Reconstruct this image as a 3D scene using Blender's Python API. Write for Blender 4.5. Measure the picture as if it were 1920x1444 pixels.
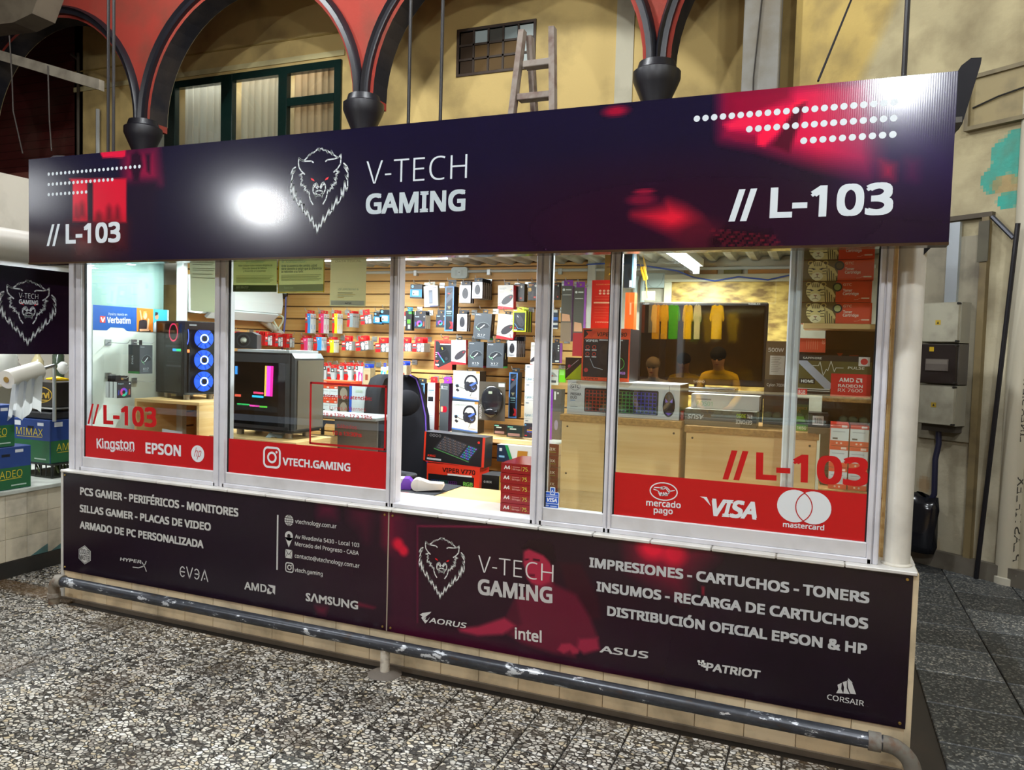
import bpy, bmesh, math, random
import numpy as np
from mathutils import Vector, Matrix
random.seed(7)
S = bpy.context.scene
for o in list(bpy.data.objects): bpy.data.objects.remove(o)
COL = S.collection

# ---------------------------------------------------------------- camera
YAW, PITCH, ROLL, FPX = -0.382238, 0.048199, 0.028063, 1433.27
CP = Vector((0.0, -3.29667, 1.62))
def cam_axes():
    cy, sy, cp, sp = math.cos(YAW), math.sin(YAW), math.cos(PITCH), math.sin(PITCH)
    f = Vector((sy*cp, cy*cp, -sp)); r = Vector((cy, -sy, 0)); d = f.cross(r)
    cr, sr = math.cos(ROLL), math.sin(ROLL)
    return r*cr - d*sr, r*sr + d*cr, f
CR, CD, CF = cam_axes()
cam = bpy.data.cameras.new('camera'); camo = bpy.data.objects.new('camera', cam); COL.objects.link(camo)
cam.sensor_fit = 'HORIZONTAL'; cam.sensor_width = 36.0; cam.lens = FPX/1920*36.0
cam.clip_start = 0.05; cam.clip_end = 100
M = Matrix((( CR.x, -CD.x, -CF.x, CP.x), (CR.y, -CD.y, -CF.y, CP.y), (CR.z, -CD.z, -CF.z, CP.z), (0,0,0,1)))
camo.matrix_world = M
S.camera = camo
# ---------------------------------------------------------------- world, exposure
S.view_settings.view_transform = 'Standard'; S.view_settings.look = 'None'
S.view_settings.gamma = 1.0; S.view_settings.use_curve_mapping = False
S.view_settings.exposure = 0.25
W = bpy.data.worlds.new('world'); S.world = W; W.use_nodes = True
W.node_tree.nodes['Background'].inputs[0].default_value = (0.80, 0.86, 1.0, 1)
W.node_tree.nodes['Background'].inputs[1].default_value = 0.30

def ray(u, v): return CR*((u-960)/FPX) + CD*((v-722)/FPX) + CF
def onY(u, v, Y): d = ray(u, v); return CP + d*((Y-CP.y)/d.y)
def onX(u, v, X): d = ray(u, v); return CP + d*((X-CP.x)/d.x)
def onZ(u, v, Z): d = ray(u, v); return CP + d*((Z-CP.z)/d.z)
def crop(x0, y0, s): return lambda x, y: (x0+x/s, y0+y/s)

# ---------------------------------------------------------------- colours
def lin(c):
    c = c/255.0
    return c/12.92 if c <= 0.04045 else ((c+0.055)/1.055)**2.4
def H(h):
    if isinstance(h, (tuple, list)): r, g, b = h[:3]
    else: h = h.lstrip('#'); r, g, b = int(h[0:2],16), int(h[2:4],16), int(h[4:6],16)
    return (lin(r), lin(g), lin(b), 1.0)
def nlin(a):
    a = np.clip(a/255.0, 0, 1)
    return np.where(a <= 0.04045, a/12.92, ((a+0.055)/1.055)**2.4)

# ---------------------------------------------------------------- materials
MATS = {}
def newmat(name):
    m = bpy.data.materials.new(name); m.use_nodes = True
    nt = m.node_tree; b = nt.nodes['Principled BSDF']; MATS[name] = m
    return m, nt, b
def vcmat(name, rough=0.5, metal=0.0, spec=0.5, bump=0.0, bscale=200.0, dirt=0.0, dscale=6.0, coat=0.0, dirtcol='#3a3026'):
    m, nt, b = newmat(name); N = nt.nodes; L = nt.links
    a = N.new('ShaderNodeAttribute'); a.attribute_name = 'Col'
    out = a.outputs['Color']
    tc = N.new('ShaderNodeNewGeometry')
    if dirt > 0:
        n = N.new('ShaderNodeTexNoise'); n.inputs['Scale'].default_value = dscale; n.inputs['Detail'].default_value = 6
        L.new(tc.outputs['Position'], n.inputs['Vector'])
        r = N.new('ShaderNodeMapRange'); r.inputs[1].default_value = .45; r.inputs[2].default_value = .75
        r.inputs[3].default_value = 0; r.inputs[4].default_value = dirt
        L.new(n.outputs['Fac'], r.inputs[0])
        mx = N.new('ShaderNodeMix'); mx.data_type = 'RGBA'; mx.inputs[7].default_value = H(dirtcol)
        L.new(r.outputs[0], mx.inputs[0]); L.new(out, mx.inputs[6]); out = mx.outputs[2]
    L.new(out, b.inputs['Base Color'])
    b.inputs['Roughness'].default_value = rough; b.inputs['Metallic'].default_value = metal
    b.inputs['Specular IOR Level'].default_value = spec; b.inputs['Coat Weight'].default_value = coat
    if bump > 0:
        n = N.new('ShaderNodeTexNoise'); n.inputs['Scale'].default_value = bscale; n.inputs['Detail'].default_value = 3
        L.new(tc.outputs['Position'], n.inputs['Vector'])
        bp = N.new('ShaderNodeBump'); bp.inputs['Strength'].default_value = bump; bp.inputs['Distance'].default_value = .01
        L.new(n.outputs['Fac'], bp.inputs['Height']); L.new(bp.outputs[0], b.inputs['Normal'])
    return m
vcmat('print', .38)                       # printed card and vinyl
vcmat('matte', .75, spec=.3)
vcmat('gloss', .18)
vcmat('plastic', .42)
vcmat('metal', .35, metal=.85)
vcmat('alu', .42, metal=.1, dirt=.25, dscale=9, dirtcol='#8d8a86')
vcmat('dirty', .6, dirt=.6, dscale=5)
vcmat('wallpaint', .8, spec=.25, dirt=.55, dscale=1.7, bump=.15, bscale=40, dirtcol='#4a4032')
vcmat('plaster', .85, spec=.2, dirt=.75, dscale=2.6, bump=.3, bscale=30, dirtcol='#6d6048')
vcmat('fabric', .9, spec=.15, bump=.3, bscale=400)
vcmat('screen_gloss', .04, spec=.5)

def emat(name, col, strength):
    m, nt, b = newmat(name)
    b.inputs['Base Color'].default_value = H(col)
    b.inputs['Emission Color'].default_value = H(col); b.inputs['Emission Strength'].default_value = strength
    return m
def vcemit(name, strength):
    m, nt, b = newmat(name)
    a = nt.nodes.new('ShaderNodeAttribute'); a.attribute_name = 'Col'
    nt.links.new(a.outputs['Color'], b.inputs['Base Color']); nt.links.new(a.outputs['Color'], b.inputs['Emission Color'])
    b.inputs['Emission Strength'].default_value = strength
    return m
emat('tube_light', '#eaf4ff', 14.0)
vcemit('led', 5.0); emat('warm_tube', '#ffd890', 12.0)

def glassmat(name, tint, ior=1.5, rough=0.0, base=0.0):
    m, nt, b = newmat(name); N = nt.nodes; L = nt.links
    N.remove(b); out = N['Material Output']
    t = N.new('ShaderNodeBsdfTransparent'); t.inputs[0].default_value = H(tint)
    g = N.new('ShaderNodeBsdfGlossy'); g.inputs['Roughness'].default_value = rough; g.inputs[0].default_value = (1,1,1,1)
    # Schlick reflectance from the facing angle, the same from both sides of a thin pane
    f = N.new('ShaderNodeLayerWeight'); f.inputs['Blend'].default_value = .5
    pw = N.new('ShaderNodeMath'); pw.operation = 'POWER'; pw.inputs[1].default_value = 5.0; L.new(f.outputs['Facing'], pw.inputs[0])
    f0 = ((ior-1)/(ior+1))**2 + base
    ma = N.new('ShaderNodeMath'); ma.operation = 'MULTIPLY_ADD'; ma.inputs[1].default_value = 1-f0; ma.inputs[2].default_value = f0; L.new(pw.outputs[0], ma.inputs[0])
    mx = N.new('ShaderNodeMixShader'); L.new(ma.outputs[0], mx.inputs[0])
    L.new(t.outputs[0], mx.inputs[1]); L.new(g.outputs[0], mx.inputs[2]); L.new(mx.outputs[0], out.inputs[0])
    return m
glassmat('glass', '#f7fcfa', 1.5, base=.035)
glassmat('smoked_glass', '#c4c6c9', 1.45)
glassmat('clear_plastic', '#f2f4f4', 1.4, .05)

def translucent(name, k):
    m, nt, b = newmat(name); N = nt.nodes; L = nt.links
    a = N.new('ShaderNodeAttribute'); a.attribute_name = 'Col'; d = N.new('ShaderNodeBsdfDiffuse'); t = N.new('ShaderNodeBsdfTranslucent'); mx = N.new('ShaderNodeMixShader'); mx.inputs[0].default_value = k
    L.new(a.outputs['Color'], d.inputs[0]); L.new(a.outputs['Color'], t.inputs[0]); L.new(d.outputs[0], mx.inputs[1]); L.new(t.outputs[0], mx.inputs[2]); L.new(mx.outputs[0], N['Material Output'].inputs[0])
translucent('curtain', .55); translucent('paper', .7)
# ---------------------------------------------------------------- frames and mesh builder
class Fr:
    """A flat frame: origin, right, up; out = towards the viewer side (right x up)."""
    def __init__(s, O, U=(1,0,0), V=(0,0,1)):
        s.O = Vector(O); s.U = Vector(U).normalized(); s.V = Vector(V).normalized(); s.N = s.U.cross(s.V)
    def pt(s, u, v, w=0.0): return s.O + s.U*u + s.V*v + s.N*w
    def px(s, a, b):
        d = ray(a, b); t = (s.O-CP).dot(s.N)/d.dot(s.N); p = CP + d*t - s.O
        return (p.dot(s.U), p.dot(s.V))
def YF(Y): return Fr((0, Y, 0))
def RZ(a):
    c, s_ = math.cos(a), math.sin(a); return lambda x, y: (x*c-y*s_, x*s_+y*c)

GL = {}
try:      # a plain sans that ships inside Blender itself; falls back to the built-in text font
    FONT = bpy.data.fonts.load(bpy.utils.resource_path('LOCAL') + '/datafiles/fonts/NotoSansHebrew-Regular.woff2')
except Exception: FONT = None
def glyphs(s, bold):
    k = (s, round(bold, 4))
    if k not in GL:
        cu = bpy.data.curves.new('t', 'FONT'); cu.body = s; cu.resolution_u = 2; cu.offset = bold
        if FONT and '\u039b' not in s: cu.font = FONT
        ob = bpy.data.objects.new('t', cu); COL.objects.link(ob)
        me = bpy.data.meshes.new_from_object(ob.evaluated_get(bpy.context.evaluated_depsgraph_get()))
        vs = [(v.co.x, v.co.y) for v in me.vertices]; fs = [tuple(p.vertices) for p in me.polygons]
        bpy.data.objects.remove(ob); bpy.data.meshes.remove(me); bpy.data.curves.remove(cu)
        xs = [v[0] for v in vs] or [0, 1]
        GL[k] = (vs, fs, min(xs), max(xs))
    return GL[k]
def wordranges(t, bold):
    vs, fs, _, _ = glyphs(t, min(bold, 0.0)); iv = sorted((min(vs[i][0] for i in f), max(vs[i][0] for i in f)) for f in fs); out = []
    for a, b in iv:
        if out and a-out[-1][1] < .13: out[-1][1] = max(out[-1][1], b)
        else: out.append([a, b])
    return out
CAPH = {}
def caph(t=''):
    k = '\u039b' in t
    if k not in CAPH:
        vs = glyphs('\u039bH' if k else 'H', 0)[0]; CAPH[k] = max(v[1] for v in vs) - min(v[1] for v in vs)
    return CAPH[k]

class MB:
    def __init__(s): s.v = []; s.f = []; s.c = []
    def add(s, vs, fs, col):
        o = len(s.v); s.v += [tuple(p) for p in vs]; s.f += [tuple(i+o for i in f) for f in fs]
        if isinstance(col, list): s.c += [H(c) for c in col]
        else: s.c += [H(col)]*len(fs)
        return s
    def poly(s, fr, pts, col, w=0.0): return s.add([fr.pt(u, v, w) for u, v in pts], [tuple(range(len(pts)))], col)
    def rect(s, fr, u0, v0, u1, v1, col, w=0.0): return s.poly(fr, [(u0,v0),(u1,v0),(u1,v1),(u0,v1)], col, w)
    def rrect(s, fr, u0, v0, u1, v1, r, col, w=0.0, n=4):
        p = []
        for cx, cy, a in ((u1-r,v0+r,-90),(u1-r,v1-r,0),(u0+r,v1-r,90),(u0+r,v0+r,180)):
            for i in range(n+1):
                t = math.radians(a+90*i/n); p.append((cx+r*math.cos(t), cy+r*math.sin(t)))
        return s.poly(fr, p, col, w)
    def ell(s, fr, cu, cv, ru, rv, col, w=0.0, n=20):
        return s.poly(fr, [(cu+ru*math.cos(6.28319*i/n), cv+rv*math.sin(6.28319*i/n)) for i in range(n)], col, w)
    def ring(s, fr, cu, cv, ru, rv, th, col, w=0.0, n=24, a0=0, a1=360, tv=None):
        tv = th if tv is None else tv
        full = abs(a1-a0) >= 359.9; vs = []; fs = []
        for i in range(n+1):
            t = math.radians(a0+(a1-a0)*i/n); c, q = math.cos(t), math.sin(t)
            vs.append(fr.pt(cu+(ru-th)*c, cv+(rv-tv)*q, w)); vs.append(fr.pt(cu+ru*c, cv+rv*q, w))
        for i in range(n): fs.append((2*i, 2*i+1, 2*i+3, 2*i+2))
        return s.add(vs, fs, col)
    def stroke(s, fr, pts, wd, col, w=0.0):
        for (a, b), (c, d) in zip(pts, pts[1:]):
            l = math.hypot(c-a, d-b) or 1e-9; tx, ty = (c-a)/l*wd/2, (d-b)/l*wd/2
            s.poly(fr, [(a-tx*.6+ty, b-ty*.6-tx), (c+tx*.6+ty, d+ty*.6-tx), (c+tx*.6-ty, d+ty*.6+tx), (a-tx*.6-ty, b-ty*.6+tx)], col, w)
        return s
    def text(s, fr, t, u, v, width, cap, col, bold=0.0, w=0.0, slant=0.0, ang=0.0, flip=False, xr=None):
        vs, fs, x0, x1 = glyphs(t, min(bold, 0.0))
        if xr:      # only the glyphs of one word
            fs = [f for f in fs if xr[0] <= vs[f[0]][0] <= xr[1]]; use = sorted({i for f in fs for i in f}); mp = {i: k for k, i in enumerate(use)}
            vs = [vs[i] for i in use]; fs = [tuple(mp[i] for i in f) for f in fs]
        if not fs: return s
        b = max(bold, 0.0)
        kx = width/(x1-x0+2*b); ky = cap/(caph(t)+2*b); R = RZ(ang)
        # bold: the glyph stacked a few times, shifted within a stroke's growth
        for i, (dx, dy) in enumerate(((0, 0), (-1, -1), (1, -1), (1, 1), (-1, 1)) if b > 0 else ((0, 0),)):
            P = []
            for x, y in vs:
                yy = (y+b+dy*b)*ky; a_, b_ = (x-x0+b+dx*b)*kx + yy*slant, yy
                if flip: a_, b_ = -a_, -b_
                a_, b_ = R(a_, b_); P.append(fr.pt(u+a_, v+b_, w+i*.00007))
            s.add(P, fs, col)
        return s
    def textpx(s, fr, t, bl, br, tl, col, bold=0.0, w=0.0, slant=0.0, xr=None):
        a = fr.px(*bl); b = fr.px(*br); c = fr.px(*tl)
        return s.text(fr, t, a[0], a[1], b[0]-a[0], c[1]-a[1], col, bold, w, slant, math.atan2(b[1]-a[1], b[0]-a[0]), False, xr)
    def box(s, a, b, col, fr=None, cols=None):
        """corner a to corner b; in frame coordinates (u, v, w) if fr. face order: bottom top front(-y) back left right (world)
           or v0 v1 w1(front) w0 u0 u1 in a frame."""
        (x0,y0,z0), (x1,y1,z1) = a, b
        if fr is None:
            vs = [(x0,y0,z0),(x1,y0,z0),(x1,y1,z0),(x0,y1,z0),(x0,y0,z1),(x1,y0,z1),(x1,y1,z1),(x0,y1,z1)]
            fs = [(0,3,2,1),(4,5,6,7),(0,1,5,4),(2,3,7,6),(0,4,7,3),(1,2,6,5)]
        else:
            vs = [fr.pt(*p) for p in ((x0,y0,z1),(x1,y0,z1),(x1,y0,z0),(x0,y0,z0),(x0,y1,z1),(x1,y1,z1),(x1,y1,z0),(x0,y1,z0))]
            fs = [(0,3,2,1),(4,5,6,7),(0,1,5,4),(2,3,7,6),(0,4,7,3),(1,2,6,5)]
        return s.add(vs, fs, cols if cols else col)
    def bbox(s, a, b, col, bev=.004):
        """box with chamfered edges"""
        (x0,y0,z0), (x1,y1,z1) = a, b; e = bev; vs = []; idx = {}
        for i, X in enumerate((x0, x1)):
            for j, Y in enumerate((y0, y1)):
                for k, Z in enumerate((z0, z1)):
                    sx, sy, sz = (1,-1)[i]*e, (1,-1)[j]*e, (1,-1)[k]*e
                    for ax in range(3):
                        q = [X+sx, Y+sy, Z+sz]; q[ax] = (X, Y, Z)[ax]
                        idx[(i,j,k,ax)] = len(vs); vs.append(tuple(q))
        fs = []
        for ax in range(3):
            o = [t for t in range(3) if t != ax]
            for val in (0, 1):
                cyc = [(0,0),(1,0),(1,1),(0,1)]; f = []
                for p, q in cyc:
                    key = [0,0,0]; key[ax] = val; key[o[0]] = p; key[o[1]] = q; f.append(idx[(*key, ax)])
                fs.append(tuple(f))
            for p in (0, 1):
                for q in (0, 1):
                    k0 = [0,0,0]; k1 = [0,0,0]; k0[o[0]] = k1[o[0]] = p; k0[o[1]] = k1[o[1]] = q; k1[ax] = 1
                    fs.append((idx[(*k0,o[0])], idx[(*k1,o[0])], idx[(*k1,o[1])], idx[(*k0,o[1])]))
        for i in (0,1):
            for j in (0,1):
                for k in (0,1): fs.append(tuple(idx[(i,j,k,a_)] for a_ in range(3)))
        return s.add(vs, fs, col)
    def cyl(s, p0, p1, r, col, n=14, r1=None, caps=True):
        p0 = Vector(p0); p1 = Vector(p1); r1 = r if r1 is None else r1
        d = (p1-p0).normalized(); a = d.orthogonal().normalized(); b = d.cross(a)
        vs = []
        for i in range(n):
            t = 6.283185*i/n; q = a*math.cos(t)+b*math.sin(t); vs += [p0+q*r, p1+q*r1]
        fs = [(2*i, 2*((i+1)%n), 2*((i+1)%n)+1, 2*i+1) for i in range(n)]
        if caps: fs += [tuple(2*i for i in reversed(range(n))), tuple(2*i+1 for i in range(n))]
        return s.add(vs, fs, col)
    def tube(s, pts, r, col, n=8, rs=None):
        pts = [Vector(p) for p in pts]; m = len(pts); vs = []; up = None
        for i, p in enumerate(pts):
            d = ((pts[min(i+1,m-1)]-pts[max(i-1,0)])).normalized()
            if up is None: up = d.orthogonal().normalized()
            a = (up - d*up.dot(d)).normalized(); up = a; b = d.cross(a)
            rr = rs[i] if rs else r
            for k in range(n):
                t = 6.283185*k/n; vs.append(p + (a*math.cos(t)+b*math.sin(t))*rr)
        fs = []
        for i in range(m-1):
            for k in range(n):
                k2 = (k+1) % n; fs.append((i*n+k, i*n+k2, (i+1)*n+k2, (i+1)*n+k))
        fs += [tuple(reversed(range(n))), tuple((m-1)*n+k for k in range(n))]
        return s.add(vs, fs, col)
    def lathe(s, c, prof, col, n=16, axis=(0,0,1)):
        c = Vector(c); d = Vector(axis).normalized(); a = d.orthogonal().normalized(); b = d.cross(a); vs = []
        for r, z in prof:
            for k in range(n):
                t = 6.283185*k/n; vs.append(c + d*z + (a*math.cos(t)+b*math.sin(t))*r)
        fs = []
        for i in range(len(prof)-1):
            for k in range(n):
                k2 = (k+1) % n; fs.append((i*n+k, i*n+k2, (i+1)*n+k2, (i+1)*n+k))
        fs += [tuple(reversed(range(n))), tuple((len(prof)-1)*n+k for k in range(n))]
        return s.add(vs, fs, col)
    def ball(s, c, r, col, n=12, m=8):
        if not isinstance(r, (tuple, list)): r = (r, r, r)
        vs = [(c[0], c[1], c[2]-r[2])]
        for i in range(1, m):
            p = math.pi*i/m - math.pi/2
            for k in range(n):
                t = 6.283185*k/n; vs.append((c[0]+r[0]*math.cos(p)*math.cos(t), c[1]+r[1]*math.cos(p)*math.sin(t), c[2]+r[2]*math.sin(p)))
        vs.append((c[0], c[1], c[2]+r[2])); fs = []
        for k in range(n): fs.append((0, 1+(k+1)%n, 1+k))
        for i in range(m-2):
            for k in range(n): fs.append((1+i*n+k, 1+i*n+(k+1)%n, 1+(i+1)*n+(k+1)%n, 1+(i+1)*n+k))
        q = 1+(m-2)*n
        for k in range(n): fs.append((q+k, q+(k+1)%n, len(vs)-1))
        return s.add(vs, fs, col)
    def prism(s, fr, pts, w0, w1, col, side=None):
        """outline pts extruded from w0 to w1 (w1 = front)"""
        n = len(pts)
        s.add([fr.pt(u, v, w1) for u, v in pts], [tuple(range(n))], col)
        s.add([fr.pt(u, v, w0) for u, v in pts], [tuple(reversed(range(n)))], side or col)
        vs = [fr.pt(u, v, w0) for u, v in pts]+[fr.pt(u, v, w1) for u, v in pts]
        return s.add(vs, [(i, (i+1)%n, (i+1)%n+n, i+n) for i in range(n)], side or col)
    def raster(s, fr, u0, v0, u1, v1, nx, ny, fn, w=0.0):
        """grid of faces coloured by fn(U, V arrays) -> (..., 3) sRGB 0..255 at cell centres"""
        o = len(s.v)
        for j in range(ny+1):
            for i in range(nx+1): s.v.append(tuple(fr.pt(u0+(u1-u0)*i/nx, v0+(v1-v0)*j/ny, w)))
        U, V = np.meshgrid(u0+(u1-u0)*(np.arange(nx)+.5)/nx, v0+(v1-v0)*(np.arange(ny)+.5)/ny)
        C = nlin(fn(U, V))
        for j in range(ny):
            for i in range(nx):
                k = o+j*(nx+1)+i; s.f.append((k, k+1, k+nx+2, k+nx+1)); s.c.append((*C[j, i], 1.0))
        return s
    def mesh(s, name, mat, smooth=False):
        me = bpy.data.meshes.new(name); me.from_pydata(s.v, [], s.f)
        a = me.color_attributes.new('Col', 'FLOAT_COLOR', 'CORNER')
        cnt = np.array([len(f) for f in s.f]); arr = np.repeat(np.array(s.c, dtype=np.float32), cnt, axis=0)
        a.data.foreach_set('color', arr.ravel())
        me.materials.append(MATS[mat] if isinstance(mat, str) else mat)
        if smooth:
            me.polygons.foreach_set('use_smooth', [True]*len(me.polygons))
            if smooth != 'all': me.set_sharp_from_angle(angle=math.radians(40))
        me.update(); return me
    def build(s, name, mat='print', parent=None, smooth=False, base=None):
        """base: world point to become the object's origin"""
        if base is not None:
            bx, by, bz = base; s.v = [(x-bx, y-by, z-bz) for x, y, z in s.v]
        o = bpy.data.objects.new(name, s.mesh(name, mat, smooth)); COL.objects.link(o)
        if base is not None: o.location = base
        if parent is not None:
            o.parent = parent
            if base is None: o.location = -Vector(parent.location) if parent.rotation_euler.z == 0 else o.location
        return o

def tag(o, label, cat, group=None, kind=None):
    o['label'] = label; o['category'] = cat
    if group: o['group'] = group
    if kind: o['kind'] = kind
    return o
def struct(o): o['kind'] = 'structure'; return o
def thing(name, label, cat, loc=(0,0,0), group=None):
    o = bpy.data.objects.new(name, None); o.empty_display_size = .1; COL.objects.link(o); o.location = loc
    return tag(o, label, cat, group)
def dup(o, loc=None, label=None, parent=None):
    c = o.copy(); COL.objects.link(c); c.parent = parent
    if loc is not None: c.location = loc
    if label: c['label'] = label
    for ch in list(o.children): dup(ch, parent=c)
    return c
def pmask(U, V, pts, soft):
    """soft mask of a polygon (numpy)"""
    n = len(pts); ins = np.zeros(U.shape, bool); d = np.full(U.shape, 1e9)
    for i in range(n):
        (ax, ay), (bx, by) = pts[i], pts[(i+1) % n]
        c = ((ay > V) != (by > V)) & (U < (bx-ax)*(V-ay)/((by-ay) or 1e-12)+ax); ins ^= c
        ex, ey = bx-ax, by-ay; t = np.clip(((U-ax)*ex+(V-ay)*ey)/(ex*ex+ey*ey+1e-12), 0, 1)
        d = np.minimum(d, np.hypot(U-ax-t*ex, V-ay-t*ey))
    sd = np.where(ins, d, -d)
    return np.clip(sd/soft*.5+.5, 0, 1)
def emask(U, V, cu, cv, ru, rv, soft=.3):
    r = np.hypot((U-cu)/ru, (V-cv)/rv); return np.clip((1-r)/soft+.5, 0, 1)
def mixc(C, m, col): return C*(1-m[..., None]) + np.array(col, float)*m[..., None]
# ---------------------------------------------------------------- hall lamps (first three read from glare on the sign, the rest added)
def pendant(x, y, z, power, col=(0.93, 0.97, 1.0), r=.10, top=7.0):
    t = thing('pendant_lamp', 'white pendant lamp of the market hall', 'lamp', (x, y, z), 'pendant lamps of the market hall')
    m = MB(); m.lathe((0,0,0), [(.05,.22),(.09,.2),(.2,.06),(.24,-.02),(.235,-.02),(.19,.05),(.08,.18)], '#d8d8d4', 20); m.build('lamp_shade', 'plastic', smooth=True).parent = t
    m = MB(); m.cyl((0,0,.2),(0,0,top-z), .008, '#222222', 6); m.build('cable', 'matte').parent = t
    l = bpy.data.lights.new('bulb', 'POINT'); l.energy = power; l.color = col; l.shadow_soft_size = r
    lo = bpy.data.objects.new('bulb', l); COL.objects.link(lo); lo.parent = t; lo.location = (0,0,-.14)
    return t
def mirror_sign(u, v, Yv, Ys=-.2):
    p = onY(u, v, Yv); return p.x, 2*Ys-p.y, p.z
for (u, v, yv), p, rr in (((490, 388, 4.2), 190, .09), ((1694, 150, 3.6), 210, .09), ((40, 352, 3.4), 40, .35)):
    x, y, z = mirror_sign(u, v, yv); pendant(x, y, z+.14, p, r=rr)
for x, y, z, p in ((-2.4, -2.8, 6.2, 560), (1.4, -2.2, 6.0, 330), (-5.8, -1.8, 6.2, 300), (2.6, .6, 6.0, 130), (-3.2, 2.6, 6.4, 230), (-6.4, 2.4, 6.4, 160)):  # unseen pendants added to brighten the hall, floor and shop front
    pendant(x, y, z, p)

def tube_fixture(p0, p1, power, name='tube_lamp', label='', n=1):
    p0 = Vector(p0); p1 = Vector(p1); mid = (p0+p1)/2; d = (p1-p0).normalized()
    t = thing(name, label, 'lamp', mid)
    m = MB(); a, b = p0-mid, p1-mid
    side = d.cross(Vector((0,0,1))).normalized()
    fr = Fr((0,0,0), d, side.cross(d)); L = (p1-p0).length/2
    m.box((-L,.025,-.045), (L,.07,.045), '#d9dcd6', fr); m.build('housing', 'plastic').parent = t
    m = MB(); m.cyl(a, b, .014, '#ffffff', 10); m.build('tube', 'tube_light').parent = t
    m = MB(); m.box((-L-.012,-.02,-.02), (-L,.05,.02), '#e8e8e4', fr); m.box((L,-.02,-.02), (L+.012,.05,.02), '#e8e8e4', fr); m.build('end_cap', 'plastic').parent = t
    l = bpy.data.lights.new('glow', 'AREA'); l.shape = 'RECTANGLE'; l.size = 2*L; l.size_y = .03; l.energy = power; l.color = (.93, .98, 1.0)
    lo = bpy.data.objects.new('glow', l); COL.objects.link(lo); lo.parent = t; lo.location = (0,0,-.03)
    lo.rotation_euler = (0, 0, math.atan2(d.y, d.x))
    return t
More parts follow.
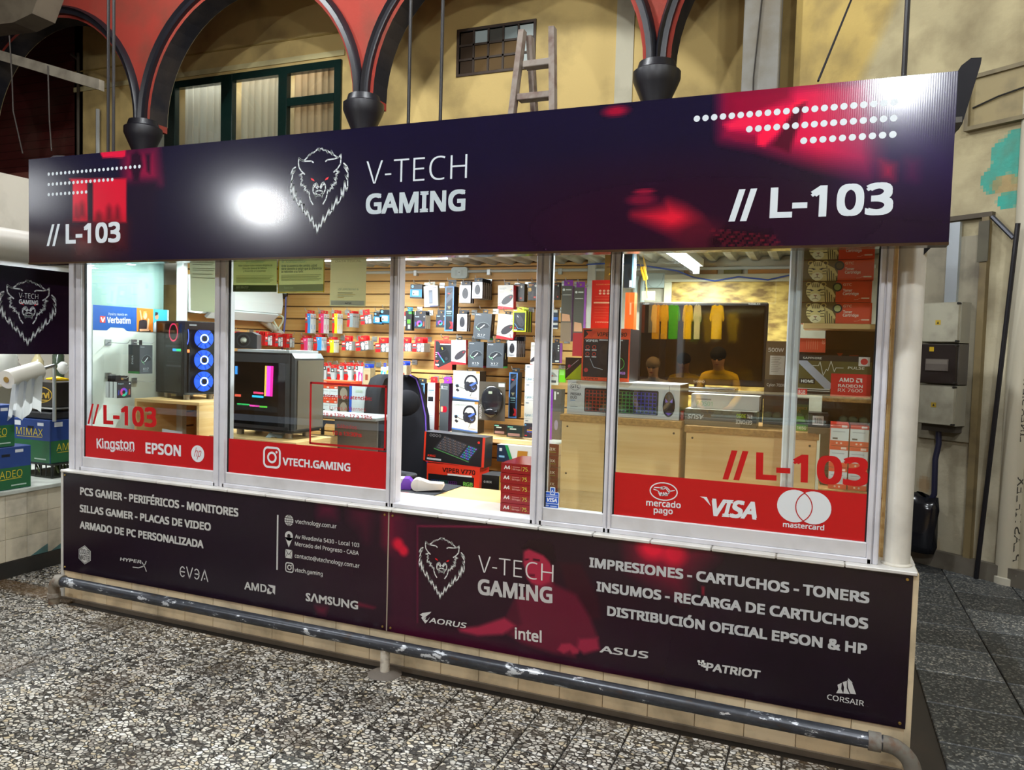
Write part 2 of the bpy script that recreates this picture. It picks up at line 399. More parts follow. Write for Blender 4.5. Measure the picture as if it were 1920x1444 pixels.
# ---------------------------------------------------------------- floor
XL, XR, YW = -4.285, 0.386, 0.055
def pebble():
    m, nt, b = newmat('pebble'); N = nt.nodes; L = nt.links
    g = N.new('ShaderNodeNewGeometry'); oi = N.new('ShaderNodeObjectInfo')
    ws = N.new('ShaderNodeVectorMath'); ws.operation = 'ADD'
    nz = N.new('ShaderNodeTexNoise'); nz.inputs['Scale'].default_value = 40; L.new(g.outputs['Position'], nz.inputs['Vector'])
    sc = N.new('ShaderNodeVectorMath'); sc.operation = 'SCALE'; sc.inputs['Scale'].default_value = .012; L.new(nz.outputs['Color'], sc.inputs[0])
    L.new(g.outputs['Position'], ws.inputs[0]); L.new(sc.outputs[0], ws.inputs[1])
    mp = N.new('ShaderNodeMapping'); mp.inputs['Scale'].default_value = (44, 60, 50); L.new(ws.outputs[0], mp.inputs['Vector'])
    v1 = N.new('ShaderNodeTexVoronoi'); v1.feature = 'DISTANCE_TO_EDGE'; v1.inputs['Scale'].default_value = 1; L.new(mp.outputs[0], v1.inputs['Vector'])
    v2 = N.new('ShaderNodeTexVoronoi'); v2.feature = 'F1'; v2.inputs['Scale'].default_value = 1; L.new(mp.outputs[0], v2.inputs['Vector'])
    sp = N.new('ShaderNodeSeparateColor'); L.new(v2.outputs['Color'], sp.inputs[0])
    cr = N.new('ShaderNodeValToRGB'); e = cr.color_ramp.elements
    e[0].position = 0; e[0].color = H('#2c2926'); e[1].position = .14; e[1].color = H('#5c564e')
    for p, c in ((.26,'#9a948a'), (.45,'#c9c4ba'), (.65,'#ddd8cd'), (.82,'#c2b293'), (.92,'#e6e3dc')):
        q = e.new(p); q.color = H(c)
    L.new(sp.outputs[0], cr.inputs[0])
    th = N.new('ShaderNodeMapRange'); th.inputs[1].default_value = .05; th.inputs[2].default_value = .17
    L.new(v1.outputs['Distance'], th.inputs[0])
    mx = N.new('ShaderNodeMix'); mx.data_type = 'RGBA'; mx.inputs[6].default_value = H('#26231f')
    L.new(th.outputs[0], mx.inputs[0]); L.new(cr.outputs[0], mx.inputs[7])
    # worn and muddy patches
    n2 = N.new('ShaderNodeTexNoise'); n2.inputs['Scale'].default_value = 3.2; n2.inputs['Detail'].default_value = 5; L.new(g.outputs['Position'], n2.inputs['Vector'])
    r2 = N.new('ShaderNodeMapRange'); r2.inputs[1].default_value = .52; r2.inputs[2].default_value = .72; r2.inputs[4].default_value = .55; L.new(n2.outputs['Fac'], r2.inputs[0])
    m2 = N.new('ShaderNodeMix'); m2.data_type = 'RGBA'; m2.inputs[7].default_value = H('#4b3c2c'); L.new(r2.outputs[0], m2.inputs[0]); L.new(mx.outputs[2], m2.inputs[6])
    # damp brown line along the wall foot
    sx = N.new('ShaderNodeSeparateXYZ'); L.new(ws.outputs[0], sx.inputs[0])
    r3 = N.new('ShaderNodeMapRange'); r3.inputs[1].default_value = -.10; r3.inputs[2].default_value = -.015; r3.inputs[4].default_value = .8; L.new(sx.outputs['Y'], r3.inputs[0])
    l3 = N.new('ShaderNodeMath'); l3.operation = 'LESS_THAN'; l3.inputs[1].default_value = .1; L.new(sx.outputs['Y'], l3.inputs[0])
    k3 = N.new('ShaderNodeMath'); k3.operation = 'MULTIPLY'; L.new(r3.outputs[0], k3.inputs[0]); L.new(l3.outputs[0], k3.inputs[1])
    m3 = N.new('ShaderNodeMix'); m3.data_type = 'RGBA'; m3.inputs[7].default_value = H('#5a4224'); L.new(k3.outputs[0], m3.inputs[0]); L.new(m2.outputs[2], m3.inputs[6])
    hv = N.new('ShaderNodeMapRange'); hv.inputs[3].default_value = .72; hv.inputs[4].default_value = 1.15; L.new(oi.outputs['Random'], hv.inputs[0])
    vm = N.new('ShaderNodeMix'); vm.data_type = 'RGBA'; vm.blend_type = 'MULTIPLY'; vm.inputs[0].default_value = 1
    L.new(m3.outputs[2], vm.inputs[6]); L.new(hv.outputs[0], vm.inputs[7]); L.new(vm.outputs[2], b.inputs['Base Color'])
    b.inputs['Roughness'].default_value = .34
    bp = N.new('ShaderNodeBump'); bp.inputs['Strength'].default_value = .35; bp.inputs['Distance'].default_value = .004
    L.new(th.outputs[0], bp.inputs['Height']); L.new(bp.outputs[0], b.inputs['Normal'])
def slab():
    m, nt, b = newmat('slab'); N = nt.nodes; L = nt.links
    g = N.new('ShaderNodeNewGeometry'); oi = N.new('ShaderNodeObjectInfo')
    v = N.new('ShaderNodeTexVoronoi'); v.inputs['Scale'].default_value = 110; L.new(g.outputs['Position'], v.inputs['Vector'])
    sp = N.new('ShaderNodeSeparateColor'); L.new(v.outputs['Color'], sp.inputs[0])
    cr = N.new('ShaderNodeValToRGB'); e = cr.color_ramp.elements
    e[0].position = 0; e[0].color = H('#2e3133'); e[1].position = .75; e[1].color = H('#4c5052')
    q = e.new(.86); q.color = H('#7d7f7c'); q = e.new(1); q.color = H('#a8a59a')
    L.new(sp.outputs[0], cr.inputs[0])
    hv = N.new('ShaderNodeMapRange'); hv.inputs[3].default_value = .45; hv.inputs[4].default_value = 1.25; L.new(oi.outputs['Random'], hv.inputs[0])
    vm = N.new('ShaderNodeMix'); vm.data_type = 'RGBA'; vm.blend_type = 'MULTIPLY'; vm.inputs[0].default_value = 1
    L.new(cr.outputs[0], vm.inputs[6]); L.new(hv.outputs[0], vm.inputs[7]); L.new(vm.outputs[2], b.inputs['Base Color'])
    b.inputs['Roughness'].default_value = .5
pebble(); slab()
m = MB(); m.box((-14,-9,-.12), (6,8,-.012), '#2a2520'); floor = struct(m.build('floor', 'dirty'))
def tilemesh(name, a, mat):
    m = MB(); h = a/2-.0036; e = .004
    vs = [(sx*h, sy*h, -.02) for sx, sy in ((-1,-1),(1,-1),(1,1),(-1,1))] + [(sx*h, sy*h, -e) for sx, sy in ((-1,-1),(1,-1),(1,1),(-1,1))] + [(sx*(h-e), sy*(h-e), 0) for sx, sy in ((-1,-1),(1,-1),(1,1),(-1,1))]
    fs = [(8,9,10,11)] + [(i,(i+1)%4,(i+1)%4+4,i+4) for i in range(4)] + [(i+4,(i+1)%4+4,(i+1)%4+8,i+8) for i in range(4)]
    m.add(vs, fs, '#888888'); return m.mesh(name, mat)
def project(p):
    q = Vector(p)-CP; z = q.dot(CF)
    return (960+FPX*q.dot(CR)/z, 722+FPX*q.dot(CD)/z, z) if z > .1 else (9e9, 9e9, 1)
TP = .205; cand = []
for i in range(-70, 30):
    for j in range(-40, 30):
        x, y = -1.303+TP*(i+.5), -.27+TP*(j+.5)
        if x > .535 or (x > XL+.05 and y > .02): continue
        if x < -4.97 and y > -3: continue
        u, v, z = project((x, y, 0))
        if -60 < u < 1980 and 700 < v < 1540: cand.append((z, x, y))
cand.sort(); tm = tilemesh('tile', TP, 'pebble')
for z, x, y in cand[:300]:
    o = bpy.data.objects.new('tile', tm); COL.objects.link(o); o.parent = floor; o.location = (x, y, 0)
rest = MB(); h = TP/2-.003
for z, x, y in cand[300:]: rest.add([(x-h,y-h,0),(x+h,y-h,0),(x+h,y+h,0),(x-h,y+h,0)], [(0,1,2,3)], '#888888')
if rest.v: rest.build('far_tiles', 'pebble', floor)['kind'] = 'stuff'
# the plain strip of floor in front of everything the tiles leave (behind the viewer)
m = MB(); m.add([(-9,-8.8,-.006),(5.5,-8.8,-.006),(5.5,-1.6,-.006),(-9,-1.6,-.006)], [(0,1,2,3)], '#888888'); m.build('walkway_paving', 'pebble', floor)
sm = tilemesh('slab_tile', .41, 'slab')
for i in range(0, 6):
    for j in range(-4, 11):
        x, y = .535+.41*(i+.5), -.475+.41*(j+.5)
        u, v, zz = project((x, y, 0))
        if u < 2050 and v < 1700:
            o = bpy.data.objects.new('slab_tile', sm); COL.objects.link(o); o.parent = floor; o.location = (x, y, 0)

# ---------------------------------------------------------------- kiosk shell
YB, XI = 1.85, -4.12            # inner back wall, inner left wall
m = MB()
m.box((XL, .014, -.01), (XR, .10, .785), '#cbb693')
base = struct(m.build('wall_front', 'dirty'))
for k in range(-30, 12):        # cream skirting tiles below the printed panels
    x0, x1 = -1.662+.2045*k, -1.662+.2045*(k+1)
    a, b_ = max(x0, XL+.02)+.0012, min(x1, XR-.004)-.0012
    if b_-a < .02: continue
    t = MB(); t.bbox((a, .002, .012), (b_, .016, .2), random.choice(['#d9c4a0','#d4bd98','#dcc8a6']), .0015)
    t.build('tile', 'dirty', base)
t = MB(); t.box((XL, -.012, -.01), (XR+.003, .014, .014), '#6a5f52'); t.build('floor_joint_strip', 'dirty', base)
t = MB(); t.box((XL-.002, -.006, 0), (XL+.018, .1, .79), '#c9c6be'); t.build('edge_trim', 'alu', base)
t = MB(); t.box((XR-.02, -.003, 0), (XR+.004, .1, .79), '#cdbb9a'); t.build('edge_trim', 'dirty', base)
m = MB(); m.box((XR-.07, .1, 0), (XR, 1.95, .785), '#cbb693'); struct(m.build('wall_right', 'dirty'))
m = MB(); m.box((XL, .1, 0), (XL+.06, 1.95, .785), '#c9c6be'); struct(m.build('wall_left', 'dirty'))
# white sill on top of the base: one ledge tile after another
sill = MB(); sill.box((XL, .02, .783), (XR, .42, .797), '#cfcabd'); sill = struct(sill.build('trim_1', 'alu'))
for k in range(18):
    a, b_ = XL+.0+k*(XR-XL)/18+.002, XL+(k+1)*(XR-XL)/18-.002
    t = MB(); t.bbox((a, -.014, .786), (b_, .13, .801), random.choice(['#d2d0cb','#c9c6bf','#d8d6d0']), .003); t.build('ledge_tile', 'alu', sill)
t = MB(); t.bbox((XR-.05, .12, .786), (XR+.002, 1.0, .801), '#d2d0cb', .003); t.build('ledge_tile', 'alu', sill)

# window frames
FW = Fr((0, YW, 0))
def wx(px, py=700): return FW.px(px, py)[0]
alu = '#d2d2d9'
ZT = 2.14
def post(mb, x0, x1, y0=.03, y1=.10, z0=.80, z1=ZT, grooves=1):
    mb.bbox((x0, y0+.012, z0), (x1, y1, z1), alu, .003)
    n = 2
    for i in range(n):
        a = x0+(x1-x0)*(i+.12)/n; b_ = x0+(x1-x0)*(i+.88)/n
        mb.bbox((a, y0, z0), (b_, y0+.03, z1), alu, .003)
WPX = dict(p0=(134,160), p1=(405.5,429), p2=(731,748), p3=(1002.5,1028.7), p4=(1141,1157.5), p5=(1640,1664))
WX = {k: (wx(a), wx(b)) for k, (a, b) in WPX.items()}
panes = [('p0','p1'), ('p1','p2'), ('p2','p3'), ('p3','p4'), ('p4','p5')]
names = ['window_%d' % (i+1) for i in range(5)]
WIN = []
for i, (a, b) in enumerate(panes):
    x0, x1 = WX[a][1], WX[b][0]
    m = MB(); m.bbox((x0-.02, .03, .80), (x1+.02, .115, .823), alu, .003)
    m.bbox((x0-.02, .03, 2.08), (x1+.02, .115, ZT), alu, .003)
    w = struct(m.build(names[i], 'alu')); WIN.append(w)
    if i != 2:
        m = MB(); m.bbox((x0-.004, .038, .822), (x1+.004, .075, .884), '#cfcfd2', .003); m.build('bottom_rail', 'alu', w)
        m = MB(); m.box((x0-.003, YW-.003, .88), (x1+.003, YW+.003, 2.09), '#ffffff'); m.build('pane', 'glass', w)
        m = MB(); m.box((x0, YW-.006, .883), (x0+.006, YW+.006, 2.08), '#17181a'); m.box((x1-.006, YW-.006, .883), (x1, YW+.006, 2.08), '#17181a'); m.build('rubber_seal', 'matte', w)
for k, (x0, x1) in WX.items():
    m = MB(); post(m, x0, x1); m.build('mullion', 'alu', WIN[min(int(k[1]), 4)])
# rear sash stile seen through the last pane
a, b_ = Fr((0,.105,0)).px(1472, 700)[0], Fr((0,.105,0)).px(1497, 700)[0]
m = MB(); post(m, a, b_, .085, .125, .82, 2.1); m.build('rear_stile', 'alu', WIN[4])
# white round corner column
c = onY(1699.5, 700, .085)
m = MB(); m.cyl((c.x, .085, .80), (c.x, .085, 2.3), .049, '#d9d6cc', 28); m.lathe((c.x,.085,.80), [(.057,0),(.057,.006),(.049,.012)], '#cfcabd', 28)
m.box((c.x-.045,.09,.8),(c.x+.04,.13,2.3),'#cfccc2')
struct(m.build('trim_2', 'alu', smooth=True))
# upper band and roof
m = MB(); m.box((XL, .03, ZT), (XR, .11, 2.5), '#50483e'); struct(m.build('wall_band_upper', 'dirty')).name = 'trim_3'
def corrugated(name, x0, x1, y0, y1, z, col, mat, pitch=.13, amp=.016):
    m = MB(); n = int((x1-x0)/pitch*8); vs = []; fs = []
    for i in range(n+1):
        x = x0+(x1-x0)*i/n; ph = ((x-x0)/pitch) % 1
        zz = z + amp*max(-1, min(1, 2.2*math.sin(6.283*ph)))
        vs += [(x, y0, zz), (x, y1, zz-.02)]
    fs = [(2*i, 2*i+2, 2*i+3, 2*i+1) for i in range(n)]
    return m.add(vs, fs, col).build(name, mat)
struct(corrugated('ceiling', XL, XR, .11, 2.0, 2.255, '#b3b3a6', 'dirty'))
m = MB(); m.box((XL-.05,-.1,2.48),(XR+.05,2.0,2.5),'#5b5750'); struct(m.build('trim_4', 'dirty'))

# interior walls: slat boards
def wood(name, c1, c2, scale=(1,40,40), rough=.45):
    m, nt, b = newmat(name); N = nt.nodes; L = nt.links
    g = N.new('ShaderNodeNewGeometry'); mp = N.new('ShaderNodeMapping'); mp.inputs['Scale'].default_value = scale
    L.new(g.outputs['Position'], mp.inputs['Vector'])
    n = N.new('ShaderNodeTexNoise'); n.inputs['Scale'].default_value = 1.0; n.inputs['Detail'].default_value = 5; L.new(mp.outputs[0], n.inputs['Vector'])
    r = N.new('ShaderNodeValToRGB'); r.color_ramp.elements[0].position = .3; r.color_ramp.elements[1].position = .7
    r.color_ramp.elements[0].color = H(c1); r.color_ramp.elements[1].color = H(c2)
    L.new(n.outputs['Fac'], r.inputs[0]); L.new(r.outputs[0], b.inputs['Base Color']); b.inputs['Roughness'].default_value = rough
wood('maple', '#cf9f58', '#dcb170', (1.5, 1.5, 60)); wood('beech', '#d7ae70', '#e3c289', (2, 2, 45), .4); wood('chip', '#8a6230', '#b98a48', (60, 60, 90), .7)
XBR = onY(1100, 620, YB).x      # right end of the slat wall
wb = struct(MB().box((XI-.05, YB+.012, 0), (XBR, YB+.05, 2.25), '#6b4a22').build('wall_back', 'dirty'))
wl = struct(MB().box((XI-.05, .80, 0), (XI-.012, YB+.05, 2.25), '#6b4a22').build('wall_inner_left', 'dirty')); wl.name = 'wall_side'
z0 = onY(870, 577+.0, YB).z
for k in range(-17, 6):
    za, zb = z0+.1*k+.005, z0+.1*(k+1)-.005
    if zb < .05: continue
    zb = min(zb, 2.235)
    if zb-za < .02: continue
    m = MB(); m.bbox((XI, YB, za), (XBR, YB+.013, zb), '#d9a760', .003); m.build('slat', 'maple', wb)
    m = MB(); m.bbox((XI-.013, .80, za), (XI, YB, zb), '#d9a760', .003); m.build('slat', 'maple', wl)
m = MB(); m.bbox((XBR, YB-.03, 0), (XBR+.055, YB+.03, 2.25), '#d7d6c6', .004); struct(m.build('trim_5', 'alu'))
m = MB(); m.bbox((XI-.03, .755, .75), (XI+.03, .80, 2.25), '#d3d6d2', .004); struct(m.build('trim_6', 'alu'))
m = MB(); m.box((XBR+.055, YB, 0), (XR, YB+.06, 2.25), '#bdb9a4'); struct(m.build('wall_rear_right', 'plaster')).name = 'wall_rear'
m = MB(); m.box((XI-.1, .1, .02), (XR-.07, YB, .03), '#6d665c'); struct(m.build('floor_inner', 'dirty')).name = 'floor_kiosk'
# left glazed side above the white display board
m = MB(); m.box((XL+.03, .11, 1.80), (XL+.036, .755, 2.2), '#ffffff'); w6 = struct(m.build('window_6', 'glass'))
m = MB(); m.box((XL+.012, .11, .8), (XL+.02, .755, 2.2), '#9fb4b2'); struct(m.build('wall_glazing_left', 'plastic')).name = 'wall_side_left'
# ---------------------------------------------------------------- fascia sign
def signmat(name, rough, coat, stripe, depth):
    m, nt, b = newmat(name); N = nt.nodes; L = nt.links
    a = N.new('ShaderNodeAttribute'); a.attribute_name = 'Col'; L.new(a.outputs['Color'], b.inputs['Base Color'])
    b.inputs['Roughness'].default_value = rough; b.inputs['Specular IOR Level'].default_value = .35
    g = N.new('ShaderNodeNewGeometry')
    w = N.new('ShaderNodeTexWave'); w.bands_direction = 'X'; w.inputs['Scale'].default_value = stripe; w.inputs['Distortion'].default_value = .4
    L.new(g.outputs['Position'], w.inputs['Vector'])
    n = N.new('ShaderNodeTexNoise'); n.inputs['Scale'].default_value = 3.0; L.new(g.outputs['Position'], n.inputs['Vector'])
    ad = N.new('ShaderNodeMath'); ad.operation = 'MULTIPLY_ADD'; ad.inputs[1].default_value = .12; L.new(w.outputs['Fac'], ad.inputs[0]); L.new(n.outputs['Fac'], ad.inputs[2])
    bp = N.new('ShaderNodeBump'); bp.inputs['Strength'].default_value = depth; bp.inputs['Distance'].default_value = .01
    L.new(ad.outputs[0], bp.inputs['Height']); L.new(bp.outputs[0], b.inputs['Normal'])
signmat('signboard', .15, .0, 42, .018); signmat('panelboard', .22, .0, 9, .03)
FS = Fr((0, -.2, 0))
SX0, SX1, SZ0, SZ1 = -4.296, .402, 2.031, 2.631
cA = crop(50, 270, 4.14); cB = crop(1280, 0, 3); cC = crop(1040, 140, 4.375)
def P(fr, c, pts): return [fr.px(*c(x, y)) for x, y in pts]
def signart(U, V):
    C = np.zeros(U.shape+(3,))+np.array((15, 13, 34.))
    t = np.clip((U-SX0)/(SX1-SX0), 0, 1); h = (V-SZ0)/(SZ1-SZ0)
    C = C + np.stack([6*(1-h)*1, 0*h, 4*h], -1)
    C = mixc(C, np.clip(1-t/.22, 0, 1)*np.clip(1-h/.45, 0, 1), (46, 22, 20))
    C = mixc(C, emask(U, V, -.55, 2.15, .9, .22, 1.0)*.5, (44, 8, 24))
    s = .02
    def pm(c, pts, col, soft=.012, k=1.0):
        nonlocal C
        C = mixc(C, pmask(U, V, P(FS, c, pts), soft)*k, col)
    pm(cA, [(750,55),(1010,30),(1040,300),(755,305)], (120, 14, 52), .05)
    pm(cA, [(800,180),(812,80),(855,55),(890,90),(900,170),(885,210),(870,290),(830,290),(815,215)], (34, 10, 32), .012)
    pm(cA, [(925,80),(960,75),(958,230),(935,210)], (30, 10, 32), .012)
    pm(cA, [(775,310),(1010,290),(1010,800),(775,820)], (24, 14, 34), .03)
    pm(cA, [(570,66),(770,48),(765,95),(740,106),(590,108)], (205, 22, 58), .006)
    pm(cA, [(330,270),(775,268),(775,610),(357,600),(357,300)], (196, 22, 48), .008)
    pm(cA, [(470,300),(514,298),(514,620),(475,600)], (34, 22, 36), .006)
    for x, y, w_, hh in ((385,510,20,70),(430,490,28,80),(560,560,40,70),(640,520,32,90),(705,520,26,80)):
        pm(cA, [(x-w_,y+hh),(x-w_*.5,y-hh*.3),(x,y-hh*.5),(x+w_*.6,y-hh*.2),(x+w_,y+hh)], (84, 16, 30), .02, .8)
    pm(cA, [(330,640),(775,610),(770,800),(400,840)], (120, 26, 24), .06, .55)
    pm(cA, [(500,690),(650,640),(690,800),(520,830)], (40, 16, 18), .03, .8)
    # right: red room with a monitor, mouse glow, keyboard
    pm(cB, [(235,510),(420,478),(760,450),(1080,420),(1090,900),(1040,978),(690,886),(420,800),(235,765)], (200, 14, 66), .05)
    pm(cB, [(1000,380),(1560,380),(1560,1000),(1040,980)], (38, 14, 82), .16, .75)
    pm(cB, [(240,500),(620,470),(610,560),(420,640),(240,660)], (110, 8, 40), .02, .8)
    pm(cB, [(232,700),(330,660),(560,600),(540,640),(420,720),(260,730)], (215, 30, 70), .012)
    pm(cB, [(240,745),(420,770),(415,800),(300,790)], (120, 14, 48), .01)
    pm(cB, [(420,760),(650,560),(700,560),(460,825),(420,815)], (228, 24, 66), .008)
    pm(cB, [(500,820),(640,600),(690,580),(600,860)], (70, 6, 30), .01)
    pm(cB, [(1115,905),(1195,925),(1190,1012),(1120,1000)], (150, 14, 60), .02, .8)
    pm(cB, [(1260,900),(1320,910),(1310,1010),(1270,1000)], (96, 10, 66), .03, .6)
    m_ = pmask(U, V, P(FS, cC, [(650,1150),(905,1092),(930,1050),(1060,1100),(1180,1180),(1260,1300),(1100,1340),(880,1250)]), .035)
    C = mixc(C, m_, (196, 26, 48))
    C = mixc(C, emask(U, V, *FS.px(*cC(1180,1330)), .10, .07, .8)*.9, (60, 14, 30))
    C = mixc(C, emask(U, V, *FS.px(*cC(735,958)), .042, .010, .8), (120, 18, 44))
    C = mixc(C, emask(U, V, *FS.px(*cC(715,1025)), .058, .022, .8)*.9, (104, 16, 42))
    C = mixc(C, emask(U, V, *FS.px(*cC(500,300)), .05, .02, 1.0)*.9, (150, 12, 44))
    pm(cC, [(1280,1350),(1400,1255),(1760,1300),(1760,1420),(1280,1410)], (20, 6, 14), .02, .8)
    for r in range(4):
        for k in range(9):
            x, y = 1300-r*8+k*62+(3-r)*22, 1388-r*38+k*7
            pm(cC, [(x,y+10),(x+18,y-10),(x+52,y-4),(x+34,y+15)], (96, 18, 34), .004, .8)
    return C
def wolf_pts():
    w = []
    L = lambda *p: w.append([(p[i], p[i+1]) for i in range(0, len(p), 2)])
    L(288,262, 345,205,352,188, 385,155,378,178, 402,150, 430,130,428,142, 470,110, 505,72, 512,95, 528,68, 532,110, 540,80, 570,68, 588,98, 610,95, 632,100, 660,140, 652,105, 700,138, 730,168, 712,105, 745,165, 790,195, 815,210)
    L(288,262, 250,250, 212,218, 205,290, 212,360, 245,415, 300,470)
    L(215,228, 250,255, 290,268, 405,265, 436,288)
    L(625,270, 655,245, 760,232, 830,205, 864,160, 862,235, 855,310, 810,380, 752,436)
    L(160,360, 120,385, 86,470, 118,445, 155,400, 118,470, 92,590, 125,545, 100,600, 84,690, 95,780, 132,630, 135,870, 168,728, 165,820, 185,900, 222,972, 228,848, 252,920, 280,1065, 292,930, 290,1020, 330,1122, 335,1012, 360,1080, 394,1222, 415,1108, 428,1180, 445,1300, 475,1230, 494,1382, 525,1228, 548,1298, 590,1100, 604,1212, 682,990, 678,1102, 720,1030, 730,905, 735,1045, 800,808, 800,938, 845,880, 868,800, 868,680, 898,828, 918,570, 945,728, 966,660, 965,560, 930,480, 968,530, 970,450, 905,340, 976,408, 955,345, 905,298)
    L(270,455, 215,484, 248,490, 262,515, 242,545, 268,560, 248,590, 240,655, 285,625, 280,660, 325,655, 288,722, 335,710, 345,755, 372,735, 372,800, 390,870, 430,938)
    L(780,415, 838,432, 778,470, 800,490, 785,510, 800,545, 755,525, 785,575, 790,620, 750,590, 765,640, 710,628, 742,690, 700,680, 690,735, 658,712, 648,780, 630,850, 585,930)
    L(500,635, 482,608, 455,620, 432,655, 430,740, 455,780, 480,795, 520,800, 560,790, 600,755, 622,700, 622,640, 595,595, 570,605, 540,670)
    L(515,670, 490,632, 455,640); L(498,690, 470,660, 440,668); L(552,685, 575,640, 600,625)
    L(468,760, 475,735, 520,720, 570,728, 580,755, 555,785, 500,790, 468,760); L(470,790, 468,830, 480,800); L(560,790, 570,828, 575,785)
    eyes = [[(395,525),(440,545),(455,578),(405,560)], [(675,508),(660,545),(612,566),(630,528)]]
    return w, eyes
WOLF, EYES = wolf_pts()
cW = crop(535, 270, 8.2517)
_wu = [[FS.px(*cW(x, y)) for x, y in s] for s in WOLF]; _we = [[FS.px(*cW(x, y)) for x, y in s] for s in EYES]
_ax = [p for s in _wu for p in s]; WB = (min(p[0] for p in _ax), min(p[1] for p in _ax), max(p[0] for p in _ax), max(p[1] for p in _ax))
def wolf(mb, fr, u0, v0, u1, v1, wd, col='#c8d0d2', eye='#e01020', w=.001):
    f = lambda p: (u0+(p[0]-WB[0])/(WB[2]-WB[0])*(u1-u0), v0+(p[1]-WB[1])/(WB[3]-WB[1])*(v1-v0))
    for s in _wu: mb.stroke(fr, [f(p) for p in s], wd, col, w)
    for e in _we: mb.poly(fr, [f(p) for p in e], eye, w)
sign = MB(); sign.box((SX0, -.199, SZ0), (SX1, -.13, SZ1), '#1a1712'); sign.raster(FS, SX0, SZ0, SX1, SZ1, 560, 72, signart, .0005)
sign.box((SX0, -.204, SZ0-.004), (SX1, -.13, SZ0+.006), '#3a2a1c')
sign = tag(sign.build('shop_sign', 'signboard'), 'long dark fascia sign with wolf head logo and shop name above the kiosk windows', 'sign')
WHT = '#c3ccd2'
m = MB(); c2 = crop(640, 0, 3)
m.textpx(FS, 'V-TECH', c2(140,1038), c2(706,1004), c2(140,906), WHT, -.012, .001); m.build('shop_name_thin', 'print', sign)
m = MB(); m.textpx(FS, 'GAMING', c2(137,1206), c2(697,1186), c2(137,1092), '#aebac0', .03, .001); m.build('shop_name_bold', 'print', sign)
m = MB(); wolf(m, FS, *WB, .0065); m.build('wolf_logo', 'print', sign)
def slash(mb, fr, b, t, wd, col, w=.001):
    a, c = fr.px(*b), fr.px(*t); mb.poly(fr, [(a[0], a[1]), (a[0]+wd, a[1]), (c[0], c[1]), (c[0]-wd, c[1])], col, w)
m = MB(); slash(m, FS, cB(257,1247), cB(354,1064), .024, WHT); slash(m, FS, cB(322,1245), cB(420,1060), .024, WHT)
m.textpx(FS, 'L-103', cB(488,1228), cB(1181,1206), cB(488,1057), WHT, .028, .001); m.build('unit_number', 'print', sign)
c1 = crop(0, 0, 3)
m = MB(); slash(m, FS, c1(263,1385), c1(307,1262), .02, WHT); slash(m, FS, c1(295,1385), c1(338,1260), .02, WHT)
m.textpx(FS, 'L-103', c1(370,1372), c1(678,1362), c1(370,1262), WHT, .028, .001); m.build('unit_number', 'print', sign)
m = MB()
for a, b_, n, r in (((1306.7,222.7),(1676.7,191.7),22,.0125), ((1405,242.3),(1675.7,221.7),16,.0125), ((1507,264),(1674,252.3),10,.0125), ((91.7,326.7),(261.7,312.3),22,.0095), ((91.7,346),(210.7,336.7),16,.0095), ((91.7,365),(161.7,360),10,.0095)):
    p, q = FS.px(*a), FS.px(*b_)
    for i in range(n):
        t = i/(n-1); m = MB(); m.ell(FS, p[0]+(q[0]-p[0])*t, p[1]+(q[1]-p[1])*t, r, r, WHT, .001, 12); m.build('printed_dot', 'print', sign)

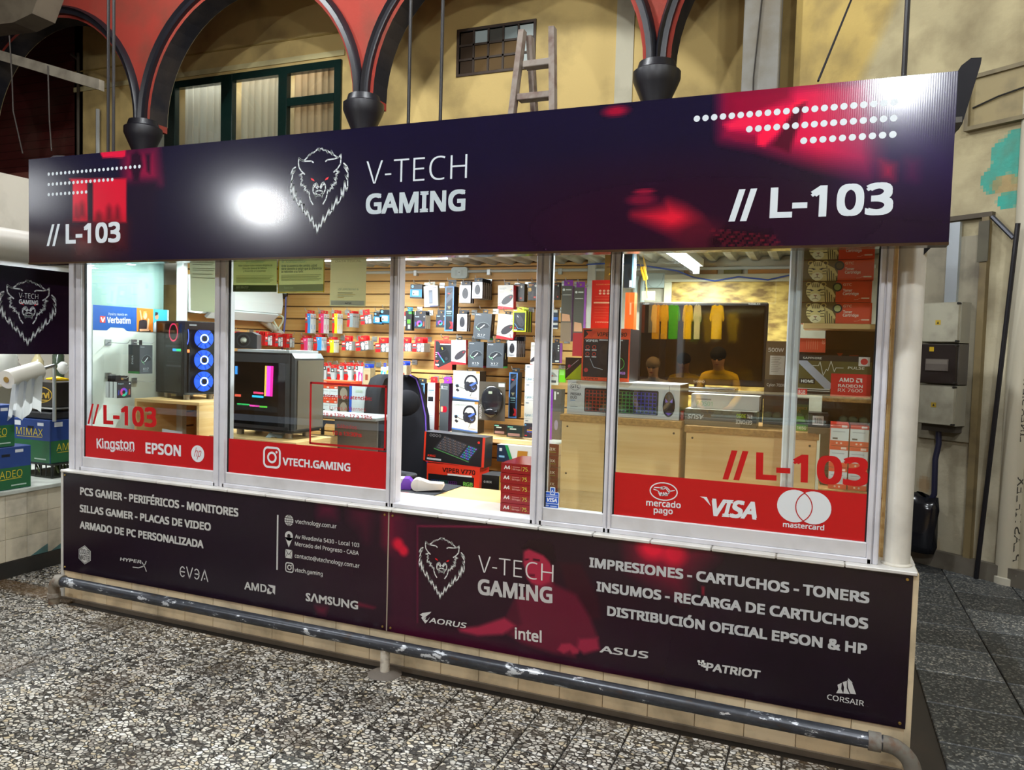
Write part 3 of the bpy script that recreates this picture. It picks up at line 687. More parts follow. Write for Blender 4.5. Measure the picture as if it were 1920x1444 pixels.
# ---------------------------------------------------------------- printed base panels
FP = Fr((0, -.004, 0))
PZ0, PZ1 = .178, .788; PXM = FP.px(727, 1075)[0]; PX0, PX1 = XL+.012, XR-.016
cD = crop(440, 950, 6.4); cE = crop(640, 960, 2.11); cG = crop(1090, 1030, 3.368)
def panelart(U, V):
    C = np.zeros(U.shape+(3,))+np.array((27, 15, 27.))
    def pm(c, pts, col, soft=.012, k=1.0):
        nonlocal C
        C = mixc(C, pmask(U, V, P(FP, c, pts), soft)*k, col)
    C = mixc(C, emask(U, V, FP.px(880,1150)[0], .4, .9, .5, 1.0)*.45, (52, 10, 28))
    pm(cD, [(1015,-60),(1210,-40),(1205,130),(1010,110)], (92, 14, 44), .04, .8)
    pm(cD, [(1380,-30),(1660,10),(1580,390),(1520,250),(1400,150)], (82, 14, 40), .05, .7)
    pm(cD, [(1800,60),(1990,90),(1990,560),(1860,520),(1800,450)], (140, 18, 48), .04, .8)
    pm(cD, [(1480,1150),(1690,1210),(1660,1225),(1480,1190)], (110, 20, 44), .01)
    pm(cD, [(970,1200),(1110,1210),(1080,1290),(1000,1270)], (96, 16, 42), .02)
    pm(cE, [(298,52),(800,56),(800,66),(304,60),(304,440),(298,440)], (104, 18, 50), .004)
    pm(cE, [(190,10),(300,20),(298,450),(190,440)], (62, 10, 36), .03, .7)
    for x, y, r in ((225,128,.03), (246,153,.026)): C = mixc(C, emask(U, V, *FP.px(*cE(x, y)), r, r, .9), (196, 18, 48))
    pm(cE, [(190,430),(620,520),(900,600),(1266,690),(1266,760),(190,520)], (66, 10, 36), .04, .8)
    pm(cE, [(860,200),(950,205),(1015,340),(1025,420),(980,430),(900,330)], (48, 12, 26), .012)
    pm(cE, [(690,340),(760,292),(838,284),(930,328),(985,420),(1015,497),(945,500),(925,575),(840,560),(715,520),(655,480),(660,410)], (92, 20, 42), .012)
    pm(cE, [(650,420),(690,345),(712,440),(660,485)], (70, 14, 34), .012)
    pm(cE, [(463,462),(540,453),(645,418),(690,450),(640,485),(540,490),(470,474)], (150, 34, 62), .01)
    pm(cE, [(940,500),(1015,496),(1022,545),(960,562),(930,540)], (140, 32, 58), .01)
    pm(cE, [(855,545),(870,522),(905,520),(940,545),(938,560),(915,562),(905,548),(880,560)], (150, 36, 62), .006)
    pm(cE, [(762,270),(836,262),(838,292),(790,305),(765,296)], (110, 24, 46), .01)
    pm(cE, [(722,150),(740,142),(800,166),(826,190),(836,240),(824,276),(790,292),(752,284),(735,262),(728,225),(720,205)], (158, 36, 62), .008)
    pm(cE, [(716,142),(738,116),(795,112),(835,130),(848,185),(838,215),(822,196),(800,172),(742,146),(722,155)], (30, 8, 20), .008)
    pm(cE, [(726,186),(742,184),(742,190),(727,192)], (60, 10, 28), .003); pm(cE, [(758,184),(786,188),(784,196),(758,192)], (60, 10, 28), .003)
    pm(cE, [(740,246),(766,247),(764,256),(742,255)], (84, 12, 34), .003)
    pm(cG, [(300,-40),(830,-40),(830,40),(660,180),(640,290),(470,200),(330,120)], (120, 12, 42), .06, .9)
    C = mixc(C, emask(U, V, *FP.px(*cG(450,-10)), .06, .05, .9), (216, 18, 52)); C = mixc(C, emask(U, V, *FP.px(*cG(585,25)), .05, .05, .9), (206, 16, 50))
    pm(cG, [(760,235),(778,238),(775,290),(762,285)], (170, 24, 50), .006)
    C = mixc(C, np.clip((U-FP.px(1250,1100)[0])/.5, 0, 1)*.8, (23, 12, 22))
    return C
def panel(x0, x1, label):
    m = MB(); m.box((x0, -.0038, PZ0), (x1, .0015, PZ1), '#181014'); nx = int((x1-x0)/.0055)
    m.raster(FP, x0, PZ0, x1, PZ1, nx, 110, panelart, .0003)
    o = tag(m.build('advertising_panel', 'panelboard'), label, 'sign')
    for x in (x0+.02, x1-.02):
        for z in (PZ0+.02, PZ1-.02): s = MB(); s.lathe((x, -.006, z), [(.0065,0),(.005,.003)], '#b99a52', 8, (0,-1,0)); s.build('screw', 'metal', o)
    return o
pa = panel(PX0, PXM-.003, 'dark printed panel with service list and contact details below the left windows'.replace('left windows', 'sliding panes'))
pb = panel(PXM+.003, PX1, 'dark printed panel with wolf logo and red toned player photo below the payment logos')
m = MB(); m.box((PXM-.003, -.005, PZ0), (PXM+.003, .001, PZ1), '#a79c86'); m.build('joint_strip', 'alu', pa)
GR = '#bdbdb9'
def txt(par, name, fr, t, c, bl, br, tl, col=GR, bold=.034, slant=0.0, mat='print'):
    for xr in wordranges(t, bold): m = MB(); m.textpx(fr, t, c(*bl), c(*br), c(*tl), col, bold, .001, slant, xr); m.build(name, mat, par)
c7 = crop(80, 860, 2.909)
txt(pa, 'lettering', FP, 'PCS GAMER - PERIFÉRICOS - MONITORES', c7, (205,197), (1068,318), (205,155))
txt(pa, 'lettering', FP, 'SILLAS GAMER - PLACAS DE VIDEO', c7, (203,290), (918,395), (203,250))
txt(pa, 'lettering', FP, 'ARMADO DE PC PERSONALIZADA', c7, (203,380), (878,490), (203,340))
a, b_ = FP.px(*c7(1283,307)), FP.px(*c7(1279,607))
m = MB(); m.rect(FP, a[0]-.005, b_[1], a[0]+.005, a[1], GR, .001); m.build('divider_line', 'print', pa)
for t, bl, br, tl in (('vtechnology.com.ar',(728,200),(1224,263),(728,150)), ('Av Rivadavia 5430 - Local 103',(726,380),(1497,488),(726,332)), ('Mercado del Progreso - CABA',(724,468),(1490,584),(724,420)), ('contacto@vtechnology.com.ar',(722,612),(1500,738),(722,562)), ('vtech.gaming',(720,780),(1058,832),(720,732))):
    txt(pa, 'contact_text', FP, t, cD, bl, br, tl, GR, .012)
def insta(mb, fr, u0, v0, u1, v1, col, w=.001, th=.11):
    s = u1-u0; h = v1-v0; T = s*th; r = s*.26; n = 5; out = []; inn = []
    for cx, cy, a in ((u1-r,v0+r,-90),(u1-r,v1-r,0),(u0+r,v1-r,90),(u0+r,v0+r,180)):
        for i in range(n+1):
            t = math.radians(a+90*i/n); out.append((cx+r*math.cos(t), cy+r*math.sin(t))); inn.append((cx+(r-T)*math.cos(t), cy+(r-T)*math.sin(t)))
    N = len(out); vs = [fr.pt(*p, w) for p in out]+[fr.pt(*p, w) for p in inn]
    mb.add(vs, [(i, (i+1)%N, (i+1)%N+N, i+N) for i in range(N)], col)
    mb.ring(fr, (u0+u1)/2, (v0+v1)/2, s*.27, s*.27, T, col, w); mb.ell(fr, u1-s*.24, v1-s*.24, s*.06, s*.06, col, w, 10)
m = MB(); u, v = FP.px(*cD(653,165)); m.ell(FP, u, v, .029, .029, GR, .001)
for k in (-.5, .5): m.stroke(FP, [(u-.028, v+k*.026), (u+.028, v+k*.026)], .003, '#1b1018', .0015)
m.stroke(FP, [(u, v-.029), (u, v+.029)], .003, '#1b1018', .0015); m.stroke(FP, [(u-.029, v), (u+.029, v)], .003, '#1b1018', .0015); m.ring(FP, u, v, .016, .028, .003, '#1b1018', .0015)
m.build('globe_icon', 'print', pa)
m = MB(); u, v = FP.px(*cD(652,352)); m.ell(FP, u, v, .026, .026, GR, .001); m.poly(FP, [(u-.025,v-.008),(u,v-.062),(u+.025,v-.008)], GR, .001); m.ell(FP, u, v, .011, .011, '#1b1018', .0015, 12); m.build('pin_icon', 'print', pa)
m = MB(); p, q = FP.px(*cD(608,612)), FP.px(*cD(692,545)); q = (q[0], p[1]+.046); m.rect(FP, p[0], p[1], q[0], q[1], GR, .001); m.stroke(FP, [(p[0],q[1]),((p[0]+q[0])/2,(p[1]+q[1])/2-.004),(q[0],q[1])], .003, '#1b1018', .0015)
m.stroke(FP, [p, ((p[0]+q[0])/2-.008,(p[1]+q[1])/2+.002)], .0025, '#1b1018', .0015); m.stroke(FP, [(q[0],p[1]), ((p[0]+q[0])/2+.008,(p[1]+q[1])/2+.002)], .0025, '#1b1018', .0015); m.build('envelope_icon', 'print', pa)
m = MB(); p = FP.px(*cD(608,782)); insta(m, FP, p[0], p[1], p[0]+.054, p[1]+.054, GR); m.build('camera_icon', 'print', pa)
c3 = crop(120, 995, 6.857)
m = MB(); u, v = FP.px(*c3(268,312)); R = .058
hx = [(u+R*math.sin(math.radians(60*i)), v+R*math.cos(math.radians(60*i))) for i in range(6)]
m.poly(FP, hx, GR, .001); m.stroke(FP, [((x-u)*.9+u, (y-v)*.9+v) for x, y in hx+hx[:1]], .003, '#1b1018', .0014)
m.text(FP, 'COOLER', u-.042, v+.004, .084, .03, '#1b1018', .012, .0016); m.text(FP, 'MASTER', u-.042, v-.032, .084, .03, '#1b1018', .012, .0016); m.build('hexagon_logo', 'print', pa)
m = MB(); m.textpx(FP, 'HYPER', c3(722,385), c3(995,425), c3(722,342), GR, .02, .001, .25)
q = lambda *p: [FP.px(*c3(p[i], p[i+1])) for i in range(0, len(p), 2)]
m.stroke(FP, q(1005,408,1025,440,1045,480,1060,525), .006, GR, .001); m.stroke(FP, q(1058,395,1045,430,1015,462,960,478,888,470), .006, GR, .001); m.build('swoosh_logo', 'print', pa)
m = MB(); u0, v0 = FP.px(*c3(1488,590)); u1, v1 = FP.px(*c3(1850,655)); hh = .062; st = .0068; w4 = (u1-u0)/4
m.ring(FP, u0+w4*.42, v0+hh/2, w4*.42, hh/2, st, GR, .001, 16, 40, 320); m.stroke(FP, [(u0+w4*.1, v0+hh/2), (u0+w4*.72, v0+hh/2)], st, GR, .001)
m.stroke(FP, [(u0+w4*1.0, v0+hh), (u0+w4*1.42, v0), (u0+w4*1.84, v0+hh)], st, GR, .001)
m.ring(FP, u0+w4*2.42, v0+hh/2, w4*.42, hh/2, st, GR, .001, 16, -140, 140); m.stroke(FP, [(u0+w4*2.2, v0+hh/2), (u0+w4*2.8, v0+hh/2)], st, GR, .001)
m.stroke(FP, [(u0+w4*3.1, v0), (u0+w4*3.55, v0+hh), (u0+w4*4.0, v0)], st, GR, .001); m.ell(FP, u0+w4*3.55, v0+hh*.2, .005, .005, GR, .001, 8); m.build('line_letter_logo', 'print', pa)
m = MB(); m.textpx(FP, 'AMD', cD(118,992), cD(385,1032), cD(118,898), GR, .02, .001)
q = lambda *p: [FP.px(*cD(p[i], p[i+1])) for i in range(0, len(p), 2)]
m.poly(FP, q(398,935,490,950,485,1058,455,1025,458,978,428,968), GR, .001); m.poly(FP, q(392,990,416,972,416,1016,452,1030,432,1052,390,1045), GR, .001); m.build('arrow_logo', 'print', pa)
txt(pa, 'spaced_logo', FP, 'S\u039bMSUNG', cD, (853,1130), (1482,1237), (853,1026), GR, .028)
cF = crop(770, 985, 6.562)
p0, p1, p2, p3 = FP.px(*cF(105,390)), FP.px(*cF(662,560)), FP.px(*cF(370,905)), FP.px(*cF(378,155))
m = MB(); wolf(m, FP, p0[0], p2[1], p1[0], p3[1], .0055, '#d9d9d6'); m.build('wolf_logo', 'print', pb)
txt(pb, 'shop_name_thin', FP, 'V-TECH', cF, (830,575), (1755,703), (830,364), '#d0cfcc', -.012)
txt(pb, 'shop_name_bold', FP, 'GAMING', cF, (828,848), (1745,962), (828,657), '#b9b7b6', .03)
m = MB(); m.textpx(FP, 'AORUS', cF(225,1196), cF(675,1268), cF(225,1130), '#d0cfcc', .014, .001, .3)
q = lambda *p: [FP.px(*cF(p[i], p[i+1])) for i in range(0, len(p), 2)]
m.poly(FP, q(112,1100,150,1078,255,1064,240,1085,190,1120,150,1165,132,1140,145,1118), '#c9c8c5', .001); m.poly(FP, q(150,1165,195,1125,180,1160,205,1168,238,1130,205,1185,180,1208), '#c9c8c5', .001); m.build('eagle_logo', 'print', pb)
txt(pb, 'rounded_logo', FP, 'intel', cF, (1283,1397), (1612,1445), (1283,1258), '#c9c8c5', .02)
txt(pb, 'lettering', FP, 'IMPRESIONES - CARTUCHOS - TONERS', cG, (50,112), (1818,343), (50,50), '#b9bbbc', .036)
txt(pb, 'lettering', FP, 'INSUMOS - RECARGA DE CARTUCHOS', cG, (95,264), (1810,506), (95,202), '#b9bbbc', .036)
txt(pb, 'lettering', FP, 'DISTRIBUCIÓN OFICIAL EPSON & HP', cG, (163,418), (1803,666), (163,357), '#b9bbbc', .036)
txt(pb, 'wide_logo', FP, 'ASUS', cG, (115,650), (420,692), (115,606), '#c2c2c0', .02, .15)
cH = crop(1100, 1190, 3.4286)
m = MB(); m.textpx(FP, 'PATRiOT', cH(765,230), cH(1112,284), cH(765,178), '#c2c2c0', .03, .001, .12)
for x, y in ((722,172),(735,185),(748,172),(758,188),(745,198),(728,188),(760,205)):
    u, v = FP.px(*cH(x, y)); m.rect(FP, u-.006, v-.005, u+.005, v+.005, '#d5d5d2', .001)
m.build('star_trail_logo', 'print', pb)
m = MB(); m.textpx(FP, 'CORSAIR', cH(1545,416), cH(1782,460), cH(1545,382), '#c2c2c0', .008, .001)
q = lambda *p: [FP.px(*cH(p[i], p[i+1])) for i in range(0, len(p), 2)]
for s in ((1612,322,1640,310,1636,350,1650,378,1604,376,1618,350), (1645,305,1672,298,1672,345,1690,382,1650,378,1655,340), (1676,290,1705,310,1718,345,1732,384,1695,380,1680,340), (1680,278,1712,312,1700,306,1682,292)): m.poly(FP, q(*s), '#c2c2c0', .001)
m.build('sail_logo', 'print', pb)

# ---------------------------------------------------------------- vinyl on the panes
FV = Fr((0, YW-.0035, 0)); RED = '#b4000c'; VW = '#d7dcdf'
def band(name, label, c, tl, tr, br, bl):
    m = MB(); p = [FV.px(*c(*q)) for q in (bl, br, tr, tl)]
    zt = (p[2][1]+p[3][1])/2; zb = (p[0][1]+p[1][1])/2
    m.rect(FV, p[0][0], zb, p[1][0], zt, RED); return tag(m.build(name, 'print'), label, 'window decal')
c6 = crop(160, 790, 7.385)
b1 = band('vinyl_band', 'red vinyl band with three white brand logos on pane by white display board', c6, (-6,50), (1812,219), (1806,722), (-6,508))
b1.data.name = 'vinyl_band'
m = MB(); m.textpx(FV, 'Kingston', c6(160,374), c6(682,392), c6(160,238), VW, .02, .0008); m.build('serif_logo', 'print', b1)
m = MB(); m.textpx(FV, 'TECHNOLOGY', c6(258,384), c6(688,424), c6(258,352), VW, .014, .0012); m.build('small_lettering', 'print', b1)
m = MB(); m.textpx(FV, 'EPSON', c6(835,444), c6(1325,488), c6(835,292), VW, .03, .0008); m.build('block_logo', 'print', b1)
m = MB(); u, v = FV.px(*c6(1557,450)); m.ell(FV, u, v, .048, .048, VW, .0008, 28); m.text(FV, 'hp', u-.027, v-.018, .046, .05, RED, -.005, .0014, .3); m.build('round_logo', 'print', b1)
c5 = crop(420, 690, 6)
b2 = band('vinyl_band', 'red vinyl band with camera icon and account name below the opening hours', c5, (54,795), (1842,950), (1836,1388), (50,1195))
m = MB(); p, q2 = FV.px(*c5(440,1118)), FV.px(*c5(602,1060)); insta(m, FV, p[0], p[1], p[0]+.118, p[1]+.118, VW, .0008, .1); m.build('camera_icon', 'print', b2)
m = MB(); m.textpx(FV, 'VTECH.GAMING', c5(660,1094), c5(1422,1166), c5(660,1006), VW, .03, .0008); m.build('lettering', 'print', b2)
c8 = crop(1150, 880, 3.765)
b3 = band('vinyl_band', 'red vinyl band with three white payment logos on the wide pane', c8, (8,25), (1812,171), (1800,529), (2,350))
q = lambda *p: [FV.px(*c8(p[i], p[i+1])) for i in range(0, len(p), 2)]
m = MB(); u, v = FV.px(*c8(355,157)); m.ring(FV, u, v, .062, .041, .005, VW, .0008)
m.stroke(FV, q(285,140,312,150,340,178,365,186,392,170,400,155,432,150), .004, VW, .0008); m.stroke(FV, q(290,128,330,130,352,122,378,128,400,152), .004, VW, .0008); m.stroke(FV, q(352,122,335,138,355,140,370,132,395,165), .004, VW, .0008)
for x in (322,338,354,370): m.stroke(FV, q(x,165,x+10,185), .006, VW, .0008)
m.build('handshake_icon', 'print', b3)
m = MB(); m.textpx(FV, 'mercado', c8(232,256), c8(476,276), c8(232,212), VW, .02, .0008); m.build('lettering', 'print', b3); m = MB(); m.textpx(FV, 'pago', c8(285,308), c8(420,318), c8(285,266), VW, .02, .0008); m.build('lettering', 'print', b3)
m = MB(); m.textpx(FV, 'VISA', c8(668,326), c8(1010,356), c8(668,204), VW, .035, .0008, .22); m.poly(FV, q(610,192,660,196,690,262,640,206), VW, .0008); m.build('slanted_logo', 'print', b3)
m = MB(); u, v = FV.px(*c8(1278,275)); u2, v2 = FV.px(*c8(1412,285)); v += .009; R = .068
m.ell(FV, u, v, R, R, VW, .0008, 32); m.ell(FV, u2, v, R, R, VW, .0011, 32)
d = (u2-u)/2; a_ = math.degrees(math.acos(min(1, d/R)))
m.ring(FV, u, v, R+.002, R+.002, .004, RED, .0018, 20, -a_, a_); m.ring(FV, u2, v, R+.002, R+.002, .004, RED, .0018, 20, 180-a_, 180+a_); m.build('two_circle_logo', 'print', b3)
m = MB(); m.textpx(FV, 'mastercard', c8(1197,406), c8(1488,432), c8(1197,370), VW, .02, .0008); m.build('lettering', 'print', b3)
ck = crop(1320, 690, 4.125)
m = MB(); slash(m, FV, ck(143,861), ck(259,640), .024, RED); slash(m, FV, ck(227,866), ck(344,645), .024, RED)
m.textpx(FV, 'L-103', ck(400,862), ck(1272,918), ck(400,652), RED, .03, .0004); tag(m.build('unit_number_decal', 'print'), 'large red unit number lettering on the wide pane above payment logos', 'window decal')
cl = crop(155, 560, 5.775)
m = MB(); slash(m, FV, cl(53,1355), cl(122,1140), .016, RED); slash(m, FV, cl(108,1358), cl(181,1145), .016, RED)
m.textpx(FV, 'L-103', cl(225,1357), cl(800,1396), cl(225,1150), RED, .03, .0004); tag(m.build('unit_number_decal', 'print'), 'red unit number lettering on pane in front of the white display board', 'window decal')
q = [FV.px(*c5(x, y)) for x, y in ((978,165),(1825,212),(1808,915),(968,850))]
x0, x1, z0, z1 = (q[0][0]+q[3][0])/2, (q[1][0]+q[2][0])/2, (q[2][1]+q[3][1])/2, (q[0][1]+q[1][1])/2
m = MB(); m.stroke(FV, [(x0,z0),(x1,z0),(x1,z1),(x0,z1),(x0,z0)], .011, '#a8000e', .0002); hrs = tag(m.build('opening_hours_decal', 'print'), 'red framed opening hours lettering on the pane in front of chair', 'window decal')
for t, bl, br, tl, bd in (('Horario de atención:',(1130,332),(1660,368),(1130,290),.022), ('Lunes a Viernes',(1190,466),(1590,490),(1190,424),-.004), ('10 a 13hs - 17 a 19hs',(1115,540),(1665,578),(1115,500),.018), ('Sábados',(1272,672),(1495,692),(1272,630),-.004), ('10 a 13:30hs',(1218,750),(1548,780),(1218,704),.02)):
    for xr in wordranges(t, bd): m = MB(); m.textpx(FV, t, c5(*bl), c5(*br), c5(*tl), '#b00a14', bd, .0002, 0, xr); m.build('lettering', 'print', hrs)
# blue card sticker on the narrow pane
cs = crop(880, 810, 9.02)
p, q2, r_ = FV.px(*cs(1268,1278)), FV.px(*cs(1512,1300)), FV.px(*cs(1275,1000))
u0, u1, v0, v1 = p[0], q2[0], p[1], r_[1]; w_, h_ = u1-u0, v1-v0
m = MB(); m.rrect(FV, u0, v0, u1, v1, .006, '#e6ebf2'); m.rrect(FV, u0+.003, v0+h_*.3, u1-.003, v1-.003, .005, '#1657c8', .0004); m.rect(FV, u0+.003, v0+.003, u1-.003, v0+h_*.26, '#1a55b8', .0004)
m.rrect(FV, u0+w_*.36, v1-h_*.18, u0+w_*.72, v1+h_*.28, .004, '#dfe8f5', .0006); m.rrect(FV, u0+w_*.41, v1-h_*.14, u0+w_*.67, v1+h_*.24, .004, '#2a62c8', .0008)
m.stroke(FV, [(u0+w_*.47, v1-h_*.05), (u0+w_*.53, v1+h_*.12), (u0+w_*.6, v1-h_*.05)], .003, '#e8eef8', .001)
m.text(FV, 'VISA', u0+w_*.12, v0+h_*.38, w_*.74, h_*.24, '#eef2f8', .03, .0008, .2); m.text(FV, 'VISA', u0+w_*.08, v0+h_*.1, w_*.22, h_*.09, '#eef2f8', .02, .0008, .2)
m.rect(FV, u0+w_*.08, v0+h_*.78, u1-w_*.1, v0+h_*.81, '#c8d4ea', .0008); m.rect(FV, u0+w_*.08, v0+h_*.68, u1-w_*.1, v0+h_*.72, '#c8d4ea', .0008); m.rect(FV, u0+w_*.4, v0+h_*.11, u1-w_*.12, v0+h_*.15, '#c8d4ea', .0008)
tag(m.build('card_sticker', 'print'), 'small blue payment card sticker at the foot of the narrow pane', 'sticker')

# paper notices behind the glass
def notice(name, label, px4, col, items, Yn=.075, cr=None):
    fr = Fr((0, Yn, 0)); q = [fr.px(*(cr(*p) if cr else p)) for p in px4]   # tl tr br bl
    m = MB(); m.prism(fr, [q[3], q[2], q[1], q[0]], -.0008, 0, col)
    def bl(s, t): # s right, t down in 0..1
        a = (q[0][0]*(1-s)+q[1][0]*s, q[0][1]*(1-s)+q[1][1]*s); b = (q[3][0]*(1-s)+q[2][0]*s, q[3][1]*(1-s)+q[2][1]*s)
        return (a[0]*(1-t)+b[0]*t, a[1]*(1-t)+b[1]*t)
    for it in items:
        if it[0] == 'r': _, s0, t0, s1, t1, cc = it[:6]; m.poly(fr, [bl(s0,t1), bl(s1,t1), bl(s1,t0), bl(s0,t0)], cc, .0006+.0003*(len(it) > 6))
        elif it[0] == 't':
            _, tx, s0, t0, s1, hgt, cc, bd = it; a = bl(s0, t0); b = bl(s1, t0)
            m.text(fr, tx, a[0], a[1], b[0]-a[0], hgt*(q[0][1]-q[3][1]), cc, bd, .001)
    return tag(m.build(name, 'paper'), label, 'notice')
lines = lambda s0, s1, ts, c: [('r', s0, t, s1-.12*((i*7) % 3)/3, t+.014, c) for i, t in enumerate(ts)]
c8b = crop(150, 480, 4.22); c5a = crop(420, 470, 6)
notice('paper_notice', 'plain white typed sheet taped behind glass in front of air conditioner', [(866,-60),(1092,-60),(1088,450),(876,432)], '#cfd2c0', lines(.1,.9,[.18,.22,.25,.31,.34,.4,.46],'#a9aa9a')+[('t','A',.8,.12,.82,.01,'#a0a090',0)], cr=c8b)
notice('paper_notice', 'pale green consumer notice with a dark green foot band behind glass', [(108,20),(594,20),(592,465),(102,462)], '#b9bd92', [('t','Sr. Consumidor:',.3,.28,.72,.055,'#4f8b8a',0), ('t','Ante cualquier duda o reclamo dirigirse a la',.12,.36,.9,.045,'#4a5a50',.01), ('t','Dirección General de Defensa',.22,.43,.78,.045,'#4a5a50',.01), ('t','y Protección al Consumidor',.24,.5,.76,.045,'#4a5a50',.01), ('r',0,.83,1,1,'#3d5340'), ('t','0800-999-2727',.07,.915,.36,.05,'#c6cfae',.015,), ('r',.07,.94,.4,.955,'#9fae8c')]+lines(.07,.93,[.59,.63,.66,.69,.72,.75],'#8c9472'), cr=c5a)
notice('paper_notice', 'yellow bordered consumer notice with grey foot band behind glass', [(614,20),(1134,20),(1128,470),(606,482)], '#c2c49e', [('r',0,0,.02,1,'#c8a020'),('r',.98,0,1,1,'#c8a020'),('r',.02,.965,.98,.985,'#c8a020'), ('t','Sr. Consumidor:',.07,.26,.62,.075,'#4f8b9a',-.005), ('t','Ante la ausencia de cambio usted',.07,.36,.84,.06,'#4a6068',.012), ('t','tiene derecho a exigir que la diferencia',.07,.43,.94,.06,'#4a6068',.012), ('t','se redondee a su favor.',.07,.5,.56,.06,'#4a6068',.012), ('r',.02,.79,.98,.96,'#9aa096',1), ('t','Buenos Aires',.14,.89,.34,.05,'#c9cfc4',0)]+lines(.07,.93,[.55,.59,.62,.65,.68],'#8f957c'), cr=c5a)
notice('paper_notice', 'cream fiscal data sheet with blue corner band behind glass', [(1204,-20),(1608,-20),(1590,630),(1188,624)], '#c9c4a8', [('r',.03,.9,.97,.98,'#b9bfcc'), ('t','DATA FISCAL',.14,.235,.86,.035,'#6d6a62',-.008), ('t','27-28976162-6',.24,.72,.8,.032,'#6b8a94',.0), ('r',.22,.76,.64,.775,'#8a8878'), ('r',.22,.79,.72,.8,'#b29a6a'), ('r',.22,.815,.66,.825,'#9a9888'), ('r',.22,.84,.4,.85,'#b29a6a'), ('t','AFIP',.43,.96,.62,.025,'#3a4668',.02)], cr=c5a)

# ---------------------------------------------------------------- bumper rail
rail = thing('bumper_rail', 'long scuffed grey steel pipe rail along the foot of kiosk', 'rail', (-1.9, -.09, 0))
def pipemat():
    m, nt, b = newmat('pipe'); N = nt.nodes; L = nt.links
    g = N.new('ShaderNodeNewGeometry'); mp = N.new('ShaderNodeMapping'); mp.inputs['Scale'].default_value = (7, 16, 16); L.new(g.outputs['Position'], mp.inputs['Vector'])
    n = N.new('ShaderNodeTexNoise'); n.inputs['Scale'].default_value = 1.4; n.inputs['Detail'].default_value = 8; n.inputs['Roughness'].default_value = .7; L.new(mp.outputs[0], n.inputs['Vector'])
    r = N.new('ShaderNodeValToRGB'); e = r.color_ramp.elements; e[0].position = .3; e[0].color = H('#4a3826'); e[1].position = .40; e[1].color = H('#33353b')
    k = e.new(.585); k.color = H('#44474e'); k = e.new(.61); k.color = H('#c9cdd2')
    L.new(n.outputs['Fac'], r.inputs[0]); L.new(r.outputs[0], b.inputs['Base Color']); b.inputs['Roughness'].default_value = .32; b.inputs['Metallic'].default_value = .35
pipemat()
vcmat('rusty', .7, dirt=.9, dscale=30, dirtcol='#5b3a20')
pl, pr = onY(112, 1090, -.09), onY(1660, 1393, -.09); zr = (pl.z+pr.z)/2
m = MB(); m.cyl((pl.x-.01, -.09, zr), (pr.x, -.09, zr), .030, '#777777', 20); m.build('pipe', 'pipe', rail, True)
m = MB(); bend = [(pr.x-.01,-.09,zr)]+[(pr.x+.10*math.sin(a), -.09, zr-.10*(1-math.cos(a))) for a in np.linspace(.15, 1.57, 8)]+[(pr.x+.10,-.09,-.02)]
m.tube(bend, .031, '#6b675e', 16); m.cyl((pr.x-.06,-.09,zr), (pr.x-.015,-.09,zr), .036, '#76736c', 20); m.build('end_elbow', 'rusty', rail, True)
m = MB(); bend = [(pl.x+.02,-.09,zr)]+[(pl.x-.05*math.sin(a), -.09, zr-.05*(1-math.cos(a))) for a in np.linspace(.15, 1.57, 6)]+[(pl.x-.05,-.09,-.02)]
m.tube(bend, .031, '#7a6f60', 16); m.cyl((pl.x-.02,-.09,zr), (pl.x+.03,-.09,zr), .037, '#8d877c', 20); m.cyl((pl.x-.05,-.09,.04), (pl.x-.05,-.09,.065), .037, '#8d877c', 20); m.build('end_elbow', 'rusty', rail, True)
for px in (710,):
    b0 = onZ(px, 1272, 0); m = MB(); m.cyl((b0.x, -.09, 0), (b0.x, -.09, zr-.02), .024, '#c9c2b4', 14); m.build('support_post', 'rusty', rail, True)
    m = MB(); m.lathe((b0.x,-.09,0), [(.085,0.001),(.06,.012),(.026,.016)], '#6a625a', 14); m.build('cement_foot', 'dirty', rail, True)
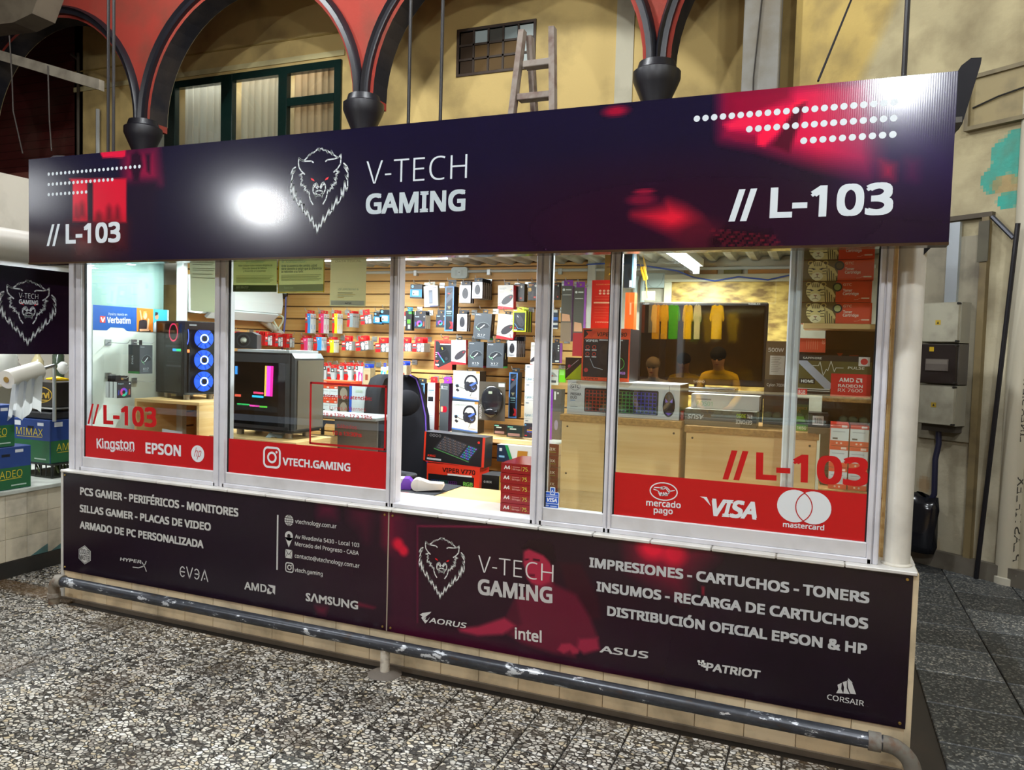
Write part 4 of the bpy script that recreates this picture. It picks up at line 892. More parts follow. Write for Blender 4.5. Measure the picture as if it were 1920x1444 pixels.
# ---------------------------------------------------------------- market hall behind the kiosk
YA, YY = 4.0, 5.4          # arcade plane, yellow wall behind it
FA = Fr((0, YA, 0)); FY = Fr((0, YY, 0))
RW0, RW1 = Vector((-.35, 4.41, 0)), Vector((2.6, 2.27, 0))      # slanting side wall on the right
capx = [-8.06, -4.80, -1.555]; bay = 3.255; capz = 4.25
ZTOP = 7.4
def arcade():
    """red wall pierced by round arches"""
    m = MB(); red = '#8e3328'
    cols = [-8.06-bay*k for k in (2, 1)] + capx + [-1.555+bay]
    hw = .13                                         # half pier width at the springing
    for i in range(len(cols)-1):
        a, b = cols[i]+hw, cols[i+1]-hw; c = (a+b)/2; R = (b-a)/2; n = 28
        vs = []
        for k in range(n+1):
            t = math.pi-math.pi*k/n; x, z = c+R*math.cos(t), capz+.08+R*math.sin(t)
            for y in (YA, YA+.28): vs += [(x, y, z), (x, y, ZTOP)]
        fs = []
        for k in range(n):
            o = 4*k; fs += [(o, o+4, o+5, o+1), (o+2, o+3, o+7, o+6), (o, o+2, o+6, o+4)]
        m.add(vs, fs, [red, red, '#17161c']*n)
    for x in cols: m.box((x-hw, YA, capz), (x+hw, YA+.28, ZTOP), red)
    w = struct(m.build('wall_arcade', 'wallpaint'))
    for i in range(len(cols)-1):
        a, b = cols[i]+hw-.06, cols[i+1]-hw+.06; c = (a+b)/2; R = (b-a)/2
        m = MB(); prof = ((R-.02, YA-.05), (R+.03, YA-.05), (R+.05, YA-.09), (R+.08, YA-.05), (R+.08, YA+.3), (R-.02, YA+.3)); vs = []; n = 36; k_ = len(prof)
        for t in np.linspace(math.pi, 0, n+1): vs += [(c+r_*math.cos(t), y_, capz+.08+r_*math.sin(t)) for r_, y_ in prof]
        m.add(vs, [(i_*k_+j_, i_*k_+(j_+1)%k_, (i_+1)*k_+(j_+1)%k_, (i_+1)*k_+j_) for i_ in range(n) for j_ in range(k_)], '#17161c'); m.build('arch_rib', 'plastic', w, True)
        m = MB(); pts = [(c+(R-.035)*math.cos(t), YA+.28, capz+.08+(R-.035)*math.sin(t)) for t in np.linspace(math.pi, 0, 36)]
        m.tube(pts, .022, '#8f8464', 6); m.build('arch_lining', 'plastic', w, True)
    for x in cols:
        t = thing('iron_column', 'black cast iron column with a moulded capital carrying the arches', 'column', (x, YA+.02, 0), 'arcade columns')
        m = MB(); m.lathe((0,0,0), [(.2,0),(.2,.25),(.13,.35),(.105,.6),(.1,capz-.55),(.13,capz-.5),(.13,capz-.42),(.105,capz-.38)], '#191820', 18); m.build('shaft', 'plastic', smooth=True).parent = t
        m = MB(); m.lathe((0,0,0), [(.105,capz-.38),(.12,capz-.3),(.2,capz-.12),(.225,capz-.06),(.225,capz+.01),(.19,capz+.03),(.17,capz+.1)], '#15141a', 18); m.build('capital', 'plastic', smooth=True).parent = t
    return w
arcade()
# long beam at gallery level, and the gallery floor that carries the yellow rooms
m = MB(); m.box((-14, YA-.12, 3.60), (1.2, YA+.30, 3.80), '#5b2a20'); struct(m.build('trim_7', 'wallpaint'))
m = MB(); m.box((-14, YA+.3, 3.55), (1.2, YY, 3.75), '#5d5346'); struct(m.build('ceiling_gallery', 'wallpaint')).name = 'ceiling_lower'
# yellow wall with two openings left for windows
yel = '#c8ae70'
q = [FY.px(285,158), FY.px(640,112), FY.px(640,240)]
WX0, WX1 = FY.px(262,160)[0], FY.px(641,112)[0]; WZ1 = FY.px(640,112)[1]; WZ0 = 3.75
G = [FY.px(862,66), FY.px(1002,36), FY.px(862,140)]; GX0, GX1, GZ1, GZ0 = G[0][0], G[1][0], (G[0][1]+G[1][1])/2, G[2][1]
XLW = FY.px(-60, 200)[0]; XJ = FY.px(140, 200)[0]
m = MB()
def slabw(x0, x1, z0, z1): m.box((x0, YY, z0), (x1, YY+.18, z1), yel)
XE = -.1
slabw(XJ, WX0, 3.0, ZTOP); slabw(WX0, WX1, WZ1, ZTOP); slabw(WX1, GX0, 0, ZTOP); slabw(GX0, GX1, GZ1, ZTOP); slabw(GX0, GX1, 0, GZ0); slabw(GX1, XE, 0, ZTOP); slabw(WX0, WX1, 0, WZ0); slabw(XJ, WX0, 0, 3.0)
struct(m.build('wall_far', 'wallpaint'))
m = MB(); m.box((XJ, YY-.02, WZ1+.05), (WX1+.05, YY, WZ1+.12), '#c9bd8a'); m.box((XJ, YY-.012, WZ1+.35), (WX1+.3, YY, WZ1+.37), '#a88f50'); struct(m.build('trim_8', 'wallpaint'))
# brick room on the far left: dark red wall, cream jamb, conduits
m = MB(); m.box((-15, YY+.6, 0), (XJ, YY+.7, ZTOP), '#54201c')
for k in range(26): m.box((-15, YY+.594, 3.7+k*.14), (XJ, YY+.6, 3.708+k*.14), '#3f1714')
struct(m.build('wall_far_left', 'wallpaint'))
m = MB(); m.box((XJ-.0, YY, 0), (XJ+.18, YY+.65, ZTOP), '#b9a878'); struct(m.build('trim_9', 'wallpaint'))
# dark green casement window with curtains
win = MB(); gf = '#10241f'
w7 = struct(win.box((WX0, YY-.03, WZ1-.1), (WX1, YY+.06, WZ1), gf).box((WX0, YY-.03, WZ0), (WX1, YY+.06, WZ0+.08), gf).build('window_7', 'gloss'))
fx = lambda a: FY.px(a, 190)[0]
for a, b in ((311,331), (417,438), (524,540), (628,641)):
    m = MB(); m.bbox((fx(a), YY-.035, WZ0), (fx(b), YY+.06, WZ1), gf, .006); m.build('window_post', 'gloss', w7)
zt = lambda a, b: FY.px(a, b)[1]
for a, b, ya, yb in ((540,628,180,196), (262,311,209,222)):
    m = MB(); m.bbox((fx(a), YY-.03, zt((a+b)/2, yb)), (fx(b), YY+.05, zt((a+b)/2, ya)), gf, .005); m.build('window_bar', 'gloss', w7)
for k, (a, b, col) in enumerate(((262,315,'#c9ccc4'), (330,420,'#c4c4bf'), (436,526,'#bdb4a4'), (538,630,'#c6ab8c'))):
    m = MB(); x0, x1 = fx(a), fx(b); n = 40; vs = []
    for i in range(n+1):
        x = x0+(x1-x0)*i/n; y = YY+.16+.018*math.sin(i*1.1+k)+.012*math.sin(i*.37)
        vs += [(x, y, WZ0), (x, y, WZ1-.02)]
    m.add(vs, [(2*i, 2*i+2, 2*i+3, 2*i+1) for i in range(n)], col); m.build('curtain', 'curtain', w7, True)
    m = MB(); m.box((x0, YY+.02, WZ0), (x1, YY+.025, WZ1-.05), '#ffffff'); m.build('pane', 'glass', w7)
l = bpy.data.lights.new('room_glow', 'AREA'); l.energy = 30; l.size = 2.6; l.shape = 'RECTANGLE'; l.size_y = .4; l.color = (1, .95, .86)
room = thing('ceiling_lamp', 'white tube lamp lighting the curtains in the green framed window', 'lamp', ((WX0+WX1)/2, YY+.35, WZ1+.3))
lo = bpy.data.objects.new('room_glow', l); COL.objects.link(lo); lo.parent = room; lo.rotation_euler = (math.radians(-40), 0, 0)
m = MB(); m.cyl((-1.2,0,.05),(1.2,0,.05), .02, '#ffffff', 8); m.build('tube', 'tube_light').parent = room
m = MB(); m.box((WX0-.2, YY+.6, WZ0-.3), (WX1+.2, YY+.65, ZTOP), '#b9aa8c'); struct(m.build('wall_room', 'wallpaint')).name = 'wall_room_back'
# small grid window with broken panes
w8 = MB(); w8.box((GX0-.03, YY-.02, GZ0-.03), (GX1+.03, YY+.05, GZ0), '#3a2a1c'); w8.box((GX0-.03, YY-.02, GZ1), (GX1+.03, YY+.05, GZ1+.03), '#3a2a1c'); w8.box((GX0-.03, YY-.02, GZ0), (GX0, YY+.05, GZ1), '#3a2a1c'); w8.box((GX1, YY-.02, GZ0), (GX1+.03, YY+.05, GZ1), '#3a2a1c')
w8 = struct(w8.build('window_8', 'dirty'))
nx, nz = 5, 3
for i in range(1, nx): m = MB(); x = GX0+(GX1-GX0)*i/nx; m.box((x-.012, YY-.01, GZ0), (x+.012, YY+.03, GZ1), '#33261a'); m.build('glazing_bar', 'dirty', w8)
for j in range(1, nz): m = MB(); z = GZ0+(GZ1-GZ0)*j/nz; m.box((GX0, YY-.01, z-.012), (GX1, YY+.03, z+.012), '#33261a'); m.build('glazing_bar', 'dirty', w8)
for i in range(nx):
    for j in range(nz):
        x0, x1 = GX0+(GX1-GX0)*i/nx, GX0+(GX1-GX0)*(i+1)/nx; z0_, z1_ = GZ0+(GZ1-GZ0)*j/nz, GZ0+(GZ1-GZ0)*(j+1)/nz
        col = '#5d4a30' if j < 2 else random.choice(['#9aa6a4', '#7f8a88', '#4a4a44'])
        if i == 0: col = '#3a3026'
        if i == 4: col = '#aab4b0'
        m = MB(); m.box((x0+.012, YY+.008, z0_+.012), (x1-.012, YY+.014, z1_-.012), col); m.build('pane', 'gloss', w8)
# slanting right wall with its pilaster, board, peeling paint
dW = (RW1-RW0).normalized(); FR = Fr(RW0, dW, (0,0,1)); LW = (RW1-RW0).length
def wallart(U, V):
    rs = np.random.RandomState(3); C = np.zeros(U.shape+(3,))+np.array((176, 164, 128.))
    C = mixc(C, np.clip((3.4-V)/2.2, 0, 1), (186, 178, 154))
    C = mixc(C, pmask(U, V, [(-.2,4.3),(.5,3.6),(1.0,4.6),(1.7,6.2),(1.5,7.6),(-.2,7.6)], .06), (190, 164, 98))
    for cx, cy, ru, rv in ((.16,.62,.05,.07),(.1,.3,.09,.12),(.2,.15,.1,.1)): C = mixc(C, emask(U, V, LW*.35+cx, cy, ru, rv, .6)*.5, (150, 110, 66))
    for (x, y) in ((1878,285),(1903,262),(1895,300),(1912,330),(1860,345),(1855,338),(1890,375),(1908,300),(1870,318)):
        u, v = FR.px(x, y); C = mixc(C, emask(U, V, u, v, .06+.03*rs.rand(), .05+.05*rs.rand(), .15), (60, 165, 150))
    u, v = FR.px(1885, 345); C = mixc(C, emask(U, V, u, v, .10, .07, .2)*.8, (170, 146, 100))
    n = np.zeros(U.shape)
    for k in range(14):
        a, b, c, d = rs.uniform(-4, 4, 4)*(1+k*.3); n += np.sin(a*U+b*V+c*3)*np.cos(b*U-d*V)/(1+k*.3)
    return C*(1+.035*n[..., None])
m = MB(); m.raster(FR, 0, 0, LW, ZTOP, 170, 300, wallart); m.box((0,0,-.1), (LW,ZTOP,-.001), '#b0a686', FR); rw = struct(m.build('wall_slanting', 'plaster'))
m = MB(); m.box((0, 0, 0), (LW, .13, .05), '#6b655a', FR); struct(m.build('baseboard_right', 'dirty'))
# concrete pilaster
FPi = Fr((0, 4.25, 0)); x0, x1 = FPi.px(1393,80)[0], FPi.px(1462,80)[0]
m = MB(); m.bbox((x0, 4.25, 0), (x1, 4.5, ZTOP), '#8b8a84', .01); struct(m.build('trim_10', 'plaster'))
m = MB(); m.tube([(x0+.12,4.24,3.4),(x0+.11,4.235,4.2),(x0+.16,4.24,5.0),(x0+.2,4.24,5.9)], .007, '#34302a', 6); tag(m.build('loose_cable', 'matte'), 'thin dark cable running up the grey concrete pilaster', 'cable')
m = MB(); m.cyl((-1.9, YY-.03, 0), (-1.9, YY-.03, ZTOP), .02, '#8c8a80', 8); tag(m.build('conduit_pipe', 'plastic'), 'thin grey conduit on the yellow wall beside iron column', 'pipe')
m = MB(); xg = FY.px(1155, 100)[0]; xh = FY.px(1188, 100)[0]; m.box((xg, YY-.015, 0), (xh, YY, ZTOP), '#b9b39c'); struct(m.build('trim_11', 'wallpaint'))
# wooden hatch board on the slanting wall
p0, p1 = FR.px(1822, 240), FR.px(1925, 125)
t = thing('hatch_board', 'boarded hatch with a timber frame high on the slanting wall', 'hatch')
m = MB(); m.box((p0[0], p0[1], 0), (p0[0]+.75, p1[1], .03), '#8f8058', FR); m.build('board', 'dirty', t)
m = MB(); m.box((p0[0]-.03, p0[1]-.03, 0), (p0[0]+.78, p0[1], .06), '#74684a', FR); m.box((p0[0]-.03, p0[1], 0), (p0[0], p1[1]+.03, .06), '#74684a', FR); m.box((p0[0]-.03, p1[1], 0), (p0[0]+.78, p1[1]+.03, .05), '#74684a', FR); m.build('frame', 'dirty', t)
m = MB(); m.tube([FR.pt(p0[0]+.02, (p0[1]+p1[1])/2-.04, .04), FR.pt(p0[0]+.2, (p0[1]+p1[1])/2, .045), FR.pt(p0[0]+.7, (p0[1]+p1[1])/2+.06, .04)], .006, '#22201c', 6); m.build('cord', 'matte', t)
# electric meter board
bb = [FR.px(1750, 567), FR.px(1826, 570), FR.px(1736, 792), FR.px(1812, 800)]
x0, x1 = (bb[0][0]+bb[2][0])/2, (bb[1][0]+bb[3][0])/2; zt_, zb_ = (bb[0][1]+bb[1][1])/2, (bb[2][1]+bb[3][1])/2
mt = thing('meter_box', 'stacked grey electric meter boxes with clear middle cover on slanting wall', 'meter box', FR.pt((x0+x1)/2, zb_, 0))
h3 = (zt_-zb_)/3; boxcol = ['#a39f8c', '#3b3330', '#a8a490']
for k in range(3):
    za, zc = zb_+h3*k+.004, zb_+h3*(k+1)-.004
    m = MB(); m.box((x0, za, .03), (x1, zc, .16), '#57524a' if k == 1 else '#938f7e', FR); m.build('housing', 'plastic', mt)
    m = MB(); m.box((x0+.008, za+.008, .16), (x1-.008, zc-.008, .19), boxcol[k] if k != 1 else '#2b2523', FR)
    if k == 1:
        m.box((x0+.08, za+.10, .19), (x1-.06, za+.19, .2), '#5d5650', FR); m.rect(FR, x0+.085, za+.15, x1-.065, za+.185, '#6e675f', .2012); m.rect(FR, x0+.10, zc-.06, x0+.135, zc-.025, '#b89a2a', .1915)
    else: cu = (x0+x1)/2; m.rect(FR, cu-.02, (za+zc)/2-.018, cu+.02, (za+zc)/2+.018, '#b89a2a', .1915); m.poly(FR, [(cu-.009,(za+zc)/2-.01),(cu+.009,(za+zc)/2-.01),(cu,(za+zc)/2+.01)], '#2a2618', .1925)
    m.build('cover', 'gloss' if k == 1 else 'dirty', mt)
    for cx in (x0+.012, x1-.012):
        for cz in (za+.012, zc-.012): m = MB(); m.cyl(FR.pt(cx, cz, .16), FR.pt(cx, cz, .196), .009, '#22201d', 8); m.build('corner_screw', 'plastic', mt)
m = MB(); m.box((x0+.03, zb_-.05, .0), (x1-.02, zb_, .12), '#4a443c', FR); m.build('gland_plate', 'dirty', mt)
m = MB(); m.box((x0-.06, zb_-.12, 0), (x1+.04, min(zt_+.5, FR.px(1838,410)[1]-.004), .03), '#8d8672', FR); m.build('back_board', 'dirty', mt)
a = FR.px(1770, 800); g0 = FR.px(1765, 925)
m = MB(); m.tube([FR.pt(a[0], zb_, .08), FR.pt(a[0]+.01, zb_-.15, .08), FR.pt(a[0]-.005, (zb_+g0[1])/2, .09), FR.pt(g0[0], g0[1], .1), FR.pt(g0[0]-.05, g0[1]-.1, .1)], .022, '#1d1f3a', 10); tag(m.build('supply_cable', 'plastic', smooth=True), 'thick dark blue cable hanging below the meter boxes', 'cable')
# metal trunking and timber batten beside the meters
s0, s1 = FR.px(1786, 420), FR.px(1812, 566)
m = MB(); m.box((s0[0], zt_, .03), (s0[0]+.09, s0[1], .06), '#c3ccd2', FR); tag(m.build('metal_duct', 'metal'), 'bright galvanised duct strip above the meter boxes', 'duct')
e0, e1 = FR.px(1838, 410), FR.px(1815, 1030)
bt = thing('timber_batten', 'weathered brown timber batten running down beside the meter boxes', 'batten', FR.pt(e0[0], .13, 0))
m = MB(); m.box((x1+.05, .13, 0), (x1+.10, e0[1], .05), '#7d6d4a', FR); m.build('upright', 'dirty', bt)
m = MB(); m.box((x0-.08, e0[1], 0), (x1+.12, e0[1]+.035, .05), '#4a4030', FR); m.build('cross_piece', 'dirty', bt)
m = MB(); m.box((x1+.035, e0[1]-.33, .05), (x1+.11, e0[1]-.03, .06), '#54503f', FR); m.build('plate', 'dirty', bt)
a, b = FR.px(1868, 408), FR.px(1908, 448)
m = MB(); m.cyl(FR.pt(a[0], a[1], .06), FR.pt(b[0], b[1], .06), .018, '#4b4c52', 8); tag(m.build('angle_bracket', 'metal'), 'short slanted steel bracket on the peeling wall', 'bracket')
# plastic drain pipe with printed lettering, and the leaning rod
pb0 = onZ(1893, 1092, 0); axd = Vector((pb0.x, pb0.y, 0))+FR.N*.04
pipe = thing('drain_pipe', 'wide cream plastic drain pipe with printed lettering standing against the wall', 'pipe', axd)
m = MB(); m.cyl((0,0,.0), (0,0,ZTOP-.2), .08, '#c2bba6', 24); m.build('pipe_body', 'plastic', smooth=True).parent = pipe
m = MB(); m.lathe((0,0,0), [(.092,0),(.092,.05),(.081,.055)], '#cfcab9', 24); m.build('collar', 'plastic', smooth=True).parent = pipe
toc = (Vector((CP.x, CP.y, 0))-axd).normalized()
for s, z0_, ln, hh in (('PLASTIFLEX', .18, .62, .05), ('LINEA 3.2 x COMPACTO (160) x P.V.C.', 1.05, 1.5, .035)):
    n_ = 60; side = Vector((0,0,1)).cross(toc); m = MB(); vs, fs, xa, xb = glyphs(s, .01); k = ln/(xb-xa); ky = hh/caph(); pts = []
    for x, y in vs:
        ang = (-.35 - y*ky/.08); d = toc*math.cos(ang)+side*math.sin(ang)*-1
        pts.append(Vector((0,0,z0_+(x-xa)*k))+Vector((d.x, d.y, 0))*.0808)
    m.add(pts, fs, '#3c3a34'); m.build('printed_text', 'print').parent = pipe
a, b = onZ(1830, 1085, 0), None
top = FR.px(1903, 600); tp = FR.pt(top[0], top[1], .12)
m = MB(); m.cyl(Vector((a.x, a.y, .0)), tp+(tp-Vector((a.x,a.y,0)))*.35, .017, '#15141a', 10); tag(m.build('leaning_rod', 'plastic'), 'thin black rod leaning against the wall beside the drain pipe', 'rod')
# black sack hanging under the supply cable
sk0, sk1 = FR.px(1706, 920), FR.px(1766, 1048)
m = MB(); fr = FR; n = 9; rows = [(0.0, .55, .06), (.05, .9, .12), (.25, 1.0, .17), (.6, .96, .19), (.85, .98, .2), (.97, .85, .14), (1.0, .5, .05)]
w_ = .36; cx = sk1[0]-w_/2+.02; zt2, zb2 = sk0[1], .10
zt2 = FR.px(1766, 925)[1]; pts = []
for t, kw, dep in rows:
    z = zt2+(zb2-zt2)*t
    for i in range(18):
        a_ = 6.2832*i/18; wob = 1+.06*math.sin(i*2.3+t*9)
        zz = z - (.05*math.cos(a_*2)+.05)*(1 if t < .04 else 0)
        pts.append(fr.pt(cx+kw*w_/2*math.cos(a_)*wob, zz, .10+dep/2*math.sin(a_)*wob+dep/2*.3))
m.add(pts, [(j*18+i, j*18+(i+1)%18, (j+1)*18+(i+1)%18, (j+1)*18+i) for j in range(len(rows)-1) for i in range(18)]+[tuple(range((len(rows)-1)*18, len(rows)*18))], '#12131a'); tag(m.build('black_sack', 'gloss', smooth='all'), 'shiny black plastic sack slumped at the foot of the slanting wall', 'sack')

# hanging rods from the hall roof to the kiosk roof
for px, py in ((203,180), (213,180), (768,120), (828,120), (1698,80)):
    p = onY(px, py, .9 if px < 1000 else .35); m = MB(); m.cyl((p.x, p.y, 2.45), (p.x, p.y, ZTOP), .011, '#1b181a', 8)
    tag(m.build('hanger_rod', 'plastic'), {203: 'one of two close hanger rods before the far arch', 213: 'one of two close hanger rods before the far arch', 768: 'dark hanger rod rising beside the middle iron column', 828: 'dark hanger rod rising before the small grid window wall', 1698: 'dark hanger rod above the unit number end of the sign'}[px], 'rod', 'hanger rods above the kiosk' if px < 300 else None)
a, b = onY(1534, 152, .2), onY(1600, -10, .9); m = MB(); m.tube([a, b+(b-a)*.6], .005, '#141318', 6); tag(m.build('stay_wire', 'matte'), 'thin slanting stay wire above the right end of the sign'.replace('right end of the sign', 'unit number end of sign'), 'wire')
# dark roof sheet edge sticking out behind the sign
RB = thing('roof_sheet', 'dark corrugated roof sheet end showing behind the fascia sign', 'roof sheet', (.40, -.1, 2.3))
fr = Fr((0, .05, 0)); m = MB(); m.prism(fr, list(reversed([fr.px(*p) for p in ((1786,150),(1800,128),(1818,114),(1838,113),(1836,126),(1802,236),(1786,250))])), -.05, .03, '#100f14'); m.build('end_bracket', 'matte', RB); m = MB(); m.prism(fr, list(reversed([fr.px(*p) for p in ((1726,440),(1770,440),(1728,482))])), -.05, .0, '#100f14'); m.build('end_bracket', 'matte', RB)
for k, x in enumerate((.0, .11, .22, .36)):
    m = MB(); m.lathe((x-.02, -.10, 2.63), [(.04,0),(.035,.012),(.02,.02)], '#141318', 10, (0,0,1)); m.build('sheet_ridge', 'plastic', RB, True)
p = onY(135, 290, .0); m = MB(); m.lathe((p.x, -.05, 2.62), [(.09,0),(.085,.03),(.06,.05)], '#232026', 12); m.build('sheet_ridge', 'plastic', RB, True)
# wooden ladder standing on the kiosk roof
YL = 1.5; FL = Fr((0, YL, 0))
ld = thing('step_ladder', 'paint splashed wooden step ladder standing on the kiosk roof', 'ladder', (FL.px(1000,200)[0], YL, 2.5))
lb, lt, rb, rt = FL.px(966,210), FL.px(980,58), FL.px(1041,205), FL.px(1036,52)
def rail_(a, b, yoff, yb):
    a = (a[0]+(a[0]-b[0])*(a[1]-2.5)/(b[1]-a[1]), 2.5)
    f0 = Vector((a[0], YL+yb, a[1])); f1 = Vector((b[0], YL+yoff, b[1])); d = f1-f0; m = MB()
    sx = Vector((1,0,0))*.019; sy = Vector((0,1,0))*.03
    m.add([f0-sx-sy, f0+sx-sy, f0+sx+sy, f0-sx+sy, f1-sx-sy, f1+sx-sy, f1+sx+sy, f1-sx+sy], [(0,3,2,1),(4,5,6,7),(0,1,5,4),(1,2,6,5),(2,3,7,6),(3,0,4,7)], '#8d8278'); m.build('side_rail', 'rustywood', ld)
vcmat('rustywood', .75, dirt=.8, dscale=14, dirtcol='#5a2c22')
rail_(lb, lt, 0, -.1); rail_(rb, rt, 0, -.1); rail_((lb[0]+.05, lb[1]), (lt[0]+.03, lt[1]-.02), .06, .5)
for py in (117, 178):
    a, b = FL.px(985 if py < 150 else 974, py+4), FL.px(1038, py); zz = (a[1]+b[1])/2
    m = MB(); m.bbox((a[0], YL-.05, zz-.03), (b[0], YL+.03, zz+.012), '#948a80', .004); m.build('tread', 'rustywood', ld)
# roof of the hall, far side walls (never in frame, they close the room for light and reflections)
m = MB(); m.box((-16,-10,ZTOP), (7,7,ZTOP+.1), '#6d675c'); struct(m.build('ceiling_hall', 'wallpaint')).name = 'ceiling_high'
m = MB(); m.box((-16.1,-10,0), (-16,7,ZTOP), '#7b4a3c'); struct(m.build('wall_hall_left', 'wallpaint'))
m = MB(); m.box((6,-10,0), (6.1,7,ZTOP), '#a8987a'); struct(m.build('wall_hall_right', 'wallpaint'))
m = MB(); m.box((-16,-10.1,0), (7,-10,ZTOP), '#8a6a48'); struct(m.build('wall_hall_front', 'wallpaint'))
# cables and beam in the far left arch
FB = Fr((0, 3.2, 0))
a, b = FB.px(-40, 92), FB.px(190, 160)
m = MB(); m.box((a[0], 3.17, 0), (b[0], 3.23, .12), '#7c7566'); o = m
vs = [Vector((a[0],3.17,a[1])), Vector((b[0],3.17,b[1]))]; m = MB()
m.add([vs[0]+Vector((0,0,-.06)), vs[1]+Vector((0,0,-.06)), vs[1]+Vector((0,0,.06)), vs[0]+Vector((0,0,.06)), vs[0]+Vector((0,.07,-.06)), vs[1]+Vector((0,.07,-.06)), vs[1]+Vector((0,.07,.06)), vs[0]+Vector((0,.07,.06))], [(0,1,2,3),(5,4,7,6),(3,2,6,7),(1,0,4,5),(0,3,7,4),(2,1,5,6)], '#7c7566'); tag(m.build('steel_strut', 'dirty'), 'sloping grey steel strut crossing the far arch of the arcade', 'strut')
for pts, nm, lb_ in (([(25,70),(30,150),(32,210),(50,290)], 'hanging_cable', 'thin loose cable dangling in front of the dark red wall'), ([(97,126),(100,230),(104,285)], 'hanging_cable', 'short cord hanging below the sloping strut')):
    m = MB(); m.tube([(*FB.px(*p), 0) and Vector((FB.px(*p)[0], 3.15, FB.px(*p)[1])) for p in pts], .008, '#3b3530', 6); tag(m.build(nm, 'matte'), lb_, 'cable')
x0 = FY.px(152, 200)[0]; m = MB(); m.cyl((x0, YY-.05, 3.7), (x0, YY-.05, 6.0), .022, '#4a4238', 8); m.tube([(x0,YY-.05,5.9),(x0-.15,YY-.05,6.0)], .022, '#4a4238', 8); tag(m.build('conduit_pipe', 'plastic'), 'dark conduit running up the cream jamb in the far arch', 'pipe')
x0 = FY.px(190, 230)[0]; m = MB(); m.cyl((x0, YY-.06, 3.7), (x0, YY-.06, 5.1), .03, '#b6b8b4', 8); tag(m.build('conduit_pipe', 'plastic'), 'pale plastic tube on the cream jamb in the far arch', 'pipe')
# grey awning edge in the top corner
m = MB(); p = [FB.px(-80,-30), FB.px(80,-30), FB.px(60,25), FB.px(25,42), FB.px(-80,55)]; m.prism(FB, list(reversed(p)), -.3, 0, '#5e5546'); tag(m.build('roof_canopy', 'dirty'), 'dusty grey canopy edge hanging from the hall roof before the arches', 'canopy')
# ---------------------------------------------------------------- kiosk lamps
_a, _b = onZ(1275, 505, 2.135), onZ(1205, 470, 2.135)
tube_fixture((-.75, .45, 2.14), (-.75, 1.62, 2.14), 48, label='long bare white tube lamp under the kiosk roof before the tall red box')
tube_fixture((-3.35, .95, 2.17), (-2.15, .95, 2.17), 58, label='white tube lamp under the kiosk roof above the hanging cartridges')
tube_fixture((-4.0, .22, 2.16), (-4.0, .72, 2.16), 9, label='short white tube lamp beside the glazed side of the kiosk')

# ---------------------------------------------------------------- generic packed goods
FBK = Fr((0, YB, 0)); FLW = Fr((XI, 0, 0), (0,1,0), (0,0,1))       # left inner wall, facing +x
def rotfr(fr, ang):
    c, s_ = math.cos(ang), math.sin(ang); return Fr((0,0,0), fr.U*c+fr.V*s_, fr.V*c-fr.U*s_)
NPROD = [0]
def product(name, label, cat, px, plane, d, art, side='#222222', right=None, top=None, front='#cccccc', tab=None, rot=0.0, n=1, step=None, group=None, mat='print', tw=.5, th=.028, labels=None, hang=None):
    """px = (x0,y0,x1,y1) of the front face in the photo; plane = frame of that face; d = depth"""
    x0, y0, x1, y1 = px; cy, cx = (y0+y1)/2, (x0+x1)/2
    u0 = plane.px(x0, cy)[0]; u1 = plane.px(x1, cy)[0]; v1 = plane.px(cx, y0)[1]; v0 = plane.px(cx, y1)[1]
    w, h = u1-u0, v1-v0; fr = rotfr(plane, rot); right = right or side; top = top or side
    m = MB(); m.box((0,0,-d), (w,h,0), front, fr, [side, top, front, side, side, right])
    art(m, fr, w, h, d)
    o = m.build(name, mat); o.location = plane.pt(u0, v0)
    if tab:
        t = MB(); t.prism(fr, [(w*(.5-tw/2), h), (w*(.5+tw/2), h), (w*(.5+tw/2), h+th), (w*(.5-tw/2), h+th)], -d*.55-.0015, -d*.55, tab)
        t.rect(fr, w*.42, h+th*.35, w*.58, h+th*.7, '#b98f4e', -d*.55+.0005); t = t.build('hang_tab', mat); t.parent = o
    tag(o, label, cat, group); res = [o]
    wall = FBK if plane.N.y < -.9 and plane.O.y > 1.55 else (FLW if plane.N.x > .9 and abs(plane.O.x-XI) < .3 and plane.O.x > XI+.1 and plane.O.x < XI+.2 else None)
    if wall and (tab or hang): hook(wall, u0+w/2, v1+(th*.62 if tab else .004)+.014, round((plane.O-wall.O).dot(wall.N)+.03, 2))
    for k in range(1, n):
        c = dup(o, o.location-plane.N*((step or d+.003)*k)); res.append(c)
        if labels: c['label'] = labels[k]
    return res
def hook(plane, u, v, length=.2):
    """wire hook with its slat plate; plane is the wall face"""
    t = bpy.data.objects.get('display_hook')
    if t is None or not t.children:
        pass
    fr = Fr((0,0,0), plane.U, plane.V)
    key = 'hook'+str(tuple(round(x, 2) for x in plane.N))+str(length)
    root = bpy.data.objects.new('display_hook', None); root.empty_display_size = .02; COL.objects.link(root); root.location = plane.pt(u, v)
    if key not in GL:
        m = MB(); m.box((-.022,-.03,.001), (.022,.008,.006), '#b9bdbc', fr); me1 = m.mesh('plate', 'metal')
        m = MB(); m.tube([fr.pt(0,-.012,.004), fr.pt(0,-.014,length*.9), fr.pt(0,-.008,length), fr.pt(0,.012,length+.012)], .0026, '#c9ccc9', 6); me2 = m.mesh('wire', 'metal')
        GL[key] = (me1, me2)
    for nm, me in zip(('plate', 'wire'), GL[key]):
        o = bpy.data.objects.new(nm, me); COL.objects.link(o); o.parent = root
    return tag(root, 'bright wire display hook slotted into the wooden slat wall', 'hook', 'slat wall hooks')

PF = Fr((0, 1.68, 0))

